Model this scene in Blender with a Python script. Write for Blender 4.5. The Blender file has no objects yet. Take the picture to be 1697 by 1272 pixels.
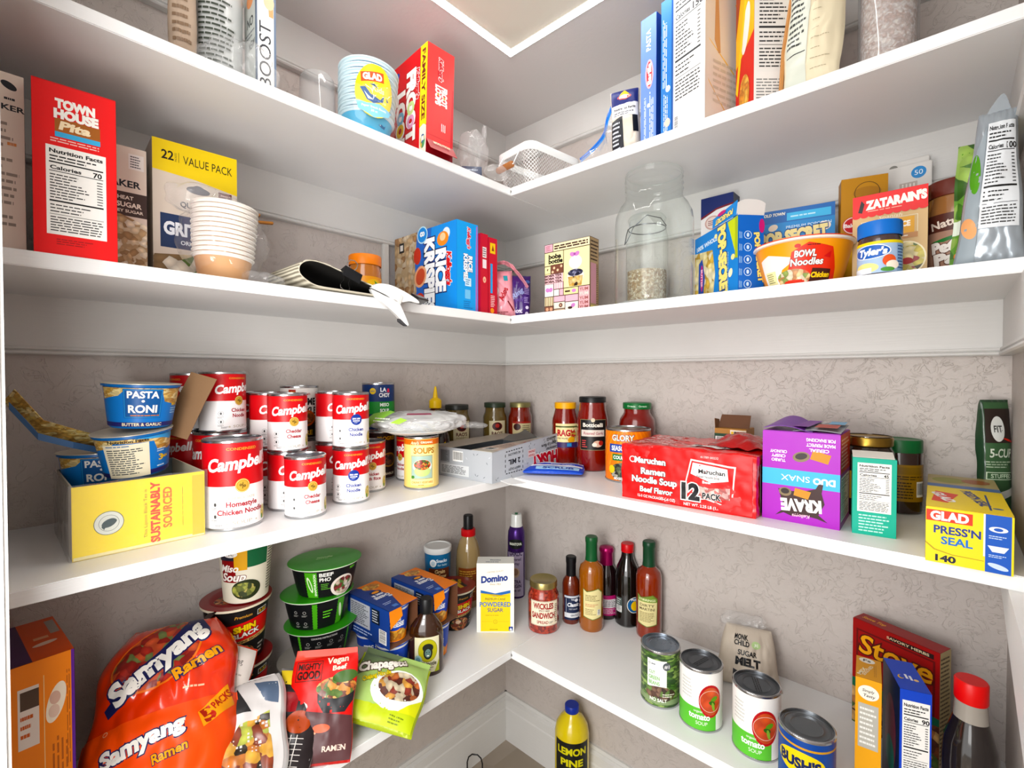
import bpy, bmesh, math, random
from mathutils import Vector, Matrix, noise
SC = bpy.context.scene
COL = SC.collection
R = math.radians
random.seed(7)
# ------------------------------------------------------------------ camera
F = 791.853; YAW = R(42.53584); PITCH = R(-0.9722)
CAM = Vector((1.04884, -1.11276, 1.16))
cd = bpy.data.cameras.new('camera'); cam = bpy.data.objects.new('camera', cd); COL.objects.link(cam)
cd.sensor_width = 36; cd.lens = F/1697*36; cd.clip_start = .01
cam.location = CAM; cam.rotation_euler = (R(90)+PITCH, 0, YAW); SC.camera = cam
# ------------------------------------------------------------------ light
SC.view_settings.view_transform = 'Standard'; SC.view_settings.look = 'None'
SC.view_settings.exposure = -0.1; SC.view_settings.gamma = 1; SC.view_settings.use_curve_mapping = False
W = bpy.data.worlds.new('world'); SC.world = W; W.use_nodes = True
W.node_tree.nodes['Background'].inputs[0].default_value = (1, .985, .965, 1)
W.node_tree.nodes['Background'].inputs[1].default_value = 2.3
def area(name, loc, target, sx, sy, power, col=(1, .985, .965)):
    l = bpy.data.lights.new(name, 'AREA'); l.shape = 'RECTANGLE'; l.size = sx; l.size_y = sy; l.energy = power; l.color = col
    o = bpy.data.objects.new(name, l); COL.objects.link(o); o.location = loc
    o.rotation_euler = (Vector(target)-Vector(loc)).to_track_quat('-Z', 'Y').to_euler(); return o
area('hall_light', (1.12, -1.95, 1.4), (.35, -.4, 1.0), 1.3, 1.9, 33)
area('camera_flash', (.74, -1.235, 1.02), (.25, -.45, 1.05), .28, .28, 4.6)
SC.cycles.transparent_max_bounces = 40
LAMP_EMIT = 33.0
# ------------------------------------------------------------------ helpers
FW = Vector((-math.sin(YAW)*math.cos(PITCH), math.cos(YAW)*math.cos(PITCH), math.sin(PITCH)))
RT = Vector((math.cos(YAW), math.sin(YAW), 0)); UP = RT.cross(FW)
ZA, ZB, ZC, ZD = 1.598, 1.3015, .926, .530
def ray(x, y): return FW+RT*((x-848.5)/F)-UP*((y-636)/F)
def at(x, y, z):
    d = ray(x, y); p = CAM+d*((z-CAM.z)/d.z); return (p.x, p.y)
def pd(x, dep):
    p = CAM+ray(x, 622.6)*dep; return (p.x, p.y)
def colx(x, X): d = ray(x, 622.6); p = CAM+d*((X-CAM.x)/d.x); return (p.x, p.y)
def coly(x, Y): d = ray(x, 622.6); p = CAM+d*((Y-CAM.y)/d.y); return (p.x, p.y)
def face(p): return math.atan2(CAM.x-p[0], -(CAM.y-p[1]))
def lin(h):
    c = [int(h[i:i+2], 16)/255 for i in (0, 2, 4)]
    return tuple((v/12.92 if v <= .04045 else ((v+.055)/1.055)**2.4) for v in c)+(1,)
def ink(h):     # paints and inks: slightly deeper than the screen colour picked for them
    r, g, b, a = lin(h); y = .3*r+.59*g+.11*b; s = 1.10
    return tuple(max(0., min(1., (y+(v-y)*s)))**1.14*.97 for v in (r, g, b))+(1,)
_M = {}
def M(h, rough=.42, metal=0., coat=0., alpha=1., bump=0., bscale=60.):
    k = (h, rough, metal, coat, alpha, bump, bscale)
    if k in _M: return _M[k]
    m = bpy.data.materials.new('paint_'+h); m.use_nodes = True; nt = m.node_tree; b = nt.nodes['Principled BSDF']
    b.inputs['Base Color'].default_value = ink(h); b.inputs['Roughness'].default_value = rough
    b.inputs['Metallic'].default_value = metal; b.inputs['Coat Weight'].default_value = coat; b.inputs['Alpha'].default_value = alpha
    b.inputs['Coat Roughness'].default_value = .08; b.inputs['Specular IOR Level'].default_value = .3
    n = nt.nodes.new('ShaderNodeTexNoise'); n.inputs['Scale'].default_value = bscale; n.inputs['Detail'].default_value = 4
    tc = nt.nodes.new('ShaderNodeTexCoord'); nt.links.new(tc.outputs['Object'], n.inputs['Vector'])
    if bump:
        bp = nt.nodes.new('ShaderNodeBump'); bp.inputs['Strength'].default_value = bump; bp.inputs['Distance'].default_value = .002
        nt.links.new(n.outputs['Fac'], bp.inputs['Height']); nt.links.new(bp.outputs['Normal'], b.inputs['Normal'])
    else:
        mr = nt.nodes.new('ShaderNodeMapRange'); mr.inputs['To Min'].default_value = max(0, rough-.04); mr.inputs['To Max'].default_value = min(1, rough+.04)
        nt.links.new(n.outputs['Fac'], mr.inputs['Value']); nt.links.new(mr.outputs['Result'], b.inputs['Roughness'])
    _M[k] = m; return m
def food(name, cols, scale=160, rough=.5, bump=.3, coat=0, stretch=None):
    if name in _M: return _M[name]
    m = bpy.data.materials.new(name); m.use_nodes = True; nt = m.node_tree; b = nt.nodes['Principled BSDF']; N = nt.nodes.new; L = nt.links.new
    tc = N('ShaderNodeTexCoord'); mp = N('ShaderNodeMapping'); L(tc.outputs['Object'], mp.inputs['Vector'])
    if stretch: mp.inputs['Scale'].default_value = stretch
    nz = N('ShaderNodeTexNoise'); nz.inputs['Scale'].default_value = scale*.5; nz.inputs['Detail'].default_value = 2
    L(mp.outputs[0], nz.inputs['Vector'])
    mx = N('ShaderNodeMixRGB'); mx.inputs[0].default_value = .012 if not stretch else .03
    L(mp.outputs[0], mx.inputs[1]); L(nz.outputs['Color'], mx.inputs[2])
    v = N('ShaderNodeTexVoronoi'); v.inputs['Scale'].default_value = scale; L(mx.outputs[0], v.inputs['Vector'])
    r = N('ShaderNodeValToRGB'); r.color_ramp.interpolation = 'CONSTANT'
    sp = N('ShaderNodeSeparateColor'); L(v.outputs['Color'], sp.inputs[0]); L(sp.outputs[0], r.inputs['Fac'])
    e = r.color_ramp.elements; e[0].color = lin(cols[0]); e[1].position = 1/len(cols); e[1].color = lin(cols[1])
    for i, c in enumerate(cols[2:]): q = e.new((i+2)/len(cols)); q.color = lin(c)
    dk = N('ShaderNodeMapRange'); dk.inputs['From Min'].default_value = 0; dk.inputs['From Max'].default_value = .6
    dk.inputs['To Min'].default_value = 1.1; dk.inputs['To Max'].default_value = .62; L(v.outputs['Distance'], dk.inputs['Value'])
    ml = N('ShaderNodeVectorMath'); ml.operation = 'SCALE'; L(r.outputs['Color'], ml.inputs[0]); L(dk.outputs[0], ml.inputs['Scale'])
    L(ml.outputs[0], b.inputs['Base Color']); b.inputs['Roughness'].default_value = rough; b.inputs['Coat Weight'].default_value = coat
    _M[name] = m; return m
def film(name, tint='ffffff', a=.16, rough=.12, gl=.5):
    """thin clear plastic or glass: a see-through sheet with a glossy skin"""
    k = ('film', name)
    if k in _M: return _M[k]
    m = bpy.data.materials.new(name); m.use_nodes = True; nt = m.node_tree; N = nt.nodes.new; L = nt.links.new
    nt.nodes.remove(nt.nodes['Principled BSDF']); out = nt.nodes['Material Output']
    tr = N('ShaderNodeBsdfTransparent'); tr.inputs[0].default_value = lin(tint)
    g = N('ShaderNodeBsdfGlossy'); g.inputs['Roughness'].default_value = rough
    d = N('ShaderNodeBsdfDiffuse'); d.inputs[0].default_value = (.9, .91, .92, 1)
    lw = N('ShaderNodeLayerWeight'); lw.inputs['Blend'].default_value = .3
    mr = N('ShaderNodeMapRange'); mr.inputs['From Min'].default_value = .35; mr.inputs['To Min'].default_value = .03; mr.inputs['To Max'].default_value = gl; L(lw.outputs['Facing'], mr.inputs['Value'])
    m1 = N('ShaderNodeMixShader'); m1.inputs[0].default_value = a; L(tr.outputs[0], m1.inputs[1]); L(d.outputs[0], m1.inputs[2])
    m2 = N('ShaderNodeMixShader'); L(mr.outputs[0], m2.inputs[0]); L(m1.outputs[0], m2.inputs[1]); L(g.outputs[0], m2.inputs[2])
    L(m2.outputs[0], out.inputs['Surface']); _M[k] = m; return m
# --- objects
def thing(name, label, cat, loc, rz=0, group=None, rot=None):
    o = bpy.data.objects.new(name, None); COL.objects.link(o); o.location = loc; o.empty_display_size = .02
    o.rotation_euler = rot if rot else (0, 0, rz); o['label'] = label; o['category'] = cat
    if group: o['group'] = group
    return o
def part(name, me, par, label=None, loc=None, rot=None, kind=None):
    o = bpy.data.objects.new(name, me); COL.objects.link(o); o.parent = par
    if loc is not None: o.location = loc
    if rot is not None: o.rotation_euler = rot
    if label: o['label'] = label
    if kind: o['kind'] = kind
    return o
def mesh(name, bm, mats, smooth=False):
    me = bpy.data.meshes.new(name); bm.to_mesh(me); bm.free()
    for m in (mats if isinstance(mats, (list, tuple)) else [mats]): me.materials.append(m)
    if smooth:
        for p in me.polygons: p.use_smooth = True
        try: me.set_sharp_from_angle(angle=R(38))
        except Exception: pass
    return me
def bxm(w, d, h, mat, bev=.0012, z0=0, cx=0, cy=0):
    bm = bmesh.new(); bmesh.ops.create_cube(bm, size=1)
    for v in bm.verts: v.co = Vector((v.co.x*w+cx, v.co.y*d+cy, (v.co.z+.5)*h+z0))
    if bev: bmesh.ops.bevel(bm, geom=bm.edges[:], offset=min(bev, w*.3, d*.3, h*.3), segments=2, affect='EDGES')
    return mesh('box', bm, mat)
def lathe(prof, mat, seg=56, ribs=0, ribamp=0, sx=1, sy=1, rz=None):
    """prof: [(r,z)]; ribs = knurled lid sides for z range rz"""
    bm = bmesh.new(); rings = []
    if ribs: seg = ribs*2
    for r, z in prof:
        if r < 1e-6: rings.append([bm.verts.new((0, 0, z))]); continue
        ring = []
        for i in range(seg):
            a = 2*math.pi*i/seg; rr = r
            if ribs and rz[0] <= z <= rz[1] and i % 2: rr -= ribamp
            ring.append(bm.verts.new((rr*math.sin(a)*sx, -rr*math.cos(a)*sy, z)))
        rings.append(ring)
    for a, b in zip(rings[:-1], rings[1:]):
        if len(a) == 1 and len(b) == 1: continue
        for i in range(seg):
            j = (i+1) % seg
            if len(a) == 1: bm.faces.new((a[0], b[j], b[i]))
            elif len(b) == 1: bm.faces.new((a[i], a[j], b[0]))
            else: bm.faces.new((a[i], a[j], b[j], b[i]))
    bmesh.ops.recalc_face_normals(bm, faces=bm.faces[:])
    return mesh('turned', bm, mat, True)
def tube(pts, r, mat, seg=8, closed=False):
    bm = bmesh.new(); rings = []; n = len(pts); P = [Vector(p) for p in pts]; up = Vector((.13, .21, .97))
    for i in range(n):
        a = P[i-1] if (i or closed) else P[i]; b = P[(i+1) % n] if (i < n-1 or closed) else P[i]
        t = (b-a).normalized(); s = t.cross(up).normalized(); q = s.cross(t)
        rings.append([bm.verts.new(P[i]+(s*math.cos(2*math.pi*k/seg)+q*math.sin(2*math.pi*k/seg))*r) for k in range(seg)])
    for i in range(n if closed else n-1):
        a, b = rings[i], rings[(i+1) % n]
        for k in range(seg): bm.faces.new((a[k], a[(k+1) % seg], b[(k+1) % seg], b[k]))
    if not closed: bm.faces.new(rings[0]); bm.faces.new(rings[-1])
    bmesh.ops.recalc_face_normals(bm, faces=bm.faces[:])
    return mesh('tube', bm, mat, True)
def prism(pts, y0, y1, mat, bev=0):
    """polygon in XZ pushed from y0 to y1"""
    bm = bmesh.new(); a = [bm.verts.new((x, y0, z)) for x, z in pts]; b = [bm.verts.new((x, y1, z)) for x, z in pts]
    bm.faces.new(a); bm.faces.new(b[::-1]); n = len(pts)
    for i in range(n): bm.faces.new((a[i], b[i], b[(i+1) % n], a[(i+1) % n]))
    bmesh.ops.recalc_face_normals(bm, faces=bm.faces[:])
    if bev: bmesh.ops.bevel(bm, geom=bm.edges[:], offset=bev, segments=2, affect='EDGES')
    return mesh('prism', bm, mat)
def sheet(fn, nu, nv, mat, thick=.0006, smooth=True):
    """a thin bent sheet: fn(u,v) -> point, u,v in 0..1, given real thickness"""
    bm = bmesh.new(); g = [[bm.verts.new(fn(i/nu, j/nv)) for i in range(nu+1)] for j in range(nv+1)]
    for j in range(nv):
        for i in range(nu): bm.faces.new((g[j][i], g[j][i+1], g[j+1][i+1], g[j+1][i]))
    bmesh.ops.recalc_face_normals(bm, faces=bm.faces[:])
    if thick: bmesh.ops.solidify(bm, geom=bm.faces[:], thickness=thick)
    return mesh('sheet', bm, mat, smooth)
# --- flat print: shapes in millimetres laid on a face as thin layers of ink
_T = {}
def glyphs(s, off):
    k = (s, round(off, 4))
    if k in _T: return _T[k]
    c = bpy.data.curves.new('t', 'FONT'); c.body = s; c.size = 1; c.offset = off; c.resolution_u = 3; c.align_x = 'LEFT'
    o = bpy.data.objects.new('t', c); me = bpy.data.meshes.new_from_object(o)
    v = [(p.co.x, p.co.y) for p in me.vertices]; f = [tuple(p.vertices) for p in me.polygons]
    bpy.data.objects.remove(o); bpy.data.curves.remove(c); bpy.data.meshes.remove(me)
    _T[k] = (v, f); return _T[k]
CAPH = max(v[1] for v in glyphs('H', 0)[0])
class Cv:
    def __init__(s): s.it = []
    def shift(s, dx):
        s.it = [((b[0]+dx, b[1], b[2]+dx, b[3]), l, [(a+dx, c) for a, c in vs], fs, m) for b, l, vs, fs, m in s.it]; return s
    def add(s, vs, fs, m):
        if isinstance(m, str): m = M(m, .4)
        x = [v[0] for v in vs]; y = [v[1] for v in vs]; bb = (min(x), min(y), max(x), max(y)); l = 0
        for b2, l2, *_ in s.it:
            if bb[0] < b2[2] and bb[2] > b2[0] and bb[1] < b2[3] and bb[3] > b2[1]: l = max(l, l2+1)
        s.it.append((bb, l, vs, fs, m)); return s
    def r(s, x0, y0, x1, y1, m): return s.add([(x0, y0), (x1, y0), (x1, y1), (x0, y1)], [(0, 1, 2, 3)], m)
    def p(s, pts, m): return s.add(pts, [tuple(range(len(pts)))], m)
    def e(s, cx, cy, rx, ry, m, rot=0, n=28):
        c, q = math.cos(R(rot)), math.sin(R(rot)); P = [(rx*math.cos(2*math.pi*i/n), ry*math.sin(2*math.pi*i/n)) for i in range(n)]
        return s.p([(cx+a*c-b*q, cy+a*q+b*c) for a, b in P], m)
    def ring(s, cx, cy, r, w, m, n=28):
        o = [(cx+r*math.cos(2*math.pi*i/n), cy+r*math.sin(2*math.pi*i/n)) for i in range(n)]
        q = [(cx+(r-w)*math.cos(2*math.pi*i/n), cy+(r-w)*math.sin(2*math.pi*i/n)) for i in range(n)]
        return s.add(o+q, [(i, (i+1) % n, n+(i+1) % n, n+i) for i in range(n)], m)
    def fr(s, x0, y0, x1, y1, t, m):
        return s.add([(x0, y0), (x1, y0), (x1, y1), (x0, y1), (x0+t, y0+t), (x1-t, y0+t), (x1-t, y1-t), (x0+t, y1-t)],
                     [(0, 1, 5, 4), (1, 2, 6, 5), (2, 3, 7, 6), (3, 0, 4, 7)], m)
    def t(s, txt, x, y, h, m, w=None, b=.02, sh=0, rot=0, ol=None, ow=.05, arc=0):
        v0 = glyphs(txt, 0)[0]
        if not v0: return s
        x0 = min(v[0] for v in v0); x1 = max(v[0] for v in v0); k = h/CAPH; kx = (w/(x1-x0)) if w else k; mx = (x0+x1)/2
        c, q = math.cos(R(rot)), math.sin(R(rot))
        for off, mm in ([(b+ow, ol)] if ol else [])+[(b, m)]:
            v, f = glyphs(txt, off); o = []
            for a, bb in v:
                X = (a-mx)*kx; Y = (bb-CAPH/2)*k; X += sh*Y
                if arc: Y += arc*(1-(2*X/(w or 1))**2)
                o.append((x+X*c-Y*q, y+X*q+Y*c))
            s.add(o, f, mm)
        return s
    def ln(s, x0, y0, x1, y1, n, m, t=None, rag=.35, rot=False, seed=1):
        """rows of print too small to read"""
        rd = random.Random(seed+n); vs = []; fs = []
        L = (x1-x0) if rot else (y1-y0); st = L/n; t = t or st*.42
        for i in range(n):
            a = i*st+st*.3; e = 1-rag*rd.random(); k = len(vs); p = 0
            while p < e:
                wl = .08+.14*rd.random(); q = min(e, p+wl); k = len(vs)
                if rot: X0, X1, Y0, Y1 = x0+a, x0+a+t, y0+p*(y1-y0), y0+q*(y1-y0)
                else: X0, X1, Y0, Y1 = x0+p*(x1-x0), x0+q*(x1-x0), y1-a-t, y1-a
                vs += [(X0, Y0), (X1, Y0), (X1, Y1), (X0, Y1)]; fs.append((k, k+1, k+2, k+3)); p = q+.025
        return s.add(vs, fs, m)
    def nutri(s, x0, y0, x1, y1, cal='70', k='111111', bg='f4f3ef', nf=True):
        H = y1-y0; w = x1-x0; s.r(x0, y0, x1, y1, bg); cx = (x0+x1)/2
        s.t('Nutrition Facts', cx, y1-H*.06, H*.042, k, w*.88, .035)
        s.ln(x0+w*.06, y1-H*.17, x1-w*.1, y1-H*.1, 2, k)
        s.r(x0+w*.05, y1-H*.195, x1-w*.05, y1-H*.18, k)
        s.t('Calories', x0+w*.32, y1-H*.245, H*.04, k, w*.5, .03); s.t(cal, x1-w*.15, y1-H*.245, H*.055, k, None, .03)
        s.r(x0+w*.05, y1-H*.29, x1-w*.05, y1-H*.282, k)
        s.ln(x0+w*.06, y1-H*.6, x1-w*.3, y1-H*.31, 9, '333333', H*.012, .5)
        s.ln(x1-w*.16, y1-H*.6, x1-w*.06, y1-H*.31, 9, '333333', H*.012, .1, seed=5)
        s.r(x0+w*.05, y1-H*.63, x1-w*.05, y1-H*.612, k)
        s.ln(x0+w*.06, y0+H*.24, x1-w*.2, y1-H*.65, 3, '333333', H*.012)
        s.r(x0+w*.05, y0+H*.225, x1-w*.05, y0+H*.23, k)
        s.ln(x0+w*.06, y0+H*.03, x1-w*.06, y0+H*.21, 6, '444444', H*.012, .1); return s
    def bar(s, x0, y0, x1, y1, v=False):
        s.r(x0, y0, x1, y1, 'f6f6f4'); rd = random.Random(3); p = .08; vs = []; fs = []
        while p < .92:
            q = p+.015+.03*rd.random(); k = len(vs)
            if v: vs += [(x0+.1*(x1-x0), y0+p*(y1-y0)), (x1-.1*(x1-x0), y0+p*(y1-y0)), (x1-.1*(x1-x0), y0+q*(y1-y0)), (x0+.1*(x1-x0), y0+q*(y1-y0))]
            else: vs += [(x0+p*(x1-x0), y0+.15*(y1-y0)), (x0+q*(x1-x0), y0+.15*(y1-y0)), (x0+q*(x1-x0), y0+.9*(y1-y0)), (x0+p*(x1-x0), y0+.9*(y1-y0))]
            fs.append((k, k+1, k+2, k+3)); p = q+.02+.03*rd.random()
        return s.add(vs, fs, '151515')
    def build(s, mp, su=0, sv=0, o0=.0002, od=.00013):
        mats = []; bm = bmesh.new()
        for bb, l, vs, fs, m in s.it:
            if m not in mats: mats.append(m)
            mi = mats.index(m); V = [bm.verts.new((a*.001, b*.001, l)) for a, b in vs]
            for f in fs:
                try: q = bm.faces.new([V[i] for i in f]); q.material_index = mi
                except ValueError: pass
        for st, ax in ((su, 0), (sv, 1)):
            if not st: continue
            lo = min(v.co[ax] for v in bm.verts); hi = max(v.co[ax] for v in bm.verts); k = math.ceil(lo/st)
            while k*st < hi:
                co = Vector((k*st, 0, 0)) if ax == 0 else Vector((0, k*st, 0)); no = Vector((1, 0, 0)) if ax == 0 else Vector((0, 1, 0))
                bmesh.ops.bisect_plane(bm, geom=bm.verts[:]+bm.edges[:]+bm.faces[:], plane_co=co, plane_no=no, dist=1e-7); k += 1
        for v in bm.verts: v.co = Vector(mp(v.co.x, v.co.y, o0+od*v.co.z))
        return mesh('print', bm, mats, bool(su))
def side(f, w, d, h):
    if f == 'front': return lambda u, v, o: (u, -d/2-o, v)
    if f == 'right': return lambda u, v, o: (w/2+o, u, v)
    if f == 'left': return lambda u, v, o: (-w/2-o, -u, v)
    if f == 'top': return lambda u, v, o: (u, v-d/2, h+o)
    if f == 'back': return lambda u, v, o: (-u, d/2+o, v)
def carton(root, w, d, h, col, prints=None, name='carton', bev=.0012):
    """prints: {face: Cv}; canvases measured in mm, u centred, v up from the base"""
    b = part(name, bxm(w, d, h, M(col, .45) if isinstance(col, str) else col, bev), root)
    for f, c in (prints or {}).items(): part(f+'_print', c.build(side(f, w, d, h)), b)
def seat(A, B, d):
    """front bottom edge from A to B, depth d behind -> centre, rz, width"""
    A = Vector(A); B = Vector(B); t = (B-A); w = t.length; rz = math.atan2(t.y, t.x); n = Vector((-t.y, t.x))/w
    c = (A+B)/2+n*d/2; return (c.x, c.y), rz, w
def cyl(rf): return lambda u, v, o: ((rf(v)+o)*math.sin(u/rf(v)), -(rf(v)+o)*math.cos(u/rf(v)), v)
def const(r): return lambda v: r
# --- materials of the place
def wallmat():
    m = bpy.data.materials.new('textured_plaster'); m.use_nodes = True; nt = m.node_tree; N = nt.nodes.new; L = nt.links.new; b = nt.nodes['Principled BSDF']
    b.inputs['Roughness'].default_value = .55
    g = N('ShaderNodeNewGeometry'); n1 = N('ShaderNodeTexNoise'); n1.inputs['Scale'].default_value = 60; n1.inputs['Detail'].default_value = 5; L(g.outputs['Position'], n1.inputs['Vector'])
    n2 = N('ShaderNodeTexNoise'); n2.inputs['Scale'].default_value = 34; n2.inputs['Roughness'].default_value = .65; n2.inputs['Detail'].default_value = 3; n2.inputs['Distortion'].default_value = 1.2; L(g.outputs['Position'], n2.inputs['Vector'])
    # thin trowel ridges: contour lines of a warped noise
    ab = N('ShaderNodeMath'); ab.operation = 'SUBTRACT'; ab.inputs[1].default_value = .5; L(n2.outputs['Fac'], ab.inputs[0])
    a2 = N('ShaderNodeMath'); a2.operation = 'ABSOLUTE'; L(ab.outputs[0], a2.inputs[0])
    mr = N('ShaderNodeMapRange'); mr.inputs['From Max'].default_value = .022; mr.inputs['To Min'].default_value = -.5; mr.inputs['To Max'].default_value = 0; L(a2.outputs[0], mr.inputs['Value'])
    n4 = N('ShaderNodeTexNoise'); n4.inputs['Scale'].default_value = 38; L(g.outputs['Position'], n4.inputs['Vector'])
    mk = N('ShaderNodeMapRange'); mk.inputs['From Min'].default_value = .38; mk.inputs['From Max'].default_value = .55; L(n4.outputs['Fac'], mk.inputs['Value'])
    mm = N('ShaderNodeMath'); mm.operation = 'MULTIPLY'; L(mr.outputs[0], mm.inputs[0]); L(mk.outputs[0], mm.inputs[1])
    ad = N('ShaderNodeMath'); ad.operation = 'ADD'; L(mm.outputs[0], ad.inputs[0]); L(n1.outputs['Fac'], ad.inputs[1])
    bp = N('ShaderNodeBump'); bp.inputs['Strength'].default_value = .58; bp.inputs['Distance'].default_value = .003; L(ad.outputs[0], bp.inputs['Height']); L(bp.outputs['Normal'], b.inputs['Normal'])
    n3 = N('ShaderNodeTexNoise'); n3.inputs['Scale'].default_value = 4; L(g.outputs['Position'], n3.inputs['Vector'])
    r = N('ShaderNodeValToRGB'); r.color_ramp.elements[0].color = lin('bbb2ac'); r.color_ramp.elements[1].color = lin('c5bdb7'); L(n3.outputs['Fac'], r.inputs['Fac']); L(r.outputs['Color'], b.inputs['Base Color'])
    return m
def woodpaint(name, c1, c2, rough=.4):
    m = bpy.data.materials.new(name); m.use_nodes = True; nt = m.node_tree; N = nt.nodes.new; L = nt.links.new; b = nt.nodes['Principled BSDF']
    g = N('ShaderNodeTexCoord'); mp = N('ShaderNodeMapping'); mp.inputs['Scale'].default_value = (6, 6, 260); L(g.outputs['Object'], mp.inputs['Vector'])
    n = N('ShaderNodeTexNoise'); n.inputs['Scale'].default_value = 1; n.inputs['Detail'].default_value = 4; L(mp.outputs[0], n.inputs['Vector'])
    bp = N('ShaderNodeBump'); bp.inputs['Strength'].default_value = .35; bp.inputs['Distance'].default_value = .001; L(n.outputs['Fac'], bp.inputs['Height']); L(bp.outputs['Normal'], b.inputs['Normal'])
    n2 = N('ShaderNodeTexNoise'); n2.inputs['Scale'].default_value = 7; n2.inputs['Detail'].default_value = 5; L(g.outputs['Object'], n2.inputs['Vector'])
    r = N('ShaderNodeValToRGB'); r.color_ramp.elements[0].color = lin(c1); r.color_ramp.elements[1].color = lin(c2); r.color_ramp.elements[0].position = .3; L(n2.outputs['Fac'], r.inputs['Fac']); L(r.outputs['Color'], b.inputs['Base Color'])
    b.inputs['Roughness'].default_value = rough; return m
WALL = wallmat(); SHELF = woodpaint('white_shelf_paint', 'e3e4e4', 'ebebea'); TRIM = woodpaint('trim_paint', 'cfcecb', 'd8d7d4', .45); CEIL = M('d4d1cf', .6, bump=.15, bscale=120)
def struct(name, me, label=None, par=None):
    o = bpy.data.objects.new(name, me); COL.objects.link(o)
    if par: o.parent = par
    else: o['kind'] = 'structure'
    if label: o['label'] = label
    return o
def slab(x0, x1, y0, y1, z0, z1, mat, bev=0):
    return bxm(x1-x0, y1-y0, z1-z0, mat, bev, z0, (x0+x1)/2, (y0+y1)/2)
WX = 1.122; CZ = 1.911
struct('floor', slab(-.1, 1.9, -3, .1, -.06, 0, food('floor_tile', ['b9aa98', 'b3a491', 'bfb09f'], 3, .4, 0)), 'pale tan floor below the shelves')
struct('ceiling', slab(-.1, WX+.1, -1.24, .1, CZ, CZ+.05, CEIL), 'flat pale ceiling of the pantry')
struct('wall_left', slab(-.1, 0, -1.24, .1, 0, CZ, WALL), 'trowelled greige wall behind the left shelves')
struct('wall_right', slab(0, WX, 0, .1, 0, CZ, WALL), 'trowelled greige wall behind the right-hand shelves')
struct('wall_side', slab(WX, WX+.1, -1.24, .1, 0, CZ, WALL), 'trowelled side wall at the far right')
struct('wall_front', slab(-.1, .40, -1.24, -1.151, 0, CZ, WALL), 'short wall beside the doorway at the left edge')
struct('trim_1', slab(.40, .43, -1.26, -1.1045, 0, CZ, TRIM, .003), 'white door casing seen edge-on at the left border')
def moulding(name, x0, x1, y0, y1, zt, hgt, axis, mat=TRIM, ret=False, foot=None):
    """board with a small moulded lower edge, run along a wall"""
    b = .012; P = [(0, zt), (b, zt), (b, zt-hgt+.0125), (b+.003, zt-hgt+.012), (b+.0035, zt-hgt+.0085), (b+.001, zt-hgt+.007), (b+.004, zt-hgt+.005), (b+.0045, zt-hgt+.002), (b+.002, zt-hgt), (0, zt-hgt)]
    if foot: P = foot
    bm = bmesh.new(); R0 = []; R1 = []
    for d, z in P:
        if axis == 'L': R0.append(bm.verts.new((d, y0, z))); R1.append(bm.verts.new((d, y1, z)))
        elif axis == 'R': R0.append(bm.verts.new((x0, -d, z))); R1.append(bm.verts.new((x1, -d, z)))
        else: R0.append(bm.verts.new((WX-d, y0, z))); R1.append(bm.verts.new((WX-d, y1, z)))
    n = len(P)
    for i in range(n): bm.faces.new((R0[i], R0[(i+1) % n], R1[(i+1) % n], R1[i]))
    bm.faces.new(R0); bm.faces.new(R1); bmesh.ops.recalc_face_normals(bm, faces=bm.faces[:])
    return struct(name, mesh('trim', bm, mat), ret or None)
k = 2
for zt, hg, lb in ((CZ, .098, 'at the ceiling'), (ZA-.0185, .092, 'under the top shelf'), (ZB-.0185, .09, 'under the second shelf'), (ZC-.0185, .09, 'under the third shelf'), (ZD-.0185, .09, 'under the lowest shelf')):
    moulding('trim_%d' % k, 0, 0, -1.15, 0, zt, hg, 'L', ret='painted cleat board with moulded lower edge on the left wall '+lb); k += 1
    moulding('trim_%d' % k, 0, WX, 0, 0, zt, hg, 'R', ret='painted cleat board with moulded lower edge on the right-hand wall '+lb); k += 1
    if zt < CZ and zt != ZC-.0185 and zt != ZD-.0185:
        moulding('trim_%d' % k, 0, 0, -.40, 0, zt, hg, 'S', ret='cleat board on the side wall '+lb); k += 1
for zt in (ZC-.0185,):      # side bracket cut on the slant below the third shelf
    bm = bmesh.new(); P = [(0, zt), (-.42, zt), (-.42, zt-.07), (-.16, zt+.0)]
    P = [(-.06, zt), (-.545, zt), (-.545, zt-.105), (-.50, zt-.105)]
    A = [bm.verts.new((WX-.02, y, z)) for y, z in P]; B = [bm.verts.new((WX, y, z)) for y, z in P]
    bm.faces.new(A); bm.faces.new(B[::-1])
    for i in range(4): bm.faces.new((A[i], B[i], B[(i+1) % 4], A[(i+1) % 4]))
    bmesh.ops.recalc_face_normals(bm, faces=bm.faces[:]); struct('trim_%d' % k, mesh('bracket', bm, SHELF), 'white slant-cut bracket on the side wall under the third shelf'); k += 1
struct('trim_%d' % k, slab(.0, .012, -.452, -.436, ZB, ZA-.0185-.09, TRIM, .002), 'narrow upright moulding strip on the left wall above the second shelf')
bp = [(0, .145), (.006, .145), (.008, .137), (.006, .132), (.014, .127), (.014, .104), (.016, .1), (.017, 0), (0, 0)]
moulding('baseboard_left', 0, 0, -1.15, 0, .145, .145, 'L', ret='pale baseboard with moulded top along the left wall', foot=bp)
moulding('baseboard_right', 0, WX, 0, 0, .145, .145, 'R', ret='pale baseboard with moulded top along the right-hand wall', foot=bp)
moulding('baseboard_side', 0, 0, -1.15, 0, .145, .145, 'S', ret='pale baseboard along the side wall', foot=bp)
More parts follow.
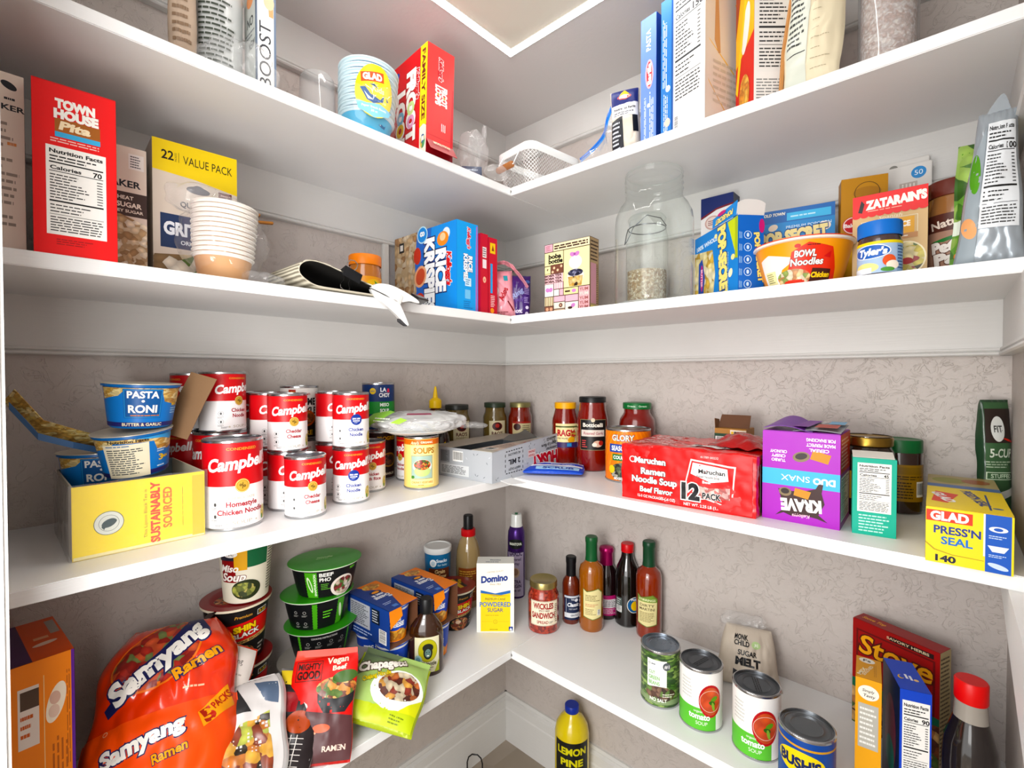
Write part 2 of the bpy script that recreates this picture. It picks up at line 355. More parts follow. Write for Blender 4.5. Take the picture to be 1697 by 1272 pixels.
for z, D, nm in ((ZA, .289, 'topmost white corner shelf carrying cereal boxes and the mesh basket'), (ZB, .2825, 'second white corner shelf from the top, with popcorn and glass jar'), (ZC, .303, 'third white corner shelf down, carrying the soup cans'), (ZD, .314, 'lowest white corner shelf with noodle cups and sauce bottles')):
    o = thing('corner_shelf', nm, 'shelf', (0, 0, z-.0185), group='white corner shelves')
    part('board', slab(0, D, -1.15, 0, 0, .0185, SHELF, .0012), o); part('board', slab(D+.0003, WX, -D, 0, 0, .0185, SHELF, .0012), o)
    part('screw_head', lathe([(0, .001), (.003, .001), (.003, 0)], M('9a9a98', .4, .8), 12), o, loc=(D+.0005, -D-.0004, .009), rot=(R(90), 0, 0))
# ceiling light: square fitting, glowing rim round a plain centre plate
lt = thing('ceiling_light', 'square ceiling light with glowing white rim and beige centre plate', 'lamp', (.505, -.505, CZ))
em = bpy.data.materials.new('lamp_glow'); em.use_nodes = True; eb = em.node_tree.nodes['Principled BSDF']
eb.inputs['Base Color'].default_value = (1, 1, 1, 1); eb.inputs['Emission Color'].default_value = (1, .975, .94, 1); eb.inputs['Emission Strength'].default_value = LAMP_EMIT
s_ = .2225; i_ = .204
def rimgeo(z0, z1, g):
    bm = bmesh.new()
    for x0, x1, y0, y1 in ((-s_+g, s_-g, i_+g, s_-g), (-s_+g, s_-g, -s_+g, -i_-g), (-s_+g, -i_-g, -i_-g, i_+g), (i_+g, s_-g, -i_-g, i_+g)):
        q = bmesh.ops.create_cube(bm, size=1)
        for v in q['verts']: v.co = Vector(((x0+x1)/2+v.co.x*(x1-x0), (y0+y1)/2+v.co.y*(y1-y0), (z0+z1)/2+v.co.z*(z1-z0)))
    return bm
part('rim_housing', mesh('rim', rimgeo(-.006, 0, 0), M('f4f3f0', .4)), lt); part('glowing_rim', mesh('rim', rimgeo(-.0064, -.0058, .0006), em), lt)
part('centre_plate', slab(-i_, i_, -i_, i_, -.004, 0, M('dcd8cc', .5)), lt)
# ================================================================== bags and other soft shapes
def bagsurf(w, h, t, cr=1., seed=0, crimp=.07, fs=30.):
    """half thickness of a pillow bag at (u,v); u centred, v from 0 to h (metres)"""
    def f(u, v):
        a = max(0., 1-abs(2*u/w)**2.6); b = max(0., 1-abs(2*(v/h)-1)**3.2)
        p = (a**.55)*(b**.6)
        n = noise.noise(Vector((u*fs+seed, v*fs, seed*1.7)))*.55+abs(noise.noise(Vector((u*fs*2.1+seed, v*fs*1.3, 4+seed))))*.5
        wr = math.sin(u*620)*.0004 if (v < crimp*h or v > (1-crimp)*h) else 0
        return t/2*p+cr*.012*n*(.25+.75*p)*min(1, 6*min(v/h, 1-v/h)+.12)+wr+.0008
    return f
def bag(root, w, h, t, mat, cv=None, cr=1., seed=0, name='pouch', n=44, fs=30., bend=0., taper=0., rc=0.):
    f = bagsurf(w, h, t, cr, seed, fs=fs)
    def mp(u, v, o):
        k = 1-taper*(v/h)-rc*abs(2*v/h-1)**3.5*(1+.25*math.sin(9*v/h+seed))
        return (u*k*(1-.03*math.sin(v*60+seed)), -(f(u, v)+o)+bend*(2*v/h-1)**2*.02, v)
    bm = bmesh.new(); nu, nv = n, min(70, int(n*h/w)+2); F_ = []; B_ = []
    for j in range(nv+1):
        v = h*j/nv; F_.append([]); B_.append([])
        for i in range(nu+1):
            u = w*(i/nu-.5); x, y, z = mp(u, v, 0); F_[-1].append(bm.verts.new((x, y, z)))
            g = f(u+.3*w, v)*.85; yb = max(g, .0008)+bend*(2*v/h-1)**2*.02
            B_[-1].append(F_[-1][-1] if i in (0, nu) else bm.verts.new((x, yb, z)))
    for j in range(nv):
        for i in range(nu):
            bm.faces.new((F_[j][i], F_[j][i+1], F_[j+1][i+1], F_[j+1][i]))
            q = [B_[j][i+1], B_[j][i], B_[j+1][i], B_[j+1][i+1]]
            try: bm.faces.new(q)
            except ValueError: pass
    for j in (0, nv):
        for i in range(nu):
            q = []
            for v in (F_[j][i], F_[j][i+1], B_[j][i+1], B_[j][i]):
                if v not in q: q.append(v)
            if len(q) > 2:
                try: bm.faces.new(q)
                except ValueError: pass
    bmesh.ops.recalc_face_normals(bm, faces=bm.faces[:])
    part(name, mesh('bag', bm, mat, True), root)
    if cv: part('front_print', cv.build(mp, .005, .005, .0009, .00022), root)
def blob(rx, ry, rz_, mat, seed=0, amp=.15, sub=5, flat=0., fs=26., zc=None):
    """crumpled closed skin, for clear film"""
    bm = bmesh.new(); bmesh.ops.create_icosphere(bm, subdivisions=sub, radius=1)
    for v in bm.verts:
        d = v.co.normalized(); x, y, z = d.x*rx, d.y*ry, d.z*rz_
        n = abs(noise.noise(Vector((x*fs+seed, y*fs, z*fs))))+.5*abs(noise.noise(Vector((x*fs*2.3, y*fs*2.3+seed, z*fs*2.3))))
        k = 1+amp*(n-.35); z = z*k+rz_
        v.co = (x*k, y*k, max(z, .0008))
    return mesh('blob', bm, mat, True)
FILM = film('clear_plastic_film'); CLEAR = film('clear_glass', 'fcfefd', .015, .03, .85); CRINK = film('crinkled_film', 'ffffff', .09, .12, .6)
TIN = M('c2c4c6', .25, 1.); TIND = M('7d838b', .3, 1.); WHITE = 'f2f2ef'
# ================================================================== cans
def tin(root, r, h, label, lo=.004, hi=.004, lidmat=None, ring=True, opened=False):
    lm = lidmat or TIND
    part('body', lathe([(0, .0015), (r*.93, .0015), (r*.97, 0), (r, .0015), (r, .004), (r-.001, .0045), (r-.001, h-.0045), (r, h-.004), (r, h-.0012), (r-.0015, h)]+[(r-.0025, h), (r-.0028, h-.0028)], TIN), root)
    L = [(r-.0026, h-.003), (r*.84, h-.003), (r*.82, h-.0024), (r*.79, h-.0024), (r*.77, h-.0032), (r*.6, h-.0032), (r*.585, h-.0028), (r*.56, h-.0028), (r*.545, h-.0034), (0, h-.0034)]
    part('lid', lathe(L, lm), root)
    part('label', label, root)
_lab = {}
def lab(key, r, h, fn, lo=.0045):
    if key not in _lab:
        c = Cv(); W_ = math.pi*r*1000; fn(c, W_, (h-.009)*1000); f = const(r-.0009)
        _lab[key] = c.build(lambda u, v, o: ((r-.0009+o)*math.sin(u/r), -(r-.0009+o)*math.cos(u/r), v+lo), .0045)
    return _lab[key]
RED = 'c8102a'
def camp(title, under=None, fam=False, patch='e9cf3a', blue=False, tc='a51c30', turn=0):
    def fn(c, W_, H):
        s = 1.28 if fam else 1.; q = H*(.52 if not fam else .49)
        c.r(-W_, 0, W_, H, 'f0eeee'); c.r(-W_, q, W_, H, RED)
        for x in (0, W_*1.0) if not fam else (0,):
            pass
        c.t('CONDENSED', 0, H-7*s, 3*s, 'd9a04e', 34*s, .02)
        c.t("Campbell's", 2, H-23*s, 14*s, 'ffffff', 80*s, .035, .25, 5)
        c.e(0, q, 8.2*s, 8.2*s, 'b8923c'); c.ring(0, q, 7.6*s, .6*s, 'f0dca0'); c.e(0, q, 6*s, 6*s, 'c9a653'); c.t('%', 0, q, 6*s, '6d5524', None, .02, 0, 30)
        y = q-16*s
        if blue: c.e(0, q, 10, 10, '1d3f94'); c.t('25% LESS', 0, q+1.6, 2.4, 'ffffff', 14, .03); c.t('SODIUM', 0, q-2.4, 2.2, 'ffffff', 12, .03); c.ln(-4, q-7, 4, q-4.5, 2, 'c6cfe8'); tc_ = '1d3f94'; y = q-18
        else: tc_ = tc
        if fam: c.t('FAMILY SIZE', 0, y+2, 3.2, 'b9a98a', 38, .0); y -= 7
        for ln_ in title: c.t(ln_, 0, y, 5.8*s, tc_, len(ln_)*3.9*s, .032); y -= 9.2*s
        c.t('SOUP', 0, 5.5*s, 4.2*s, 'b5aa96', 22*s, .0); c.e(-17*s, 5*s, 1.5, 1.5, 'cfc6b6'); c.e(17*s, 5*s, 1.5, 1.5, 'cfc6b6')
        c.e(31*s, 14, 7, 11, food('pasta_bits', ['e9cf3a', 'f4e08a', 'd8b53a'], 260, .4)); c.e(28*s, 7, 2, 4, '4c8a2c')
        for yy in (28, 14): c.ring(-30*s, yy*s, 4.2*s, .45, '8a8a8a'); c.e(-30*s, yy*s, 1.6*s, 2.2*s, '555555'); c.ln(-35*s, yy*s-8, -25*s, yy*s-5, 2, '777777')
        c.ln(-30*s, 2.5, -18*s, 6, 2, '666666')
        c.nutri(-W_+8, 4, -W_+34, H-8, '90'); c.t("Campbell's", W_-30, H-20, 9, 'ffffff', 40, .03, .28)
    return fn
GRP = 'red and white soup cans stacked on the third shelf'
def soup(p, z, key, fn, label, r=.0332, h=.1016, turn=19, grp=GRP):
    o = thing('soup_can', label, 'can', (p[0], p[1], z), face(p)+R(turn), grp)
    tin(o, r, h, lab(key, r, h, fn)); return o
CH = camp(['Cheddar', 'Cheese']); CN = camp(['Chicken', 'Noodle']); CNB = camp(['Chicken', 'Noodle'], blue=True); CC = camp(['Cream of', 'Chicken']); CRR = camp(['Chicken', 'with Rice']); HOMEF = camp(['Homestyle', 'Chicken Noodle'], fam=True)
z1 = ZC; z2 = ZC+.1018; zf = ZC+.1375
soup(pd(385, .755), z1, 'fam', HOMEF, 'large family-size red and white can of homestyle chicken noodle soup at the shelf front', .0425, .137, 17)
soup(pd(364, .852), z1, 'fam', HOMEF, 'family-size soup can almost hidden behind the big homestyle can', .0425, .137, -30)
soup(pd(369, .84), zf, 'cn74', CN, 'chicken noodle soup can beside the bent brown cardboard flap, on top of a big can', .0365, .104, 42)
soup((.04, -.872), z1, 'tallc', CN, 'lower soup can glimpsed left of the big homestyle can, under the cardboard flap', .0332, .137, -50)
soup((.040, -.868), zf, 'cn', CN, 'upper soup can peeping out behind the brown cardboard flap', turn=-60)
k = Vector((.042, -.768)); soup(k, z1, 'cc', CC, 'bottom can of the rearmost stack by the wall, mostly hidden', turn=35)
soup(k, z2, 'cc', CC, 'top can of the rearmost stack by the wall, only a dark red strip showing', turn=35)
k = Vector((.110, -.762)); soup(k, z1, 'cc', CC, 'lower red can behind the cheddar cheese stack', turn=38)
soup(k, z2, 'cc', CC, 'upper red can overlapped on its right by the upper cheddar cheese can', turn=38)
k = pd(476, .852); soup(k, z1, 'ch', CH, 'lower can half hidden behind the nearest cheddar cheese can', turn=40)
soup(k, z2, 'ch', CH, 'cheddar cheese soup can on top of a stack', turn=19)
soup(pd(505, .807), z1, 'ch', CH, 'cheddar cheese soup can standing alone, nearest the shelf edge', turn=20)
k = pd(551, .962); soup(k, z1, 'cc', CC, 'lower can showing a red strip behind the reduced-sodium cans', turn=55)
soup(k, z2, 'cc', CC, 'upper can peeping out left of the reduced-sodium chicken noodle can', turn=50)
k = pd(581, .897); soup(k, z1, 'cnb', CNB, 'lower reduced-sodium chicken noodle can with a blue round badge', turn=8)
soup(k, z2, 'cnb', CNB, 'upper reduced-sodium chicken noodle can with a blue round badge', turn=17)
soup(pd(611, .985), z1, 'crr', CRR, 'chicken with rice soup can under the bag of paper plates', turn=12)
soup(pd(681, 1.09), z1, 'cn', CN, 'red and white can just visible left of the yellow soup can', turn=-50)
def homest(c, W_, H):
    c.r(-W_, 0, W_, H, '2b2422'); c.r(-W_, H*.44, W_, H, 'f3f1ec'); c.p([(-26, H-3), (-12, H-3), (-12, H-14), (-19, H-19), (-26, H-14)], 'b5281e'); c.t('NEW', -19, H-9, 4.5, 'f0c95c', 11, .02)
    c.t("Campbell's", 6, H-12, 4, 'b5281e', 20, .02, .25); c.t('HOME', 8, H-27, 13, '1a1a1a', 40, .04); c.t('STYLE', 10, H-45, 13, '1a1a1a', 42, .04)
    c.e(4, 38, 24, 17, 'c8611e'); c.e(4, 38, 20, 13, food('brown_broth', ['c9762a', 'a54e17', 'e3a457', '6d3a14'], 200, .3)); c.t('GRE', 8, 9, 9, 'd8b23c', 26, .03)
k = Vector((.066, -.686)); o = thing('soup_can', 'lower half-hidden can of the tall homestyle stack at the wall', 'can', (k.x, k.y, z1), face(k)+R(10), GRP); tin(o, .0365, .107, lab('hs', .0365, .107, homest))
o = thing('soup_can', 'white-topped homestyle soup can at the back between the red stacks', 'can', (k.x, k.y, z1+.1072), face(k)+R(8), GRP); tin(o, .0365, .107, lab('hs', .0365, .107, homest))
def dark(c, W_, H):
    c.r(-W_, 0, W_, H, '33130f'); c.t('PROGRESS', 4, H-12, 8, 'd9a93a', 52, .03); c.e(6, 40, 22, 16, 'b98b3c'); c.e(6, 40, 18, 13, food('dark_soup', ['2c1a12', '593018', '8a4d22', '1d110b'], 200, .3)); c.t('BEEF BARLEY', 0, 9, 5, 'f1e6cf', 46, .02)
k = pd(627, 1.1); o = thing('soup_can', 'dark brown soup can beneath the blue and green miso can', 'can', (k[0], k[1], z1), face(k)+R(30), GRP); tin(o, .0365, .110, lab('dk', .0365, .110, dark))
def choy(c, W_, H):
    c.r(-W_, 0, W_, H, '15386e'); c.r(-W_, H*.34, W_, H*.62, '2a8f3e'); c.e(-16, H-14, 7, 7, 'e0c23c'); c.t('NEW', -16, H-14, 3, '22408a', 9, .02); c.t('LA', 8, H-11, 8.5, 'f4f4f4', 13, .035); c.t('CHOY', 11, H-23, 8.5, 'f4f4f4', 25, .035); c.e(20, H-11, 3, 3, 'd03a5a'); c.e(20, H-15, 3.6, 2, 'd03a5a')
    c.t('MISO', 11, H*.55, 7, 'eef4ee', 21, .035); c.t('SOUP', 11, H*.42, 7, 'eef4ee', 21, .035); c.e(2, H*.17, 26, 12, 'f0ead8'); c.e(2, H*.18, 22, 9, food('miso', ['c99a4a', 'e0b766', '9b6c28'], 220, .3))
o = thing('soup_can', 'blue and green miso soup can standing highest at the back', 'can', (k[0], k[1], z1+.1105), face(k)+R(5), GRP); tin(o, .0365, .108, lab('lc', .0365, .108, choy))
def amy(c, W_, H):
    c.r(-W_, 0, W_, H, 'edd68a'); c.r(-W_, H-12, W_, H-1, 'dd7726'); c.r(-26, 5, 26, H-14, 'f2e2a6'); c.t("Amy's", -16, H-8, 6, 'fbe9c8', 17, .02, .25); c.t('ORGANIC', 10, H-7, 4, 'fff2dd', 26, .03)
    c.t('SOUPS', 4, H-24, 11, 'b9862c', 44, .035); c.fr(-24, 18, 22, 66, .7, '6d6a40'); c.r(-23, 19, 21, 65, 'a9c0b4'); c.e(0, 44, 20, 14, 'f3f0e2'); c.e(0, 34, 17, 11, 'bfd08e'); c.e(0, 47, 17.5, 10.5, food('red_soup', ['c23a16', 'd8602a', '8e1f0e', 'e2a33c', '4f6b26'], 260, .3)); c.e(-20, 22, 3.5, 3, '4f8d3c')
    c.t('CHUNKY VEGETABLE', 0, 11, 4, 'cf8a2c', 46, .02); c.ln(-9, 3.5, 9, 7, 1, 'b98a3c')
    c.nutri(-W_+10, 6, -W_+40, H-16, '120')
k = pd(698, 1.012); o = thing('soup_can', 'pale yellow soup can with a picture of a red vegetable bowl', 'can', (k[0], k[1], z1), face(k)+R(3)); tin(o, .0368, .109, lab('amy', .0368, .109, amy))
def glory(c, W_, H):
    c.r(-W_, 0, W_, H, 'e8872a'); 
    for i in range(-8, 9): c.p([(i*9, H), (i*9+3, H), (i*22+6, H*.3), (i*22, H*.3)], 'f09a35')
    c.t('GLORY', -8, H-14, 12, 'f2ead6', 48, .03, 0, 0, '4c2a6a', .05); c.r(-40, H-46, 20, H-28, '254a9c'); c.t('SEASONED', -8, H-37, 10, 'f2f2f2', 52, .03); c.r(-32, H-64, 20, H-50, '2c7c3e'); c.t('COUNTRY', -8, H-57, 7, 'f2f2f2', 42, .03)
    c.e(-4, 20, 34, 20, food('collards', ['2b3327', '46543a', '171c15', 'b9b8a8', '6b7550'], 160, .4)); c.e(-34, 24, 8, 9, 'e4c52f'); c.t('MIXED GREENS', -4, 5, 5, 'f2f2f2', 46, .03)
k = pd(1041, 1.082); o = thing('food_can', 'wide orange can of seasoned greens behind the red noodle pack', 'can', (k[0], k[1], ZC), face(k)+R(-4)); tin(o, .0505, .117, lab('gl', .0505, .117, glory), lidmat=M('b8b4a8', .3, 1.))
def beans(c, W_, H):
    g = food('green_beans', ['4f7a2e', '7fa548', '2f4f22', '9bbb62', '35562a'], 90, .4, stretch=(1, 1, 2.4)); c.r(-W_, 0, W_, H, g); c.r(-24, 34, 14, H-12, 'e9ebe8')
    c.r(-W_, 4, W_, 14, '8fa07a'); c.e(2, 24, 30, 14, food('bowl_of_beans', ['5c3c30', '83624e', '6f8f45', '43302a'], 130, .4)); c.e(14, H-22, 7.5, 7.5, '5e6468'); c.t('#1', 14, H-22, 6, 'e9e9e9', 9, .02)
    c.t('CUT', -14, H-36, 5.5, '7dbb58', 12, .015); c.t('GREEN', -10, H-46, 6.5, '7dbb58', 21, .015); c.t('BEANS', -10, H-56, 6.5, '7dbb58', 21, .015); c.ring(-19, H-20, 2, .5, '2f3f58'); c.ln(-15, H-22, -4, H-18, 1, '2f3f58'); c.t('NO SALT', -2, 12, 6, 'eef2ea', 32, .03); c.ln(6, 18, 32, 26, 2, 'e8e2d8')
k = pd(1097, .928); o = thing('food_can', 'can of green beans with a pale panel, leftmost on the lowest right shelf', 'can', (k[0], k[1], ZD), face(k)+R(-3)); tin(o, .0375, .108, lab('gb', .0375, .108, beans), lidmat=M('9aa6b4', .28, 1.))
def tomato(c, W_, H):
    c.r(-W_, 0, W_, H, 'f0efec'); c.r(-W_+30, 0, 30, H*.38, '6cc04a'); c.e(20, H*.52, 21, 29, 'b9222a'); c.e(20, H*.52, 17.5, 25, food('tomato_soup', ['e2511f', 'e6591f', 'dd4a1c'], 60, .3)); c.ring(20, H*.52, 19.4, .8, 'e6c6b8')
    c.e(26, H*.56, 7, 4, '6a9c32', 30); c.e(22, H*.49, 6, 3.6, '3d6b22', -20); c.e(24, H*.43, 2.5, 8, '8db04a', 12); c.t('organic', -2, 33, 4, 'ecf7e4', 15, .01); c.t('tomato', 0, 24, 10, 'ffffff', 36, .03); c.t('SOUP', 4, 12, 6, 'ecf7e4', 20, .0); c.ln(-34, H*.5, -12, H-14, 6, 'cfcfcb')
for px, dp, lb, tn in ((1165, .868, 'white and green tomato soup can, left one of the pair, stamped dark lid', -4), (1258, .803, 'white tomato soup can to the right of its twin, beside the paper pouch', -8)):
    k = pd(px, dp); o = thing('soup_can', lb, 'can', (k[0], k[1], ZD), face(k)+R(tn), 'tomato soup cans on the lowest shelf'); tin(o, .0375, .110, lab('to', .0375, .11, tomato), lidmat=M('6f747a', .32, 1.))
    st = Cv().ln(-5, -22, 6, 22, 3, '2a2c30', None, .1, True).build(lambda u, v, o_: (u, v, .1069+o_)); part('date_stamp', st, o, rot=(0, 0, R(20 if px > 1200 else -30)))
def bush(c, W_, H):
    c.r(-W_, 0, W_, H, '1c4f9a'); c.r(-W_, H-12, W_, H-9, 'cf9f3c'); c.e(-2, H-34, 34, 18, 'e9d23a'); c.t("BUSH'S", -3, H-34, 14, '152a5c', 56, .05); c.e(0, 30, 26, 18, food('baked_beans', ['6b3118', '8c4a22', '542410'], 130, .3)); c.t('BEST', 0, H-52, 8, 'f2f2f2', 24, .03)
k = pd(1343, .705); o = thing('food_can', 'blue and yellow can of beans with a plain grey lid, rightmost of the cans', 'can', (k[0], k[1], ZD), face(k)+R(-10)); tin(o, .0375, .110, lab('bu', .0375, .11, bush), lidmat=M('84898e', .3, 1.))
# ================================================================== jars and bottles
def jar(nm, label, cat, p, z, prof, mat, lidr, lidz, lidh, lidcol, cv=None, lz=0, rf=None, turn=0, ribs=40, neck=None, metal=0., group=None, lidprint=None, rough=.35):
    o = thing(nm, label, cat, (p[0], p[1], z), face(p)+R(turn), group)
    bd = part('body', lathe(prof, mat), o)
    lm = M(lidcol, rough, metal)
    part('lid', lathe([(lidr*.97, lidz), (lidr, lidz+.0008), (lidr, lidz+lidh-.002), (lidr*.96, lidz+lidh), (lidr*.85, lidz+lidh), (lidr*.82, lidz+lidh-.0007), (0, lidz+lidh-.0005)], lm, ribs=ribs, ribamp=.0007, rz=(lidz+.0009, lidz+lidh-.0015)), o)
    if cv:
        f = rf or const(max(q[0] for q in prof)); part('label_print', cv.build(lambda u, v, o_: ((f(v+lz)+.0003+o_)*math.sin(u/f(v+lz)), -(f(v+lz)+.0003+o_)*math.cos(u/f(v+lz)), v+lz), .0045, .006), bd)
    return o
def JP(r, h, nr, sh=.025, base=.006): return [(0, .001), (r*.85, 0), (r*.97, .002), (r, base), (r, h-sh-.014), (r*.97, h-sh*.75-.014), (r*.86, h-sh*.35-.012), (nr, h-.012), (nr, h)]
SAUCE = M('7e1c0e', .12, 0, .8, 1, .25, 120); GLASSY = lambda c: M(c, .1, 0, .9)
# right-hand stretch of third shelf
c = Cv().r(-30, 0, 34, 62, 'e7d9a8').r(-30, 52, 34, 56, '55612f').t('RAGU', 0, 38, 15, 'b3202c', 46, .05).t('´', 20, 48, 10, 'b3202c').e(20, 33, 9, 11, food('tomato_print', ['c4301c', 'e0a63a', 'd9c24a'], 200, .4)).e(14, 20, 10, 8, 'd9a23a').r(-30, 0, 34, 14, '3e2660').r(2, 3, 14, 12, '3c86b8').t('Old World', -10, 24, 4, '4b2a1a', 26, .02)
jar('sauce_jar', 'pasta sauce jar with a yellow lid, left of the black-labelled jar', 'jar', pd(937, 1.27), ZC, JP(.0345, .158, .027, .03), SAUCE, .0285, .148, .016, 'e8b02c', c, .048, turn=4, neck=1)
c = Cv().r(-34, 0, 36, 76, '1f1d1d').t('Botticelli', 0, 62, 9, 'efe9dd', 50, .03).e(0, 74, 5, 5, 'd8cdb8').r(-30, 34, 30, 50, 'd9cfc6').t('Roasted Garlic', 2, 42, 6.5, '9c2a4a', 50, .01, .15).e(12, 16, 12, 8, 'd8b8a4').e(20, 18, 6, 6, 'a8322a').e(4, 14, 6, 5, 'e6e0d4').ln(-28, 6, -14, 26, 4, 'd05a5a').fr(-33.5, .5, 35.5, 75.5, .7, 'b9a67c')
jar('sauce_jar', 'tall tomato sauce jar with black lid and black label', 'jar', pd(982, 1.2), ZC, JP(.0385, .178, .0315, .045), SAUCE, .0335, .168, .014, '17181a', c, .052, turn=2, ribs=0)
jar('sauce_jar', 'round-shouldered tomato sauce jar with a green lid behind the orange can', 'jar', pd(1056, 1.166), ZC, [(0, 0), (.034, 0), (.041, .004), (.0435, .03), (.0435, .11), (.041, .128), (.034, .14), (.031, .145), (.031, .156)], SAUCE, .034, .154, .015, '17703a', Cv().t('Organic', -14, 0, 4, 'cfe8cf', 20, .02).t('Organic', 14, 0, 4, 'cfe8cf', 20, .02), .1615, const(.0343), ribs=0)
# left-hand stretch by the corner
RAO = lambda: Cv().r(-24, -2, 26, 50, 'cfc7a8').e(0, 34, 15, 12, '8f1a1a').e(0, 34, 14, 11, '3a0d0c').e(0, 36, 6, 6, 'a8322c').t("RAO'S", 0, 14, 9, '5c1818', 32, .03).ln(-16, 2, 16, 7, 2, '5c3a2a')
OLIVE = M('6b5b33', .12, 0, .8, 1, .2, 140)
jar('sauce_jar', 'sauce jar with black lid behind the paper plates, nearest the squeeze bottle', 'jar', pd(757, 1.335), ZC, JP(.037, .146, .031, .02), OLIVE, .0325, .14, .014, '2b2f2a', RAO(), .06, turn=22, ribs=0)
jar('sauce_jar', 'sauce jar with dark green lid standing left in the corner pair', 'jar', pd(820, 1.405), ZC, JP(.035, .147, .029, .02), OLIVE, .0315, .142, .014, '2f3d2c', RAO(), .055, turn=12, ribs=0)
jar('sauce_jar', 'jar with gold lid in the corner behind the grey box', 'jar', pd(862, 1.41), ZC, JP(.035, .147, .029, .02), M('7a2414', .12, 0, .8), .031, .142, .014, '8f8a63', Cv().r(-28, 0, 32, 46, 'cabf9a').r(-28, 42, 32, 48, '9c2a20').e(-14, 32, 11, 10, '8f1a1a').e(-14, 32, 10, 9, '3a0d0c').ln(2, 6, 28, 38, 6, '6a5a42'), .055, turn=8, ribs=0, metal=.7)
o = thing('squeeze_bottle', 'brown squeeze bottle with a pointed yellow tip by the left wall', 'bottle', (.034, -.31, ZC), face((.034, -.31)))
part('body', lathe([(0, 0), (.026, 0), (.029, .004), (.029, .12), (.026, .134), (.013, .146), (.013, .15)], M('5c2413', .15, 0, .7)), o)
part('tip', lathe([(.0155, .148), (.0165, .149), (.0165, .168), (.012, .173), (.007, .176), (.0035, .2), (.002, .206), (0, .206)], M('ecc822', .35), ribs=24, ribamp=.0007, rz=(.1495, .167)), o)
o = thing('sauce_bottle', 'black bottle with yellow lettering hidden behind the yellow soup can', 'bottle', (*pd(729, 1.19), ZC), face(pd(729, 1.19)))
part('body', lathe([(0, 0), (.022, 0), (.0235, .003), (.0235, .08), (.018, .1), (.012, .12), (.012, .135)], M('1e1612', .15, 0, .7)), o)
part('cap', lathe([(.0135, .13), (.0135, .148), (.012, .15), (0, .15)], M('17100e', .4)), o)
part('label_print', Cv().t('MAPLE', 2, 0, 11, 'd9b93a', 30, .03, .2, 25).build(cyl(const(.0238)), .004), o, loc=(0, 0, .06))
# gold- and green-lidded jars by the wall on the right
jar('preserve_jar', 'dark jar with a gold lid behind the teal carton', 'jar', pd(1440, .805), ZC, JP(.036, .134, .032, .012), M('33271c', .12, 0, .8, 1, .2, 90), .0345, .118, .0145, 'a58a4c', Cv().r(-60, 0, -20, 46, 'c9a948').ln(-56, 6, -26, 40, 5, '6a4a22'), .03, ribs=0, metal=1., rough=.3)
jar('spice_jar', 'jar with a green lid beside the gold-lidded jar', 'jar', (.985, -.045), ZC, JP(.0315, .125, .028, .008), M('38211a', .15, 0, .7), .0315, .103, .022, '1c6a3a', Cv().r(-30, 0, 34, 62, '9c7b2c').r(-30, 46, 34, 58, '8b6f28').bar(14, 8, 30, 34).ln(-26, 36, 30, 44, 2, '3b2a14').ln(-20, 4, 10, 34, 6, '3b2a14'), .022, turn=20)
# lowest shelf, right-hand run
def bottle(label, p, prof, mat, capprof, capcol, cv=None, lz=0, lr=.03, turn=0, nm='sauce_bottle', cat='bottle', capmetal=0., caprough=.35, capname='cap', group=None, z=ZD):
    o = thing(nm, label, cat, (p[0], p[1], z), face(p)+R(turn), group)
    bd = part('body', lathe(prof, mat), o); part(capname, lathe(capprof, M(capcol, caprough, capmetal)), o)
    if cv: part('label_print', cv.build(lambda u, v, o_: ((lr+.0004+o_)*math.sin(u/lr), -(lr+.0004+o_)*math.cos(u/lr), v+lz), .0045), bd)
    return o
MART = [(0, 0), (.027, 0), (.0295, .003), (.03, .01), (.0305, .145), (.027, .158), (.018, .166), (.0135, .172), (.0128, .18)]
CAPM = [(.0145, .165), (.0155, .172), (.0145, .18), (.0145, .214), (.0155, .216), (.0155, .226), (.0135, .229), (0, .229)]
def martlab(word):
    c = Cv(); c.p([(-24, 8), (0, 2), (24, 8), (26, 70), (14, 80), (-14, 72), (-25, 78)], '6f7a3a'); c.p([(-22.5, 10), (0, 4), (22.5, 10), (24.3, 68), (13.5, 78), (-14, 70), (-23.5, 75.5)], 'e3d9a8')
    if word: c.p([(-23, 62), (24, 62), (24.2, 68), (13.5, 78), (-14, 70), (-23.5, 75)], '7f9a45'); c.t('STIRRINGS', 0, 67, 5, 'eef0c8', 40, .02); c.t('DIRTY', 0, 54, 6, '5a4a32', 34, .01); c.t('MARTINI', 0, 45, 6, '5a4a32', 36, .01); c.ln(-18, 14, 18, 38, 7, '8a7a52')
    else: c.ln(-18, 48, 18, 64, 4, '8a7a52'); c.ln(-18, 34, 16, 42, 2, 'c98a6a'); c.ln(-18, 14, 8, 30, 4, '9a8a62'); c.bar(12, 14, 20, 28, True)
    return c
bottle('tall amber bottle with a green capsule neck and cream back label', pd(981, 1.19), MART, M('9c5f1c', .08, 0, 1.), CAPM, '1c5c34', martlab(0), .03, .0308, 6, group='green-necked cocktail mixer bottles')
bottle('reddish cocktail mixer bottle with a green neck, cream label facing out', pd(1077, 1.155), MART, M('8a3412', .08, 0, 1.), CAPM, '1a4a30', martlab(1), .03, .0308, -8, group='green-necked cocktail mixer bottles')
c = Cv().r(-20, 0, 24, 62, '22304f').r(-20, 6, 24, 18, 'd9dcdf').r(-20, 56, 24, 61, 'c9ced6').t('THE', 2, 52, 4, 'e2e6ee', 8).e(12, 50, 5, 4, 'e2e6ee').t('Classic', 4, 39, 9, 'eef0f4', 30, .03, .2).t('HOT SAUCE', 4, 28, 3.4, 'c9ced6', 22, .01).r(-15, 8, -14, 54, 'c9ced6').t('GENTLE', 6, 12, 4, '22304f', 18, .02)
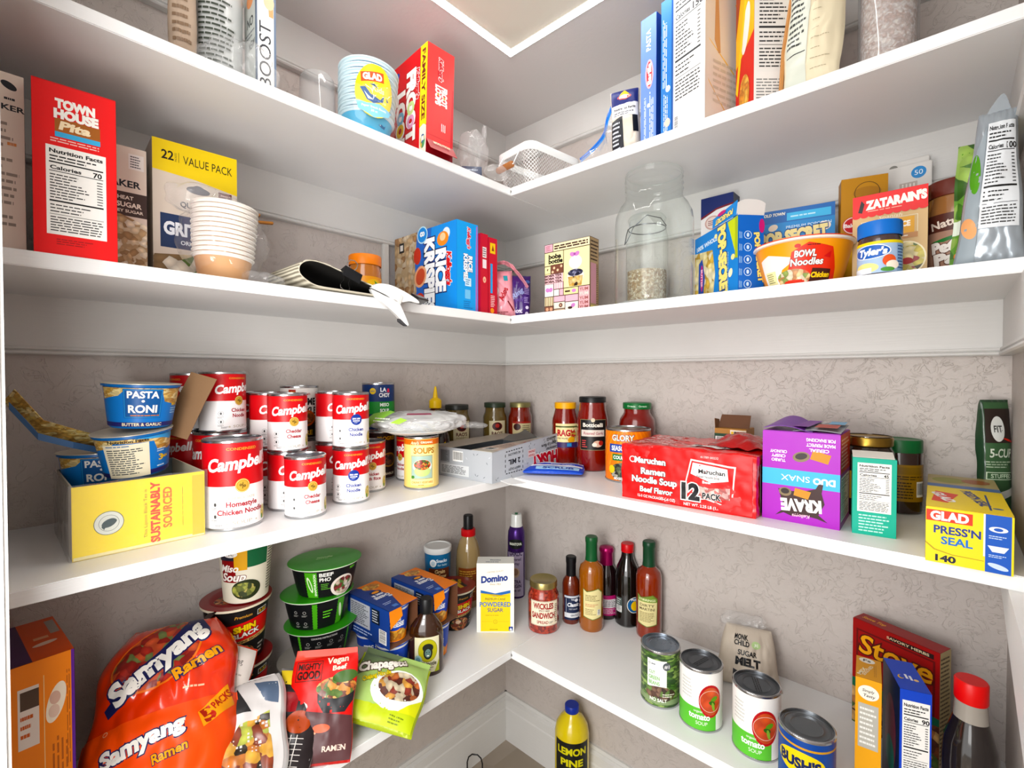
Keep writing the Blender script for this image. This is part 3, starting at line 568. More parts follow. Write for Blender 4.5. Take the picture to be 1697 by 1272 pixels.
bottle('small hot sauce bottle with black cap and navy label', pd(947, 1.222), [(0, 0), (.021, 0), (.0225, .004), (.0225, .098), (.02, .108), (.0125, .118), (.0115, .13)], M('6a2a16', .1, 0, .9), [(.0125, .115), (.0125, .15), (.0135, .152), (.0135, .165), (.0115, .167), (0, .167)], '15161a', c, .012, .0228, 6)
c = Cv().r(-22, 0, 30, 52, 'b52a72').r(-20, 20, 28, 42, 'e9e4e6').ln(-18, 22, 26, 40, 5, '33222e').ln(-18, 4, 26, 18, 4, 'e8c8d8')
bottle('dark sauce bottle with a magenta foil top', pd(1006, 1.25), [(0, 0), (.026, 0), (.0285, .004), (.0285, .105), (.024, .125), (.017, .138), (.0165, .15)], M('241214', .1, 0, .9), [(.0175, .135), (.0175, .168), (.019, .17), (.0195, .176), (.017, .181), (.008, .184), (0, .184)], 'ad2468', c, .012, .0288, 12, capmetal=.5, caprough=.25)
c = Cv().r(-34, 24, -16, 62, '55605e').ln(-32, 44, -18, 60, 3, 'c9cfca').bar(-33, 26, -17, 42, True).e(16, 46, 20, 20, 'e9e4d8').e(16, 46, 18.5, 18.5, '1f5f8e').e(16, 44, 10, 12, 'e6c02c').t('Pearl', 16, 60, 5, 'f2f2f2', 18, .02)
bottle('black soy sauce bottle with a red cap and round blue label', pd(1041, 1.212), [(0, 0), (.027, 0), (.0305, .004), (.0305, .125), (.026, .145), (.016, .168), (.0148, .178), (.0142, .186)], M('15100e', .08, 0, 1.), [(.0155, .183), (.016, .184), (.016, .202), (.0145, .204), (0, .204)], 'c8202a', c, .012, .0308, 6)
o = bottle('large soy sauce bottle with a big red cap at the far right', (1.075, -.205), [(0, 0), (.027, 0), (.030, .005), (.030, .1), (.028, .125), (.021, .15), (.018, .162), (.0165, .185)], M('2a2422', .08, 0, 1.), [(.0172, .183), (.018, .185), (.018, .210), (.0165, .212), (0, .212)], 'd8141c')
part('clear_neck', lathe([(.0195, .152), (.0183, .163), (.0170, .184)], M('c9c2b8', .1, 0, .8, .6)), o)
jl = Cv().r(-34, 0, 40, 60, 'efe7d2').fr(-33, 1, 39, 59, .6, '8b2a22').t('WICKLES', 0, 48, 13, '9e1f22', 50, .04).t('SPICY RED', 2, 37, 4, '6b1a1a', 26, .02).t('SANDWICH', 0, 25, 13, '9e1f22', 58, .04).t('SPREAD', -2, 9, 7, '9e1f22', 28, .02).ln(30, 6, 38, 52, 10, '6a3a2a').ln(14, 5, 26, 11, 2, '333333')
jar('relish_jar', 'jar of chopped red pepper relish with gold lid and cream label', 'jar', pd(901, 1.19), ZD, JP(.0385, .118, .033, .02), food('pepper_relish', ['a12a17', 'c0402a', '7d1a0e', 'b83a1e'], 140, .25, .4, .8), .0345, .107, .015, 'b5a878', jl, .022, rf=const(.0389), ribs=26, metal=.9, rough=.3)
o = thing('spray_can', 'purple and silver cooking spray can with a clear cap in the corner', 'can', (.135, -.098, ZD), face((.135, -.098))+R(-6))
part('body', lathe([(0, 0), (.0235, 0), (.025, .003), (.025, .17), (.0235, .186), (.019, .198), (.017, .2)], M('4a2a72', .25, .5)), o)
part('cap', lathe([(.0172, .198), (.0172, .204), (.0165, .206), (.0155, .232), (.014, .235), (0, .235)], M('dfe2df', .3, 0, .5)), o)
c = Cv().r(-25, 6, 25, 130, 'b8aec6').r(-78, 6, -25, 130, '6a4a92').e(0, 155, 22, 14, '16201c').t('MANTOVA', 0, 155, 7, 'dfe6d8', 36, .03).t('GARLIC', 0, 128, 12, '3a2a52', 40, .03).t('flavored', 0, 112, 8, '3a2a52', 32, .02).t('Spray', 0, 100, 8, '3a2a52', 22, .02).e(0, 74, 12, 14, 'c9b29c').e(0, 76, 8, 10, '9a7a66').t('EXTRA', 0, 48, 9, '3a2a52', 30, .03).t('VIRGIN', 0, 36, 9, '3a2a52', 34, .03).t('olive oil', 0, 24, 7, '3a2a52', 28, .02)
part('label_print', c.build(cyl(const(.0252)), .0045), o)
c = Cv().e(0, 0, 9, 4, '2c6a48').build(lambda u, v, o_: (u, -.0152-o_, v+.222), .004); part('nozzle', lathe([(0, 0), (.004, 0), (.004, .004), (0, .004)], M('2c6a48', .4)), o, loc=(0, -.004, .2345))
# left run of the lowest shelf
c = Cv().r(-30, 0, 34, 74, 'dcd8bc').e(4, 46, 24, 24, 'b7b32c').ring(4, 46, 24, 1, '8a8a2a').e(4, 42, 11, 14, '22261f').e(4, 52, 13, 9, '22261f').e(4, 41, 7, 9, '6d8a84').e(1, 43, 1.4, 1, '1a1a1a').e(7, 43, 1.4, 1, '1a1a1a').e(4, 36, 3, 1.3, 'e9e9e0').e(-20, 26, 10, 11, '9fbfc0').e(-20, 26, 6, 7, '6f9aa6').t('Chipotle', 6, 19, 8, '33301f', 38, .02).ln(-10, 4, 20, 12, 2, '6a6748').p([(34, 0), (34, 26), (20, 0)], 'a9b02c')
o = thing('sauce_bottle', 'flat brown chipotle sauce flask with black cap and cream label', 'bottle', (*pd(705, 1.01), ZD), face(pd(705, 1.01)))
sy = .55
part('body', lathe([(0, 0), (.033, 0), (.0355, .004), (.036, .012), (.036, .082), (.033, .1), (.02, .118), (.0125, .125), (.012, .135)], M('3d2312', .12, 0, .8), sy=.62), o)
part('cap', lathe([(.0135, .128), (.014, .13), (.014, .155), (.012, .158), (0, .158)], M('1a1a1c', .4), ribs=24, ribamp=.0006, rz=(.1305, .154)), o)
part('label_print', c.build(lambda u, v, o_: ((.0362+o_)*math.sin(u/.036*.86), -(.0362*.62+o_)*math.cos(u/.036*.86), v), .004), o, loc=(0, 0, .01))
o = thing('snack_canister', 'blue baby-snack canister with a white lid against the left wall', 'canister', (.040, -.308, ZD), face((.040, -.308))+R(6))
part('body', lathe([(0, 0), (.033, 0), (.0345, .003), (.0345, .03), (.031, .05), (.0305, .08), (.0335, .12), (.0345, .14), (.0345, .166)], M('1f6e9c', .35)), o)
part('lid', lathe([(.0355, .162), (.037, .164), (.037, .175), (.035, .177), (.031, .177), (.0305, .175), (0, .175)], M('e3e5e4', .35)), o)
c = Cv().r(-28, 84, 30, 126, '6b3a22').e(-16, 140, 9, 10, 'eef2f4').e(-16, 140, 5, 6, 'c6d8e2').t('Snacks', 7, 146, 8, 'e9f4fa', 28, .03).t('for baby', 9, 135, 5, 'bfe0ee', 26, .02).t('Grain', 2, 118, 9, 'f3dca8', 26, .03).t('& Grow', 4, 106, 9, 'f3dca8', 30, .03).ln(-20, 88, 24, 98, 2, 'd9b886')
rf = lambda v: .0345-.004*math.exp(-((v-.065)/.022)**2)
part('label_print', c.build(lambda u, v, o_: ((rf(v)+.0006+o_)*math.sin(u/.0345), -(rf(v)+.0006+o_)*math.cos(u/.0345), v), .0045, .006), o)
o = thing('vinegar_bottle', 'tall tan bottle with red collar and black cap behind the sugar box', 'bottle', (.070, -.225, ZD), face((.070, -.225)))
part('body', lathe([(0, 0), (.031, 0), (.034, .004), (.034, .12), (.032, .15), (.025, .175), (.018, .188), (.016, .2)], M('a08c66', .1, 0, .8)), o)
part('collar', lathe([(.0195, .19), (.02, .191), (.02, .207), (.018, .209), (.012, .209)], M('c2242a', .35)), o)
part('cap', lathe([(.0135, .207), (.0135, .243), (.012, .246), (0, .246)], M('141416', .4)), o)
part('label_print', Cv().r(-30, 20, 30, 110, '8a4a22').ln(-26, 30, 26, 104, 12, 'd8b05a').build(cyl(const(.0343)), .0045), o)
# floor
o = thing('oil_bottle', 'yellow bottle with a blue cap standing on the floor', 'bottle', (0, 0, 0), 0)
k = colx(950, .34); k = coly(949, -.06); o.location = (k[0], k[1], 0); o.rotation_euler = (0, 0, face(k))
part('body', lathe([(0, .001), (.04, 0), (.046, .005), (.046, .235), (.042, .26), (.03, .282), (.02, .292), (.018, .3)], M('dcc81a', .2, 0, .6)), o)
part('cap', lathe([(.0185, .299), (.019, .3), (.019, .318), (.0175, .32), (0, .32)], M('1c3a9c', .35), ribs=30, ribamp=.0006, rz=(.3005, .317)), o)
part('label_print', Cv().r(-50, 120, 50, 232, '1d1f1a').t('LEMON', 0, 205, 20, 'd9d23a', 80, .04).t('PINE', 0, 170, 20, 'd9d23a', 60, .04).build(cyl(const(.0462)), .005), o)
o = thing('wire_rack', 'black wire loop handle of a rack on the floor in the corner', 'rack', (*colx(786, .06), 0), R(35))
part('loop_handle', tube([(-.022, 0, 0), (-.022, 0, .055), (-.018, 0, .07), (-.008, 0, .079), (.008, 0, .079), (.018, 0, .07), (.022, 0, .055), (.022, 0, 0)], .002, M('1b1b1d', .35)), o)
part('base_wire', tube([(-.022, 0, .002), (-.022, -.12, .002), (.022, -.12, .002), (.022, 0, .002)], .002, M('1b1b1d', .35), closed=True), o)
o = bpy.data.objects['oil_bottle']; o.scale = (1, 1, .85)
food('mac_print', ['f0a52a', 'e38f1c', 'f6c04a', 'c97a1c'], 120, .35)
# ================================================================== third shelf: cartons, packs
def pouredge(m): return m
# tea carton (open tray) wrapped in film, holding pasta cups
A, B = (.241, -1.047), (.240, -.902); (c0, rz, w) = seat(A, B, .175); h = .094; d = .175
o = thing('tea_carton', 'yellow open-topped tea carton in crinkled film at the left end', 'carton', (c0[0], c0[1], ZC), rz)
YE = M('f0d820', .35, 0, .3); PK = M('e9e2cc', .5)
part('base_panel', bxm(w, d, .0015, PK, 0, .0002), o)
part('front_panel', bxm(w, .0016, h, YE, 0, 0, 0, -d/2+.0008), o); part('back_panel', bxm(w, .0016, h, M('8fa0a8', .5), 0, 0, 0, d/2-.0008), o)
part('side_panel', bxm(.0016, d-.004, h, M('b8b3a6', .5), 0, 0, -w/2+.0008), o); part('side_panel', bxm(.0016, d-.004, h, PK, 0, 0, w/2-.0008), o)
W2 = w*500
c = Cv().r(-W2+1, 2, W2-1, 92, 'f6de12').r(-W2+1, 1, W2-1, 5, 'efe6b8').r(W2-16, 3, W2-1, 90, 'f0b83a').e(-W2+36, 42, 15.5, 15.5, 'dfe3dc').ring(-W2+36, 42, 15.5, .7, '4a5a58').ring(-W2+36, 42, 10.5, .4, '4a5a58').e(-W2+36, 42, 8, 5, '2b4a50', 25).e(-W2+41, 44, 3, 2.4, '2b4a50').p([(-W2+28, 38), (-W2+31, 34), (-W2+33, 39)], '2b4a50')
c.t('This Lipton Black Tea is', 2, 46, 3.6, '8a6a20', 66, .0, 0, 90).t('SUSTAINABLY', 13, 46, 9.5, 'd3501e', 82, .05, 0, 90).t('SOURCED', 27, 50, 9.5, 'dd7a2a', 56, .04, 0, 90).ln(44, 20, 46, 84, 1, 'a8862a', None, .1, True)
part('front_print', c.build(side('front', w, d, h)), o)
part('film_wrap', sheet(lambda u, v: ((u-.5)*(w+.006), -d/2-.0035-.0022*abs(noise.noise(Vector((u*9, v*5, 2)))), .001+v*(h+.002)+.002*noise.noise(Vector((u*8, 3, 1)))*v), 40, 20, film('film_tea', 'ffffff', .03, .1, .2), .0002), o)
part('film_wrap', sheet(lambda u, v: (-w/2-.003-.003*abs(noise.noise(Vector((u*7, v*5, 8)))), -d/2+u*d, .001+v*h), 30, 14, CRINK, .0002), o)
BL = '1f7fc0'
def noodlecup(loc, tilt, label, variant):
    o = thing('pasta_cup', label, 'cup', loc, 0, 'blue pasta cups in the tea carton', rot=(tilt[0], tilt[1], face(loc)+R(tilt[2])))
    r0, r1, H = .036, .0435, .058; rf = lambda v: r0+(r1-r0)*(v/H)
    part('body', lathe([(0, .001), (r0*.95, 0), (r0, .002), (r1, H), (r1+.003, H+.0005), (r1+.003, H+.0035), (r1, H+.004)], M('1d6fb0', .35)), o)
    part('foil_lid', lathe([(r1+.0045, H+.004), (r1+.0045, H+.0048), (0, H+.0052)], M('d9d3c2', .3, .2)), o)
    c = Cv(); NO = food('noodle_print', ['e6c26a', 'd6a848', 'f2dd9a', 'c48f36'], 110, .4, stretch=(1, 1, 2.5))
    c.r(-90, 3, 90, 57, '1e7cc4'); c.p([(-60, 57), (-60, 40), (-32, 46), (-26, 52), (18, 50), (22, 38), (40, 34), (60, 38), (80, 46), (80, 57)], NO); c.r(-90, 3, 90, 9, '2b2c6e')
    if variant == 0:
        c.r(-26, 15, 18, 56, '1b5f9c'); c.fr(-25, 16, 17, 55, .7, '3fa0d8'); c.t('PASTA', -4, 48, 9, 'f4f4f0', 34, .035); c.e(-4, 39, 1.8, 1.8, 'f2f2ee'); c.t('RONI', -4, 28, 10, 'f4f4f0', 32, .035); c.ln(-18, 18, 16, 20, 1, 'd8893c', 1.2, .0)
        c.t('MEAL', 42, 34, 4, 'e6c63a', 14, .02); c.ln(34, 20, 54, 30, 3, 'a9d6ee'); c.t('BUTTER & GARLIC', -4, 6, 4, 'f0e6c8', 50, .02)
    else:
        c.r(-40, 2, 12, 50, 'e9e3cc'); c.ln(-36, 6, 8, 44, 12, '3a4048'); c.ln(-36, 46, 4, 49, 1, '2a6fa8'); c.t('Nutrition Facts', -10, 54, 4, '222222', 44, .03); c.t('3', 28, 24, 8, 'e6c63a', 6, .03); c.t('MIN', 36, 24, 4, 'e6c63a', 10, .02); c.ln(22, 32, 38, 38, 2, 'cfe6f2'); c.ln(22, 10, 40, 14, 1, 'cfe6f2')
        c.p([(-6, 57), (50, 57), (60, 50), (46, 47), (30, 52)], '4aa6dc')
    part('sleeve_print', c.build(lambda u, v, o_: ((rf(v)+.0006+o_)*math.sin(u/.0405), -(rf(v)+.0006+o_)*math.cos(u/.0405), v), .0045), o); return o
noodlecup((.178, -.966, 1.087), (R(2), R(2), 8), 'top blue pasta cup with large white lettering', 0)
noodlecup((.176, -.970, 1.020), (R(4), R(-5), 6), 'middle blue pasta cup with cream instructions panel, tilted under the top cup', 1)
noodlecup((.172, -.975, ZC+.002), (0, 0, 20), 'bottom blue pasta cup sunk inside the tea carton', 1)
noodlecup((.105, -1.005, ZC+.060), (0, 0, 10), 'blue pasta cup behind at the left, mostly hidden', 0)
# opened cardboard of the pasta multipack: left flap and right kraft flap
o = thing('cardboard_tray', 'opened blue multipack cardboard with a noodle-print flap and a bent brown flap', 'cardboard', (0, 0, 0), 0)
def flap(pts, wid, name, mats, lb):
    """ribbon through world points with a width vector"""
    P = [Vector(p) for p in pts]; n = len(P)-1
    def fn(u, v):
        q = u*n; i = min(int(q), n-1); t = q-i; return P[i].lerp(P[i+1], t)+Vector(wid)*(v-.5)
    return part(name, sheet(fn, n*4, 6, mats, .0009, False), o, lb)
def W3(px, py, dep): return CAM+ray(px, py)*(dep/1.0)
NOO = food('noodle_print2', ['ecca6a', 'd8a848', 'f6e29a', 'b98c34'], 120, .45, stretch=(1, 1, 2))
a0 = W3(14, 655, .62); a1 = W3(62, 706, .63); a2 = W3(120, 722, .66); a3 = W3(186, 738, .72)
flap([a0, a1, a2, a3], (.022, .01, .016), 'printed_flap', NOO, 'flap printed with noodles')
flap([a0-Vector((-.008, .0, .013)), a1-Vector((-.008, .0, .013)), a2-Vector((-.008, 0, .012)), a3-Vector((-.008, 0, .010))], (.002, 0, .009), 'flap_edge', M('5a7ca6', .4), 'blue printed edge')
k0 = W3(288, 722, .74); k1 = W3(318, 660, .76); k2 = W3(338, 622, .77)
flap([k0, k1, k2], (.03, .028, -.012), 'kraft_flap', M('8f7358', .7, bump=.2), 'bare brown inside of the flap')
# husky box
A, F0, B = Vector((.123, -.352)), Vector((.320, -.382)), Vector((.292, -.09))
(c0, rz, w) = seat(F0, B, .195); h = .068; d = .195
w = .285; t_ = (B-F0).normalized(); nn = Vector((-t_.y, t_.x)); cc = F0+t_*w/2+nn*d/2
o = thing('bin_liner_box', 'grey diamond-plate box of contractor bags lying upside down in the corner', 'box', (cc.x, cc.y, ZC), math.atan2(t_.y, t_.x))
G = 'b9bec4'
part('base_panel', bxm(w, d, .001, M('8b8f94', .5), 0, .0002), o)
fp = part('front_panel', prism([(-w/2, 0), (w/2, 0), (w/2, h+.018), (-w/2, h)], -d/2, -d/2+.0014, M(G, .35, .2)), o); part('back_panel', bxm(w, .0014, h, M(G, .35, .2), 0, 0, 0, d/2-.0007), o)
part('side_panel', bxm(.0014, d-.003, h, M(G, .35, .2), 0, 0, -w/2+.0007), o); part('side_panel', bxm(.0014, d-.003, h, M(G, .35, .2), 0, 0, w/2-.0007), o)
part('top_flap', bxm(w, .06, .001, M('b9b3a8', .4), 0, h, 0, -d/2+.03), o); part('top_flap', bxm(w, .075, .001, M('b0a79c', .4), 0, h, 0, d/2-.0375), o)
part('torn_flap', sheet(lambda u, v: (.03+u*.10, -.03+v*.04, h+.001+.02*v*u+.004*math.sin(u*6)*v), 8, 4, M('6b6864', .5), .0008), o)
part('bag_roll', lathe([(0, 0), (.022, 0), (.024, .002), (.024, .2), (.022, .202), (0, .202)], M('17171a', .35)), o, 'black rolled bags', loc=(-.11, 0, .035), rot=(0, R(90), 0))
def plate(c, x0, y0, x1, y1, n, seed=2):
    rd = random.Random(seed)
    for i in range(n):
        x = x0+4+(x1-x0-8)*rd.random(); y = y0+4+(y1-y0-8)*rd.random(); a = R(35 if i % 2 else 125); L_ = 4
        c.p([(x-L_*math.cos(a), y-L_*math.sin(a)), (x+.9*math.sin(a), y-.9*math.cos(a)), (x+L_*math.cos(a), y+L_*math.sin(a)), (x-.9*math.sin(a), y+.9*math.cos(a))], '70757c' if i % 3 else 'd2d6da')
W2 = w*500; c = Cv().r(-W2, 0, W2, 67, 'bfc6cd'); plate(c, -W2, 0, W2, 67, 40)
c.t('HUSKY', 66, 21, 25, 'c51f3a', 112, .06, -.1, 180, 'f0f0f0', .05).t('Contractor', 98, 41, 6, '22242a', 56, .02, 0, 180).t('Clean-Up Bags', 88, 50, 6, '22242a', 76, .02, 0, 180).t('22', 108, 58, 11, '22242a', 16, .03, 0, 180).t('BAGS', 86, 61, 6, '22242a', 24, .03, 0, 180)
c.p([(-8, 34), (22, 34), (22, 50), (-8, 50)], 'e3d2d2').t('STRONG', 7, 46, 4, 'b3202c', 26, .03, 0, 180).t('TOUGH', 7, 38, 4, 'b3202c', 24, .03, 0, 180)
c.t('2 MIL', -62, 36, 10, '22242a', 44, .04, 0, 180).t('42 GALLON', -62, 52, 4.5, '22242a', 46, .02, 0, 180).t('HEAVY DUTY', -62, 21, 4.5, '22242a', 46, .02, 0, 180)
for i in range(7):
    c.r(-94+i*9.4, 59, -88+i*9.4, 61, '22242a'); c.r(-94+i*9.4, 12, -88+i*9.4, 14, '22242a')
for i in range(4): c.r(-97, 16+i*11, -95, 22+i*11, '22242a'); c.r(-30, 16+i*11, -28, 22+i*11, '22242a')
part('front_print', c.build(lambda u, v, o_: (u, -d/2-o_, v*(1+.26*(u/w+.5))), .02), fp)
D2 = d*500; c = Cv().r(-D2, 0, D2, 67, 'b6babf'); plate(c, -D2, 0, D2, 67, 18, 5); c.r(-60, 34, -30, 62, '8d9196').ln(-58, 36, -32, 60, 9, '55585c').bar(-20, 38, 12, 62).r(-60, 6, 30, 30, 'd5d8da').ln(-56, 9, 24, 27, 6, '4a4a4c')
part('left_print', c.build(side('left', w, d, h)), o)
c = Cv().r(-120, 2, 0, 58, 'c6b3a8').bar(-118, 20, -92, 50).ln(-80, 6, -5, 50, 8, '7a6a62').t('HUSKY', 50, 30, 16, 'a33a3a', 70, .04)
part('top_print', c.build(side('top', w, d, h+.001)), o)
# wipes pack
k = [Vector(at(x, y, ZC)) for x, y in ((868, 797), (968, 803), (1003, 776), (905, 772))]
cc = sum(k, Vector((0, 0)))/4
o = thing('wipes_pack', 'flat blue and white pack of sponges in front of the grey box', 'pack', (cc.x-.008, cc.y-.040, ZC+.008), 0, rot=(R(-86), 0, R(31)))
c = Cv(); c.r(-70, 4, 70, 82, '1f4fc0').r(-70, 30, 66, 40, 'f1f4f8').p([(-70, 52), (70, 60), (70, 68), (-70, 58)], 'f1f4f8').r(-40, 8, 60, 26, 'a6cdea').t('SCRUB', 12, 17, 10, '1c3f9c', 70, .04).e(-50, 70, 14, 8, '3f9ad8').t('Easy Clean', 20, 48, 6, 'dfe8f4', 56, .02)
bag(o, .142, .080, .016, M('2a5cc8', .25, 0, .5), c, .25, 3)
o = thing('paper_napkin', 'white folded paper strip lying on the shelf corner', 'paper', (.318, -.335, ZC+.0005), R(-22)); part('sheet_strip', sheet(lambda u, v: ((u-.5)*.13, (v-.5)*.035, .001+.004*u*u), 10, 3, M('eceded', .6), .0015), o)
# paper plates in a clear bag
o = thing('paper_plate_pack', 'bag of white paper plates lying on top of the soup cans', 'plates', (*pd(694, 1.04), ZC+.1105), face(pd(688, 1.045)))
for i in range(9): part('plate', lathe([(0, .001), (.062, .0012), (.078, .0085), (.086, .0095), (.086, .0105), (.0775, .0095), (.062, .0022), (0, .002)], M('ecece8', .6), 40), o, loc=(0, 0, .001+i*.0026), rot=(R(1), R(-1), 0))
part('film_bag', blob(.102, .088, .024, film('film_plates', 'ffffff', .38, .15, .5), 4, .22), o)
part('bag_tail', blob(.034, .022, .007, CRINK, 8, .5, 4), o, loc=(.115, -.01, .008))
pk = lambda v: math.sqrt(max(.05, 1-((v-.027)/.034)**2))
part('wrapper_print', Cv().p([(-150, 12), (-150, 44), (-96, 52), (-70, 50), (-84, 36), (-118, 24)], '93c850').p([(-60, 30), (-40, 40), (-24, 36), (-40, 28)], 'a8d45e').r(-30, 45, 30, 48, '8c4a5e').ln(-110, 30, -60, 40, 2, 'e6efe0').build(lambda u, v, o_: ((.110*pk(v)+o_)*math.sin(u/.11), -(.098*pk(v)+o_)*math.cos(u/.11), v), .006, .004), o)
# ramen multipack
(c0, rz, w) = seat((.58, -.287), (.818, -.271), .17); h = .104; d = .17
o = thing('ramen_multipack', 'large red twelve-pack of beef ramen, left of the purple cereal box', 'pack', (c0[0], c0[1], ZC), rz)
REDM = M('d4141e', .28, 0, .5)
def packbox(w, d, h, seed, amp=.0035):
    def f(x, y, z):  # superellipsoid-ish soft box
        n = noise.noise(Vector((x*28+seed, y*28, z*36)))*.6+abs(noise.noise(Vector((x*60, y*55+seed, z*70))))*.5
        return n*amp
    bm = bmesh.new(); bmesh.ops.create_cube(bm, size=1)
    bmesh.ops.subdivide_edges(bm, edges=bm.edges[:], cuts=38, use_grid_fill=True)
    for v in bm.verts:
        x, y, z = v.co; r = .06
        sx = min(1, (.5-abs(x))/.03); 
        X = x*w; Y = y*d; Z = (z+.5)*h
        ed = sum(1 for q in (abs(x), abs(y), abs(z)) if q > .485)
        q = f(X, Y, Z)
        if abs(y) >= .5-1e-4: Y += math.copysign(q-.001, y)
        if abs(x) >= .5-1e-4: X += math.copysign(q-.001, x)
        if z >= .5-1e-4: Z += q*1.5
        if ed >= 2: X *= .988; Y *= .985; Z = Z if z < 0 else Z-.002
        v.co = (X, Y, max(0, Z))
    return mesh('pack', bm, REDM, True), f
me, ff = packbox(w, d, h, 3); part('wrapper', me, o)
W2 = w*500; c = Cv(); c.r(-W2+3, 3, W2-4, 101, 'd4141e')
c.ring(-97, 76, 6, 1.6, 'f2f2f2').t('Maruchan', -62, 76, 10.5, 'f6f6f6', 60, .045, 0, 0, '1a1a1a', .05).t('Ramen', -56, 56, 11, 'f6f6f6', 46, .04, 0, 0, '1a1a1a', .05).t('Noodle Soup', -54, 40, 11, 'f6f6f6', 86, .04, 0, 0, '1a1a1a', .05).t('Beef Flavor', -50, 22, 9.5, 'f6f6f6', 62, .03, 0, 0, '1a1a1a', .05).t('12-3 OZ PACKAGES-(36 OZ)', -50, 9, 4.6, 'f2e6e6', 72, .02).t('NET WT. 2.25 LB (1.02kg)', 38, 7, 4.6, 'f2e6e6', 72, .02)
c.p([(-2, 18), (14, 88), (78, 82), (90, 82), (84, 20), (70, 12), (40, 20), (4, 12)], 'f3e6e4').p([(0, 20), (16, 85), (78, 79), (87, 79), (82, 22), (70, 15), (40, 22), (5, 15)], 'd4141e')
c.p([(14, 62), (18, 82), (76, 76), (78, 56), (50, 50)], 'f1efee').t('Maruchan', 50, 68, 7, '1b1b1b', 44, .03).t('Ramen Noodle Soup', 44, 59, 4, '1b1b1b', 38, .01).p([(14, 48), (44, 40), (80, 44), (80, 24), (20, 20)], food('ramen_brick', ['e3a6a0', 'c86a62', 'efc9bf', 'b8433c'], 120, .4)).t('Beef', 42, 50, 4.5, 'f0f0f0', 14, .03)
c.t('12', 14, 30, 26, '1f2024', 28, .06, 0, 0, 'f3f0ee', .05).t('PACK', 50, 26, 10, '1f2024', 30, .04, 0, 0, 'f3f0ee', .04).t('41789 00232', 46, 93, 3.6, 'e9c8c6', 30, .01)
part('front_print', c.build(lambda u, v, o_: (u*.985, -d/2-ff(u, -d/2, v)-.0002-o_, v), .004, .004, .0016, .0002), o)
c = Cv().ln(-100, 20, -10, 78, 5, 'e7c2c0').ln(-100, 90, -20, 150, 4, 'e7c2c0').p([(-6, 30), (60, 20), (74, 52), (40, 70), (4, 60)], 'e6dedc').t('Maruchan', 34, 46, 11, '1b1b1b', 58, .03, 0, -12)
part('top_print', c.build(lambda u, v, o_: (u*.985, v-d/2, h+ff(u, v-d/2, h)*1.5+.001+o_), .004, .004, .0008, .0002), o)
part('torn_wrapper', sheet(lambda u, v: (w/2-.09+u*.105, -.045+v*.1+.006*math.sin(u*9), h+.004+.022*math.sin(math.pi*min(1, u*1.1))*max(0., math.sin(math.pi*v))**.7+.006*noise.noise(Vector((u*7, v*7, 3)))), 26, 18, M('a8141e', .22, 0, .6), .0006), o)
part('dark_end', bxm(.0008, d*.86, h*.78, M('3a1412', .35, 0, .5), 0, .006, w/2+.0022, .005), o, 'dark folded end of the wrapper')
# krave cereal
(c0, rz, w) = seat((.821, -.25), (.928, -.248), .105); h = .145; d = .105
o = thing('cereal_box', 'purple cereal snack box standing upside down with its top torn open', 'box', (c0[0], c0[1], ZC), rz)
PU = 'a01fb4'; W2 = w*500; c = Cv().r(-W2, 0, W2, 144, 'a822b8').r(-W2, 58, W2, 84, '4fb6dc').t('DUO', 33, 70, 9, 'f3f6fa', 28, .05, 0, 180).t('SNAX', -6, 71, 9, 'f3f6fa', 40, .0, 0, 180)
BR = '3c1712'; CK = M('c9953f', .5)
c.p([(-34, 8), (-20, 22), (-26, 38), (-30, 52), (-12, 50), (6, 52), (22, 58), (26, 66), (32, 66), (30, 52), (34, 36), (26, 18), (38, 8), (24, 12), (8, 14), (-10, 10), (-22, 14)], BR)
c.t('KRAVE', 2, 29, 17, 'f6f4ee', 54, .06, 0, 184).t('Kelloggs', 2, 12, 5, 'f0c8d8', 24, .02, .2, 184).p([(-8, 44), (12, 40), (16, 52), (-6, 56)], CK).e(-20, 48, 9, 7, '8a7a5c').e(-20, 49, 6, 4.4, '2a1712').p([(14, 104), (38, 98), (42, 112), (18, 118)], CK).e(2, 106, 12, 8, '8a7a5c', 15).e(2, 107, 8.5, 5, '2a1712', 15)
c.t('CEREAL', 26, 116+2, 4.6, 'f3e9f6', 26, .03, 0, 180).t('MADE PERFECT', 28, 126, 4.6, 'f3e9f6', 38, .03, 0, 180).t('FOR SNACKING', 28, 134, 4.6, 'f3e9f6', 38, .03, 0, 180).t('TURBO', -30, 98, 4.4, 'f3e9f6', 20, .03, 0, 180).t('CRISPY', -30, 105, 4.4, 'f3e9f6', 20, .03, 0, 180).t('CRUNCHY', -30, 112, 4.4, 'f3e9f6', 24, .03, 0, 180)
c2 = Cv().r(-52, 0, 52, 144, 'a04a9a').r(-52, 84, 52, 144, 'c8402a').nutri(-44, 10, 40, 78, '110').ln(-44, 90, 40, 138, 8, 'f0c8b8')
part('carton', bxm(w, d, h, M(PU, .4), .001), o)
part('front_print', c.build(side('front', w, d, h)), o); part('right_print', c2.build(side('right', w, d, h)), o); part('left_print', Cv().r(-52, 0, 52, 144, '3a6ab8').r(-52, 0, 52, 30, 'e8a62a').build(side('left', w, d, h)), o)
part('torn_flap', sheet(lambda u, v: (-w/2+.0+u*.07, -d/2+.004+v*.085, h+.0015+.018*math.sin(math.pi*min(1, .1+u))*(.4+.6*v)), 16, 6, M('7a3fa0', .4), .0008), o)
part('torn_flap', sheet(lambda u, v: (-.012+u*.065, -d/2+.01+v*.085, h+.001+.006*v+.003*math.sin(3*u)), 10, 6, M('a8aab0', .45), .0008), o)
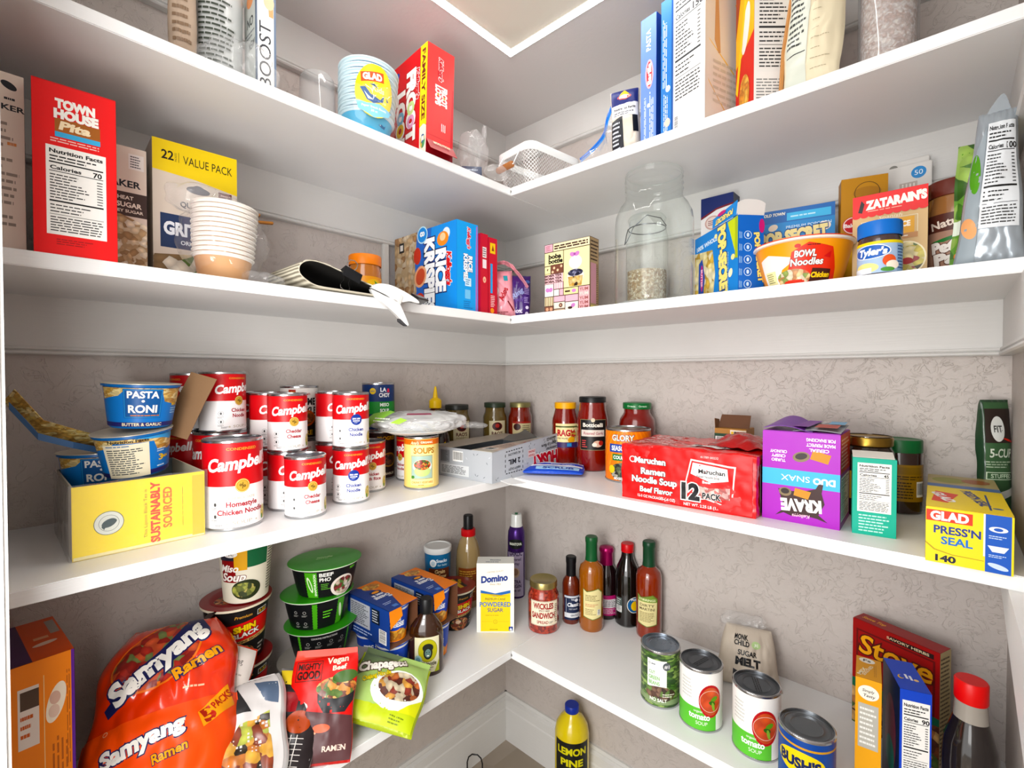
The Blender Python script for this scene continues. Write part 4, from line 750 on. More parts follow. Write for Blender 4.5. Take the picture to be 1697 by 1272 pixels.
part('flap_print', Cv().r(18, 10, 48, 50, 'b84a3a').r(30, 56, 52, 92, '7fb6d8').p([(-12, 10), (10, 10), (18, 92), (-2, 92)], '7a1f9a').ln(20, 56, 28, 90, 3, 'f0f0f0').build(lambda u, v, o_: (u, v-d/2, h+.0078+.004*v/.09+o_), .01, .01), o)
# small kraft box behind
o = thing('kraft_box', 'small open brown kraft box behind the red noodle pack', 'box', (*coly(1218, -.085), ZC), R(2))
part('carton', bxm(.06, .06, .128, M('b08446', .5), .0008), o)
part('open_flap', sheet(lambda u, v: (-.03+.004*v+u*(.06-.004*v), -.008+.012*v, .128+.026*v), 4, 4, M('6b4a34', .6), .0008, False), o)
part('open_flap', sheet(lambda u, v: (-.03-.001*v, -.028+u*.03, .128-.0+.02*v*(1-u*.2)), 4, 4, M('8a6a50', .6), .0008, False), o)
c = Cv().r(-30, 40, -4, 118, '1c4a32').bar(-28, 88, -8, 112, True).r(-4, 40, 30, 128, 'b8883f').r(0, 112, 30, 126, 'e9e2d2')
for i, q in enumerate(('e8c23a', '2a2320', 'b81f5a', 'b0392a', '3a2f6e')): c.r(2+i*5.4, 116, 6.6+i*5.4, 123, q)
part('front_print', c.build(side('front', .06, .06, .128)), o)
# teal nutrition carton
(c0, rz, w) = seat((.943, -.246), (.994, -.238), .04); h = .113
o = thing('tea_bag_box', 'narrow teal box with a white nutrition panel', 'box', (c0[0], c0[1], ZC), rz); W2 = w*500
c = Cv().r(-W2, 0, W2, 113, '22b09a').nutri(-W2+6, 34, W2-6, 106, '45'); c.ln(-18, 4, 18, 31, 6, 'bfe8df', None, .3)
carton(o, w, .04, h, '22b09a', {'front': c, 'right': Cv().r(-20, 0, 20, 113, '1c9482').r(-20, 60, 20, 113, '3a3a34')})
part('open_flap', sheet(lambda u, v: (-w/2+u*w*.96, -.018+v*.03, h+.001+.006*v), 6, 4, M('e6e4dc', .5), .0007, False), o)
# press and seal box
w, d, h = .078, .262, .0695; cc = Vector((1.0645, -.311+d/2)); o = thing('plastic_wrap_box', 'long yellow box of press-on plastic wrap at the right end', 'box', (cc.x, cc.y, ZC), R(1)); W2 = 39
c = Cv().r(-W2, 0, W2, h*1000, 'f2d916').r(14, 0, 37.5, h*1000, '1c5fb8').r(12, 18, 14, 69, 'f2f2f2').t('GLAD', -16, 57, 11, 'f6f6f4', 34, .05).r(37.5, 0, 39, 69, 'e9c8c0')
c.it.pop(-2) if False else None
c = Cv().r(-W2, 0, W2, 69, 'f2d916').r(15, 0, 37, 69, '1c5fb8').r(13.4, 18, 15, 69, 'f2f2f2').r(-38.5, 52, 4, 66, 'e0491e').t('GLAD', -17, 59, 10, 'f6f6f4', 34, .05).t("PRESS'N", -10, 42, 9, '1f3f8c', 42, .03).t('SEAL', -10, 29, 9, '2a78c0', 28, .03).t('140', -20, 6.2, 7.4, '1a2038', 18, .04)
c.p([(-39, 25), (-30, 17), (-14, 13), (14, 12.4), (14, 11.6), (-14, 12), (-31, 15.6), (-39, 23)], 'b8a210').e(26, 52, 8, 3.4, 'e9eef6').e(26, 52, 4, 2, '1c5fb8').ln(18, 40, 34, 45, 2, 'c8d8ee').p([(17, 32), (35, 32), (31, 25), (21, 25)], 'e9eef6').ln(18, 18, 34, 22, 2, 'c8d8ee').e(26, 8, 9, 3, 'c8d8ee', -15)
ct = Cv().r(-W2, 0, W2, 261, 'f2d916').r(-W2, 150, W2, 176, '5a78a8').r(-W2, 176, W2, 261, 'b8a878').e(-14, 215, 20, 26, '9a9a3c').e(16, 220, 16, 20, 'a86a3c').p([(-34, 40), (-18, 34), (-6, 100), (-30, 112)], 'e0491e').t('GLAD', -22, 72, 11, 'f6f6f4', 60, .05, 0, -75).t("PRESS'N SEAL", 10, 88, 10, '1f3f8c', 96, .04, 0, -80).r(20, 20, 22, 120, '2a4a8c').e(28, 34, 5, 4, '4a6a9c')
carton(o, w, d, h, 'efd51a', {'front': c, 'top': ct, 'left': Cv().r(-130, 0, 130, 69, 'f2d916').t('GLAD', 60, 34, 22, 'e0491e', 90, .05)})
# green pouch in the corner
o = thing('drink_pouch', 'slim dark green pouch standing in the far right corner behind the yellow box', 'pouch', (1.1045, -.034, ZC+.0), 0, rot=(R(-2), R(0), R(42)))
c = Cv(); c.r(-20, 4, 20, 192, '4a6b4a').r(-20, 128, 20, 182, '3a2f2a').e(-4, 150, 10, 20, 'e6e8e4').t('FIT', -4, 150, 10, '3a3a36', 12, .02).e(12, 132, 10, 1.6, 'c8392a', -20).t('5-CUP', 1, 112, 13, 'dfe6d8', 34, .02).ln(-20, 88, 22, 100, 3, 'b7c8b0').fr(-20, 70, 20, 82, 1.2, 'cfe0c8').t('STUFFED', 0, 76, 6, 'cfe0c8', 30, .02).p([(-20, 44), (20, 58), (20, 46), (-20, 30)], 'dfe0da')
bag(o, .044, .196, .018, M('33503a', .3, 0, .5), c, .3, 9)
# ================================================================== lowest shelf: cartons, bags
def shincup(p, z, label, turn=0, s=1.0):
    o = thing('noodle_cup', label, 'cup', (p[0], p[1], z), face(p)+R(turn), 'black and red spicy noodle cups')
    r0, r1, H = .042*s, .054*s, .108*s; rf = lambda v: r0+(r1-r0)*(v/H)
    part('cup', lathe([(0, .002), (r0*.93, 0), (r0, .002), (r1-.001, H-.006), (r1+.0028, H-.005), (r1+.004, H-.002), (r1+.003, H+.0005), (r1, H)], M('1b1718', .35)), o)
    part('rim', lathe([(r1+.0005, H-.0055), (r1+.0045, H-.004), (r1+.0045, H-.0005), (r1, H+.0008)], M('e6ddc8', .4)), o)
    l = lathe([(r1+.005, H+.0008), (r1+.005, H+.0014), (0, H+.0018)], M('8c1a1c', .3, 0, .4), 48); part('foil_lid', l, o)
    part('lid_tab', sheet(lambda u, v: (-r1*.75-.018*u, -r1*.6-.014*u+.02*(v-.5), H+.001-.008*u), 4, 4, M('2a1512', .3), .0006), o)
    c = Cv().e(0, 0, 44*s, 44*s, '8e1a1e').e(-14*s, -8*s, 24*s, 20*s, food('noodle_bowl', ['8a3a1c', 'c46a32', '5a2014', 'd99a5a', '3c5a26'], 160, .4)).r(2, -30*s, 14*s, 34*s, 'd8b44a').r(16*s, -30*s, 26*s, 30*s, '1b1718').t('SHIN', 22*s, 8, 8, 'e9c23c', 24, .03, 0, 60)
    part('lid_print', c.build(lambda u, v, o_: (u, v, H+.0018+o_)), o)
    c = Cv(); H_ = (H-.008)*1000; c.r(-130*s, 1, 130*s, H_, '1b1819').p([(-50*s, 42*s), (50*s, 50*s), (50*s, 84*s), (-50*s, 74*s)], 'd0141f').p([(-44*s, 36*s), (50*s, 44*s), (50*s, 50*s), (-44*s, 42*s)], 'd9b878')
    c.t('SHIN', 2*s, 68*s, 10*s, 'f0d23c', 34*s, .06, 0, 4, '1a1212', .05).t('BLACK', 4*s, 56*s, 8*s, 'f3f0ea', 44*s, .04, 0, 4, '1a1212', .05).t('BEEF BONE BROTH', 2*s, 43*s, 3.8*s, '3a1712', 58*s, .03, 0, 4)
    c.t('Premium', 0, 90*s, 5*s, 'c99a4a', 26*s, .02, .2).fr(22*s, 84*s, 42*s, 94*s, 1, 'f2f2ee').t('3:30', 32*s, 89*s, 5*s, 'e9c23c', 14*s, .02)
    for a, L_ in ((-30, 26), (20, 22), (70, 20)): c.e(-38*s, 68*s, 2*s, L_*s/2, '140f10', a)
    c.e(-8*s, 18*s, 28*s, 18*s, food('noodle_bowl', ['8a3a1c'], 1)).e(-14*s, 25*s, 8*s, 5*s, 'ead0b8').ln(28*s, 8*s, 44*s, 30*s, 3, 'cfcac2').nutri(56*s, 10*s, 90*s, 90*s, '260')
    part('sleeve_print', c.build(lambda u, v, o_: ((rf(v)+.0005+o_)*math.sin(u/(.048*s)), -(rf(v)+.0005+o_)*math.cos(u/(.048*s)), v), .0045), o)
    return o
P_ = (.072, -.808)
shincup(P_, ZD, 'lower black and red noodle cup, mostly hidden, under the open one', 12)
shincup(P_, ZD+.1105, 'black and red noodle cup carrying the white soup cup', 12)
shincup((.124, -.322), ZD, 'black and red noodle cup left of the white and yellow sugar box', 30, .9)
o = thing('soup_cup', 'white miso soup cup upside down on the black and red noodle cup', 'cup', (.088, -.797, ZD+.2225), face((.088, -.797)), 0)
o.rotation_euler = (0, 0, face((.088, -.797))); rfm = lambda v: .036+.0085*(v/.105)
part('cup', lathe([(0, .001), (.0345, 0), (.036, .002), (.0445, .105), (.047, .106), (.047, .109), (.0445, .11), (0, .11)], M('eceadd', .4)), o)
c = Cv().r(-120, 2, 120, 104, 'e6e3d2').r(-42, 62, -16, 104, '8c1a1c').r(-44, 80, -18, 104, '2b2b3a').r(-18, 62, 2, 104, 'd9a92c').r(2, 66, 36, 104, '1f6a44').e(-24, 92, 12, 6, 'f0eeea').t('AFC', -24, 92, 5, '5a5a5a', 12, .02).p([(-42, 40), (-16, 40), (-16, 66), (-42, 66)], '8c1a1c').t('Miso', -26, 66, 12, 'f6f4ee', 30, .03, .3).t('Soup', -20, 50, 14, 'f6f4ee', 40, .03, .3, 0, '7a1a1c', .04).e(0, 26, 24, 18, '2f3a1f').e(-4, 26, 19, 13, food('miso_bowl', ['6d7a2f', 'a8b04a', '3a4a1f', 'd8c86a'], 120, .4)).ln(38, 14, 56, 96, 16, '33332e', None, .2)
part('sleeve_print', c.build(lambda u, v, o_: ((rfm(v)+.0005+o_)*math.sin(u/.04), -(rfm(v)+.0005+o_)*math.cos(u/.04), v), .0045), o)
GRN = M('3f9a2c', .35, 0, .3)
def bowl(p, z, label, v_, turn, s=1.):
    o = thing('noodle_bowl', label, 'bowl', (p[0], p[1], z), face(p)+R(turn), 'black noodle bowls with green lids')
    H = .060; r0, r1 = .050*s, .064*s; sy = .86; rf = lambda v: r0+(r1-r0)*(max(v, 0)/H)**.8
    part('bowl', lathe([(0, .001), (r0*.94, 0), (r0, .002)]+[(rf(H*i/8), H*i/8) for i in range(1, 9)], M('16181a', .35), sy=sy), o)
    part('rim', lathe([(r1, H-.001), (r1+.006, H), (r1+.0065, H+.0018), (r1+.005, H+.003)], M('e4ebdc', .4), sy=sy), o)
    part('lid', lathe([(r1+.0055, H+.002), (r1+.008, H+.0026), (r1+.008, H+.004), (r1, H+.0046), (0, H+.0048)], GRN, sy=sy), o)
    part('lid_print', Cv().ln(-18, -6, 18, 0, 1, 'cfe8b8', 1.2).t('noodle', 0, 6, 7, 'd8efc4', 30, .0, .3).build(lambda u, v, o_: (u, v, H+.0048+o_)), o)
    c = Cv(); c.r(-160, 2, 160, 56, '15171a')
    zz = lambda x0, x1: [(x0+(1.2 if i % 2 else 0), 2+i*3) for i in range(19)]+[(x1-(1.2 if i % 2 else 0), 2+i*3) for i in range(18, -1, -1)]
    if v_ == 0: c.p(zz(-40, -16), '57a832').t('SNAPDRAGON', -21, 29, 4, 'eaf5e0', 46, .03, 0, 90).e(-31, 30, 4, 17, 'dff0d0', 12).e(-31, 30, 2, 12, '57a832', 12).t('BEEF', -2+2, 50, 7, 'f2f2ee', 24, .03).t('PHO', -2, 40, 7, 'f2f2ee', 20, .03).ln(-10, 18, 8, 32, 4, '6fb04a').e(34, 20, 26, 22, 'e9e2da').e(36, 20, 22, 18, food('pho', ['8c2f2c', 'd8c3ae', '5a8a3a', 'f0e6d8', '6a1f20'], 130, .4)).t('NEW', 54, 52, 5, '7ad04a', 14, .03)
    elif v_ == 1:
        c.p(zz(-14, -4), '57a832').p(zz(34, 52), '57a832').e(43, 30, 3.4, 16, 'dff0d0', 12); c.ln(6, 22, 26, 40, 3, '7ad04a')
        for x in (-46, -28):
            for y in (40, 16): c.ring(x, y, 3, .5, 'd8d8d4'); c.ln(x-6, y-9, x+6, y-5, 2, 'a9a9a4')
    else:
        c.p(zz(-50, -44), '57a832').p(zz(46, 52), '57a832').t('COOKING INSTRUCTIONS', 0, 51, 3.4, 'd8d8d4', 46, .02)
        for x in (-30, -10, 12, 34):
            for y in (40, 16): c.ring(x, y, 3, .5, 'd8d8d4'); c.ln(x-7, y-10, x+7, y-5, 3, 'a9a9a4')
    part('sleeve_print', c.build(lambda u, v, o_: ((rf(v)+.0008+o_)*math.sin(u/.058), -(rf(v)+.0008+o_)*math.cos(u/.058)*sy, v), .005, .01), o)
k = (.086, -.652); bowl(pd(530, .995), ZD+.056, 'bottom black noodle bowl of the green-lidded stack, showing cooking symbols', 2, 6)
bowl(pd(524, .99), ZD+.1212, 'middle black noodle bowl of the green-lidded stack', 1, 4, .99); bowl(pd(537, .99), ZD+.186, 'top black noodle bowl of the green-lidded stack with a soup picture', 0, 2)
o = thing('fibre_tray', 'grey moulded fibre tray under the green-lidded bowls', 'tray', (*pd(535, .985), ZD), face(pd(535, .985))+R(8))
part('tray', lathe([(0, .002), (.056, .002), (.080, .050), (.090, .051), (.090, .054), (.078, .054), (.053, .0500), (0, .0495)], M('b7b2aa', .7, bump=.2), 40, sy=.85), o)
# mac and cheese sleeves + cups
MB = '1f4f9c'
def maccup(p, z, label, turn=0):
    o = thing('macaroni_cup', label, 'cup', (p[0], p[1], z), face(p)+R(turn), 'blue macaroni and cheese cups')
    r0, r1, H = .027, .0335, .0745; rf = lambda v: r0+(r1-r0)*(v/H)
    part('cup', lathe([(0, .001), (r0*.95, 0), (r0, .002), (r1, H-.004), (r1+.002, H-.003), (r1+.002, H), (r1-.001, H)], M('1d50b8', .3)), o)
    part('foil_lid', lathe([(r1+.002, H), (r1+.002, H+.001), (0, H+.0012)], M('dcdedf', .3, .3)), o)
    c = Cv().r(-100, 2, 100, 74, '1d4fb8').r(-100, 66, 100, 74, 'e6e9ee').p([(-40, 2), (-40, 24), (-20, 16), (10, 12), (40, 24), (40, 2)], 'e8902a').e(2, 17, 26, 13, food('mac_print', ['f0a52a', 'e38f1c', 'f6c04a', 'c97a1c'], 120, .35)).t('mac &', -2, 50, 9, 'f3f4f8', 30, .05).t('CHEESE', 0, 38, 9, 'f3f4f8', 42, .05).e(0, 27, 12, 4, 'f2a62c').e(0, 29.5, 11, 3.4, '1d4fb8')
    part('sleeve_print', c.build(lambda u, v, o_: ((rf(v)+.0005+o_)*math.sin(u/.031), -(rf(v)+.0005+o_)*math.cos(u/.031), v), .0045), o); return o
def sleeve(Fp, Rp, Lp, label, n):
    Fp, Rp, Lp = Vector(Fp), Vector(Rp), Vector(Lp); nn = (Lp-Fp).normalized(); t_ = Vector((nn.y, -nn.x)); w = .074; d = .142; cc = Fp+t_*w/2+nn*d/2; rz = math.atan2(t_.y, t_.x); z = ZD+.0815; h = .0785
    o = thing('cup_carton', label, 'carton', (cc.x, cc.y, z), rz, 'card sleeves of macaroni cups')
    m = M('22468c', .4)
    part('top_panel', bxm(w, d, .0009, m, 0, h-.0009), o); part('base_panel', bxm(w, d, .0009, M('7a5a48', .6), 0, 0), o)
    part('side_panel', bxm(.0009, d, h, m, 0, 0, -w/2+.00045), o); part('side_panel', bxm(.0009, d, h, M('6e4b36', .6), 0, 0, w/2-.00045), o); part('back_panel', bxm(w, .0009, h*.9, m, 0, 0, 0, d/2-.001), o)
    part('open_flap', sheet(lambda u, v: (-w/2+u*.03-.0, -d/2-.0005-.004*v, h-.001-(.034*v)*(1-u*.5)), 4, 4, M('e8922c', .45), .0008, False), o)
    c = Cv().r(-37, 0, 37, 142, '22458c').p([(-5, 0), (37, 0), (37, 142), (-16, 142), (6, 100), (14, 60)], 'e88a22').e(8, 122, 20, 15, food('mac_print', ['f0a52a'], 1)).t('mac &', -6, 78, 9, 'f3f4f8', 26, .05, 0, 180).t('CHEESE', -4, 66, 9, 'f3f4f8', 36, .05, 0, 180).e(-2, 92, 14, 9, '1c2c5c').e(-2, 92, 9, 5, 'f2a62c').e(10, 56, 5, 3.4, 'd8dcea').ln(-26, 26, -4, 38, 2, 'b8c8e8').r(-18, 8, -6, 18, '5a86c8')
    part('top_print', c.build(side('top', w, d, h)), o)
    c = Cv().r(-71, 0, 71, 77, '22458c').r(-60, 20, 8, 70, 'b9bcc4').ln(-57, 24, 5, 67, 11, '33363f').r(14, 40, 40, 70, '16202f').ln(16, 42, 38, 68, 5, 'c8ccd6').bar(38, 6, 62, 34, True).ln(-50, 4, 20, 16, 2, 'b8c8e8')
    part('left_print', c.build(side('left', w, d, h)), o)
    for i in range(2):
        q = cc-nn*(d/2-.037)+nn*(i*.069)
        if i == 0: maccup((q.x, q.y), z+.0008, 'macaroni cup held in the open end of the %s card sleeve' % n, 8)
        maccup((q.x, q.y), ZD+.005, 'macaroni cup standing on the shelf under the %s of the %s card sleeve' % (('open end', 'closed end')[i], n), 0)
sleeve(pd(643.5, .945), pd(694, .981), None or pd(577, 1.027), 'blue and orange macaroni carton, front one beside the green-lidded bowls', 'front')
sleeve(pd(717.5, 1.02), pd(757, 1.047), pd(630, 1.13), 'blue and orange macaroni carton, rear one in front of the baby-snack canister', 'rear')
# sugar box
(c0, rz, w) = seat((.197, -.313), (.265, -.251), .045); h = .17
o = thing('sugar_box', 'upright white and yellow powdered sugar box in the corner', 'box', (c0[0], c0[1], ZD), rz); W2 = w*500
c = Cv().r(-W2, 0, W2, 170, 'eeeee8').r(-W2+10, 2, W2-9, 96, 'f0d51e').p([(-W2+10, 96), (-W2+10, 104), (0, 96), (W2-9, 104), (W2-9, 96), (0, 88)], '2f6fb4').p([(-W2+10, 90), (-W2+10, 97), (0, 89), (W2-9, 97), (W2-9, 90)], 'f0d51e').t('Domino', -2, 133, 15, '1f3f8c', 64, .05, .12, 6).t('CERTIFIED QUALITY', 0, 150, 3, 'b59a5a', 40, .0, 0, 6).t('Since 1901', 0, 119, 4.5, 'b59a5a', 26, .0, .2).t('PREMIUM CANE', 0, 82, 5.5, '4a4a3a', 50, .0).t('POWDERED', 0, 69, 11, '2a78c0', 76, .02).t('SUGAR', 0, 55, 9, '1f3f8c', 38, .01).ln(-24, 40, 24, 44, 1, 'c9ae1a').ring(0, 26, 5, .7, 'a8882a').t('1', 0, 26, 4, 'a8882a').r(-W2+12, 26, -8, 26.5, 'c9ae1a').r(8, 26, W2-12, 26.5, 'c9ae1a').ln(-14, 5, 16, 9, 1, 'b09a1a').r(W2-13, 4, W2-3, 14, '1f3f8c').p([(W2-12, 5), (W2-8, 12), (W2-4, 5)], 'dfe6ee')
c2 = Cv().t('Domino', 0, 22, 5, '2a3f6c', 26, .04).ln(-24, 6, 24, 12, 1, '2a3f6c')
part('carton', bxm(w, .045, h, M('ecece6', .45), .001), o); part('front_print', c.build(side('front', w, .045, h)), o); part('top_print', c2.build(side('top', w, .045, h)), o); part('right_print', Cv().r(-22, 10, 22, 150, 'e6cc1c').nutri(-18, 30, 18, 140, '30').build(side('right', w, .045, h)), o)
# boxes at right
(c0, rz, w) = seat((.925, -.052), (1.044, -.10), .034); h = .190
o = thing('stuffing_box', 'dark red stuffing mix box with swirly yellow lettering, leaning by the wall', 'box', (c0[0]-.002, c0[1]-.002, ZD), rz); W2 = w*500
c = Cv().r(-W2, 0, W2, 190, '9c1016').fr(-W2+6, 84, W2-6, 174, 3, '6e0c10').t('Stove', 2, 150, 32, 'e9ac2c', 106, .02, .15, 0, '5a1410', .05).t('Top', 10, 104, 18, 'e9ac2c', 50, .03, .15).r(-W2+58, 176, W2-8, 184, '2a1512').t('SAVORY HERBS', 20, 180, 4, 'd8c8a8', 60, .02).p([(-W2, 82), (-W2, 66), (0, 60), (W2, 72), (W2, 84)], '1c6a4a').p([(-W2, 66), (-W2, 0), (W2, 0), (W2, 72), (0, 60)], food('stuffing', ['8a4a22', 'b9783c', '5c2a14', 'd8a862', '4f6b26'], 90, .4)).e(-W2+30, 34, 16, 14, '1f5a34').ring(-W2+30, 34, 15, 1, 'e6e0d0').t('NET WT', -W2+26, 12, 5, 'e9dfcf', 26, .02)
carton(o, w, .034, h, '8c1015', {'front': c, 'right': Cv().r(-17, 0, 17, 190, 'bfae86').ln(-15, 8, 15, 182, 26, '5c4a32', None, .2), 'top': Cv().r(-W2, 1, W2, 33, '9c1016').t('Stove Top', -W2+26, 18, 8, 'e9ac2c', 36, .03, .15)})
(c0, rz, w) = seat((.949, -.246), (.979, -.244), .066); h = .183; w = .031
o = thing('seasoning_box', 'slim mustard-yellow box with an oval label beside the blue box', 'box', (c0[0], c0[1], ZD), rz+R(2)); W2 = w*500
c = Cv().r(-W2, 0, W2, 183, 'e3a92a').e(0, 163, 12.5, 11, 'efeae0').t('Simply', 0, 166, 4, '2a2a22', 14, .01, .2).t('Tasty', 1, 159, 4, '2a2a22', 14, .01, .2).r(-12, 80, 12, 146, 'b9b7ae').ln(-10, 84, 10, 142, 8, 'e9e9e4')
ct = Cv().r(-W2, 0, W2, 66, 'dca227').e(-2, 56, 10, 8, 'efeae0').t('Fs', -2, 56, 7, '2a2a22', 9, .02).t('MIX', -8, 20, 5, 'efe4c8', 24, .03, 0, 72).t('SEASONED', -1, 26, 4, 'efe4c8', 34, .02, 0, 72).ln(6, 12, 10, 50, 2, 'c08a1c', None, .1, True)
carton(o, w, .066, h, 'd89c22', {'front': c, 'top': ct, 'right': Cv().r(-33, 0, 33, 183, '3a3c48').e(0, 110, 22, 50, '5a5a66')})
(c0, rz, w) = seat((.999, -.238), (1.034, -.228), .082); h = .183; w = .036
o = thing('baking_mix_box', 'slim bright blue box with a white nutrition panel', 'box', (c0[0], c0[1], ZD), rz+R(2)); W2 = w*500
c = Cv().r(-W2, 0, W2, 183, '2450c0').nutri(-W2+3, 60, W2-2, 168, '90')
ct = Cv().r(-W2, 0, W2, 82, '2450c0').e(-8, 34, 4, 6, 'e9c23c', -20).e(-6.5, 35, 3.4, 5, '2450c0', -20).r(-3, 30, 0, 42, 'f0f2f8').r(2, 28, 5, 40, 'f0f2f8').e(9, 30, 3, 3, 'e9c890')
carton(o, w, .082, h, '2048b0', {'front': c, 'top': ct, 'left': Cv().r(-41, 0, 41, 183, '1c2a4a').e(0, 90, 26, 60, '7a3a4a').e(0, 60, 20, 26, '2a7a6a')})
# monk fruit pouch
o = thing('sweetener_pouch', 'crumpled beige paper pouch of sugar substitute behind the tomato cans', 'pouch', (.752, -.085, ZD), 0, rot=(R(-20), R(4), R(24)))
c = Cv().t('MONK', -22, 92, 9, '1b1c20', 32, .04, 0, 0).t('CHILD', -20, 81, 9, '1b1c20', 34, .04).e(14, 82, 11, 7, 'b8cf9c').t('#1', 14, 82, 6, 'eef4e6', 9, .02).t('SUGAR', -6, 64, 9, '1b1c20', 42, .03).t('MELT', -4, 48, 13, '1b1c20', 52, .06).p([(-30, 10), (10, 16), (24, 32), (-6, 24), (-34, 32)], '23242c').p([(-20, 32), (6, 38), (20, 40), (-4, 34)], '23242c')
bag(o, .13, .112, .045, M('c9bfb2', .6), c, .9, 12, taper=.35)
part('clear_top', blob(.048, .014, .016, CRINK, 7, .6, 4), o, loc=(-.01, 0, .104))
# orange box at the far left
(c0, rz, w) = seat((.254, -1.139), (.246, -1.047), .13); h = .290
o = thing('snack_box', 'tall orange and purple box standing at the left end of the lowest shelf', 'box', (c0[0], c0[1], ZD), rz); W2 = 26
c = Cv().r(-W2, 0, W2, 290, 'f09418').r(W2-3, 0, W2, 290, '6a2a9a').r(-W2+2, 190, 0-6, 262, 'e9e2da').r(-W2+4, 236, -W2+20, 258, '5c4a3c').ln(-W2+4, 200, -10, 232, 3, 'c86a2a').r(-2, 120, -1.3, 270, 'f6d8a0').e(9, 232, 8, 24, 'f3ead8', -12).e(8, 238, 5, 8, 'd8b8a8').e(7, 222, 5, 8, 'e3ccbc').ln(18, 150, 22, 270, 2, 'b96a10', None, .1, True).ln(4, 60, 20, 190, 4, 'b96a10', None, .1, True)
ct = Cv().r(-W2, 0, W2, 130, 'd8641c').r(-W2, 0, -W2+15, 130, '55305e').r(W2-11, 70, W2-2, 118, 'a8a098').r(-2, 60, 12, 68, 'e6b08a').e(6, 44, 12, 5, 'ead2c2', 12)
c.shift(w*500-26); ct.shift(w*500-26); c0_ = Cv().r(-w*500, 0, w*500, 290, 'f09418'); c.it = c0_.it+[(b_, l+1, v_, f_, m_) for b_, l, v_, f_, m_ in c.it]; c0_ = Cv().r(-w*500, 0, w*500, 130, '55305e'); ct.it = c0_.it+[(b_, l+1, v_, f_, m_) for b_, l, v_, f_, m_ in ct.it]
carton(o, w, .13, h, 'd8641c', {'front': c, 'top': ct, 'right': Cv().r(-65, 0, 65, 290, '6b4536').r(-65, 0, -60, 290, '6a2a9a')})
# soft noodle bags
ORG = M('e24a18', .22, 0, .6)
o = thing('noodle_bag', 'big glossy orange-red five-pack noodle bag slumped beside the orange box', 'bag', (.258, -.972, ZD+.014), 0, rot=(R(-42), R(-2), R(66)))
c = Cv().p([(-96, 30), (-20, 56), (96, 40), (96, 140), (-96, 120)], 'ee6020').e(-8, 212, 62, 48, 'e9823a', 35).e(-8, 212, 59, 45, food('samyang_bowl', ['b92a1a', '7a8a4a', 'd8552a', '9c1a12'], 90, .35), 35)
c.p([(-70, 150), (-62, 138), (66, 236), (62, 262), (34, 262)], '23285c').t('Samyang', -4, 204, 27, 'f6f4ee', 140, .05, .1, 38, '23285c', .06).t('Ramen', 44, 188, 16, 'e9a92c', 62, .04, 0, 30, '23285c', .05).t('Samyang', -12, 98, 18, 'f6f4ee', 96, .05, .1, 14, '23285c', .06).t('Ramen', 22, 76, 11, 'e9a92c', 40, .03, 0, 14, '23285c', .05).p([(58, 96), (92, 122), (86, 150), (50, 116)], 'f0a82a').t('5', 62, 112, 17, 'b3301a', 12, .05, 0, 35).t('PACKS', 78, 130, 9, 'b3301a', 28, .03, 0, 40).ln(30, 150, 70, 156, 1, 'f3c8a8').ring(-60, 120, 3, .6, 'f3d8b8')
bag(o, .185, .265, .11, ORG, c, 1.9, 5, n=64, fs=18., rc=.30)
o = thing('noodle_bag', 'white-topped end of an orange noodle bag curling up against the wall', 'bag', (.185, -.905, ZD+.068), 0, rot=(R(-34), R(26), R(60)))
bag(o, .085, .13, .04, M('d8421c', .25, 0, .5), Cv().r(-40, 70, 40, 127, 'd8d2cc').t('Samyang', 0, 104, 8, '5a5450', 40, .0, 0, 8).ln(-30, 80, 30, 90, 2, 'a8a29c'), 1.1, 8, rc=.35)
o = thing('noodle_packet', 'crinkled white packet with a big black V shape', 'packet', (.298, -.888, ZD+.010), 0, rot=(R(-50), R(-4), R(66)))
c = Cv().r(-68, 4, 68, 166, 'd3d1d0').p([(-48, 150), (-4, 152), (-14, 112), (-50, 116)], '2b2b2d').p([(4, 152), (26, 112), (-6, 112)], '343436').p([(30, 156), (66, 150), (64, 116), (44, 124)], '5a6a80').p([(-44, 20), (10, 98), (52, 108), (56, 14), (0, 6)], food('satay_print', ['e3a93c', 'c9772a', '2f2418', 'b9c24a', '8a3a1c'], 70, .3)).e(4, 26, 16, 10, '5cb03a').t('NEW', 4, 26, 8, 'eef6e6', 18, .03).p([(-66, 60), (-30, 84), (-20, 60), (-60, 34)], 'e9e7e6').ln(-60, 8, -40, 60, 4, '4a4a4c', None, .2, True)
bag(o, .150, .165, .04, M('c9c8c7', .2, .3, .5), c, 1.7, 15, n=54, fs=24., rc=.2)
o = thing('noodle_packet', 'dark patterned packet wedged right of the white crinkled one', 'packet', (.290, -.818, ZD+.006), 0, rot=(R(-46), R(10), R(54)))
c = Cv().r(-40, 4, 40, 146, '2b2426').p([(-40, 146), (40, 146), (36, 118), (-32, 124)], 'd9c24a').r(-36, 84, 0, 112, '8c1a22').p([(0, 110), (38, 60), (38, 100)], 'd8d6d4').e(8, 70, 20, 16, 'a34a22')
for i in range(6): c.r(-34+i*9, 10, -32.6+i*9, 52, 'cfcac6'); c.r(-36, 12+i*7, 22, 13+i*7, 'cfcac6')
bag(o, .082, .15, .03, M('8c8a8a', .25, .2, .4), c, 1.1, 21)
o = thing('noodle_packet', 'brown noodle packet poking out under the orange-red bag', 'packet', (.295, -.918, ZD+.006), 0, rot=(R(-66), 0, R(62)))
bag(o, .10, .12, .024, M('7a4a26', .35, 0, .3), Cv().r(-48, 4, 48, 116, food('dry_noodle', ['c98f3e', '8c5420', 'e0b05c', '5c3416'], 130, .4, stretch=(1, 1, 2))), .8, 31)
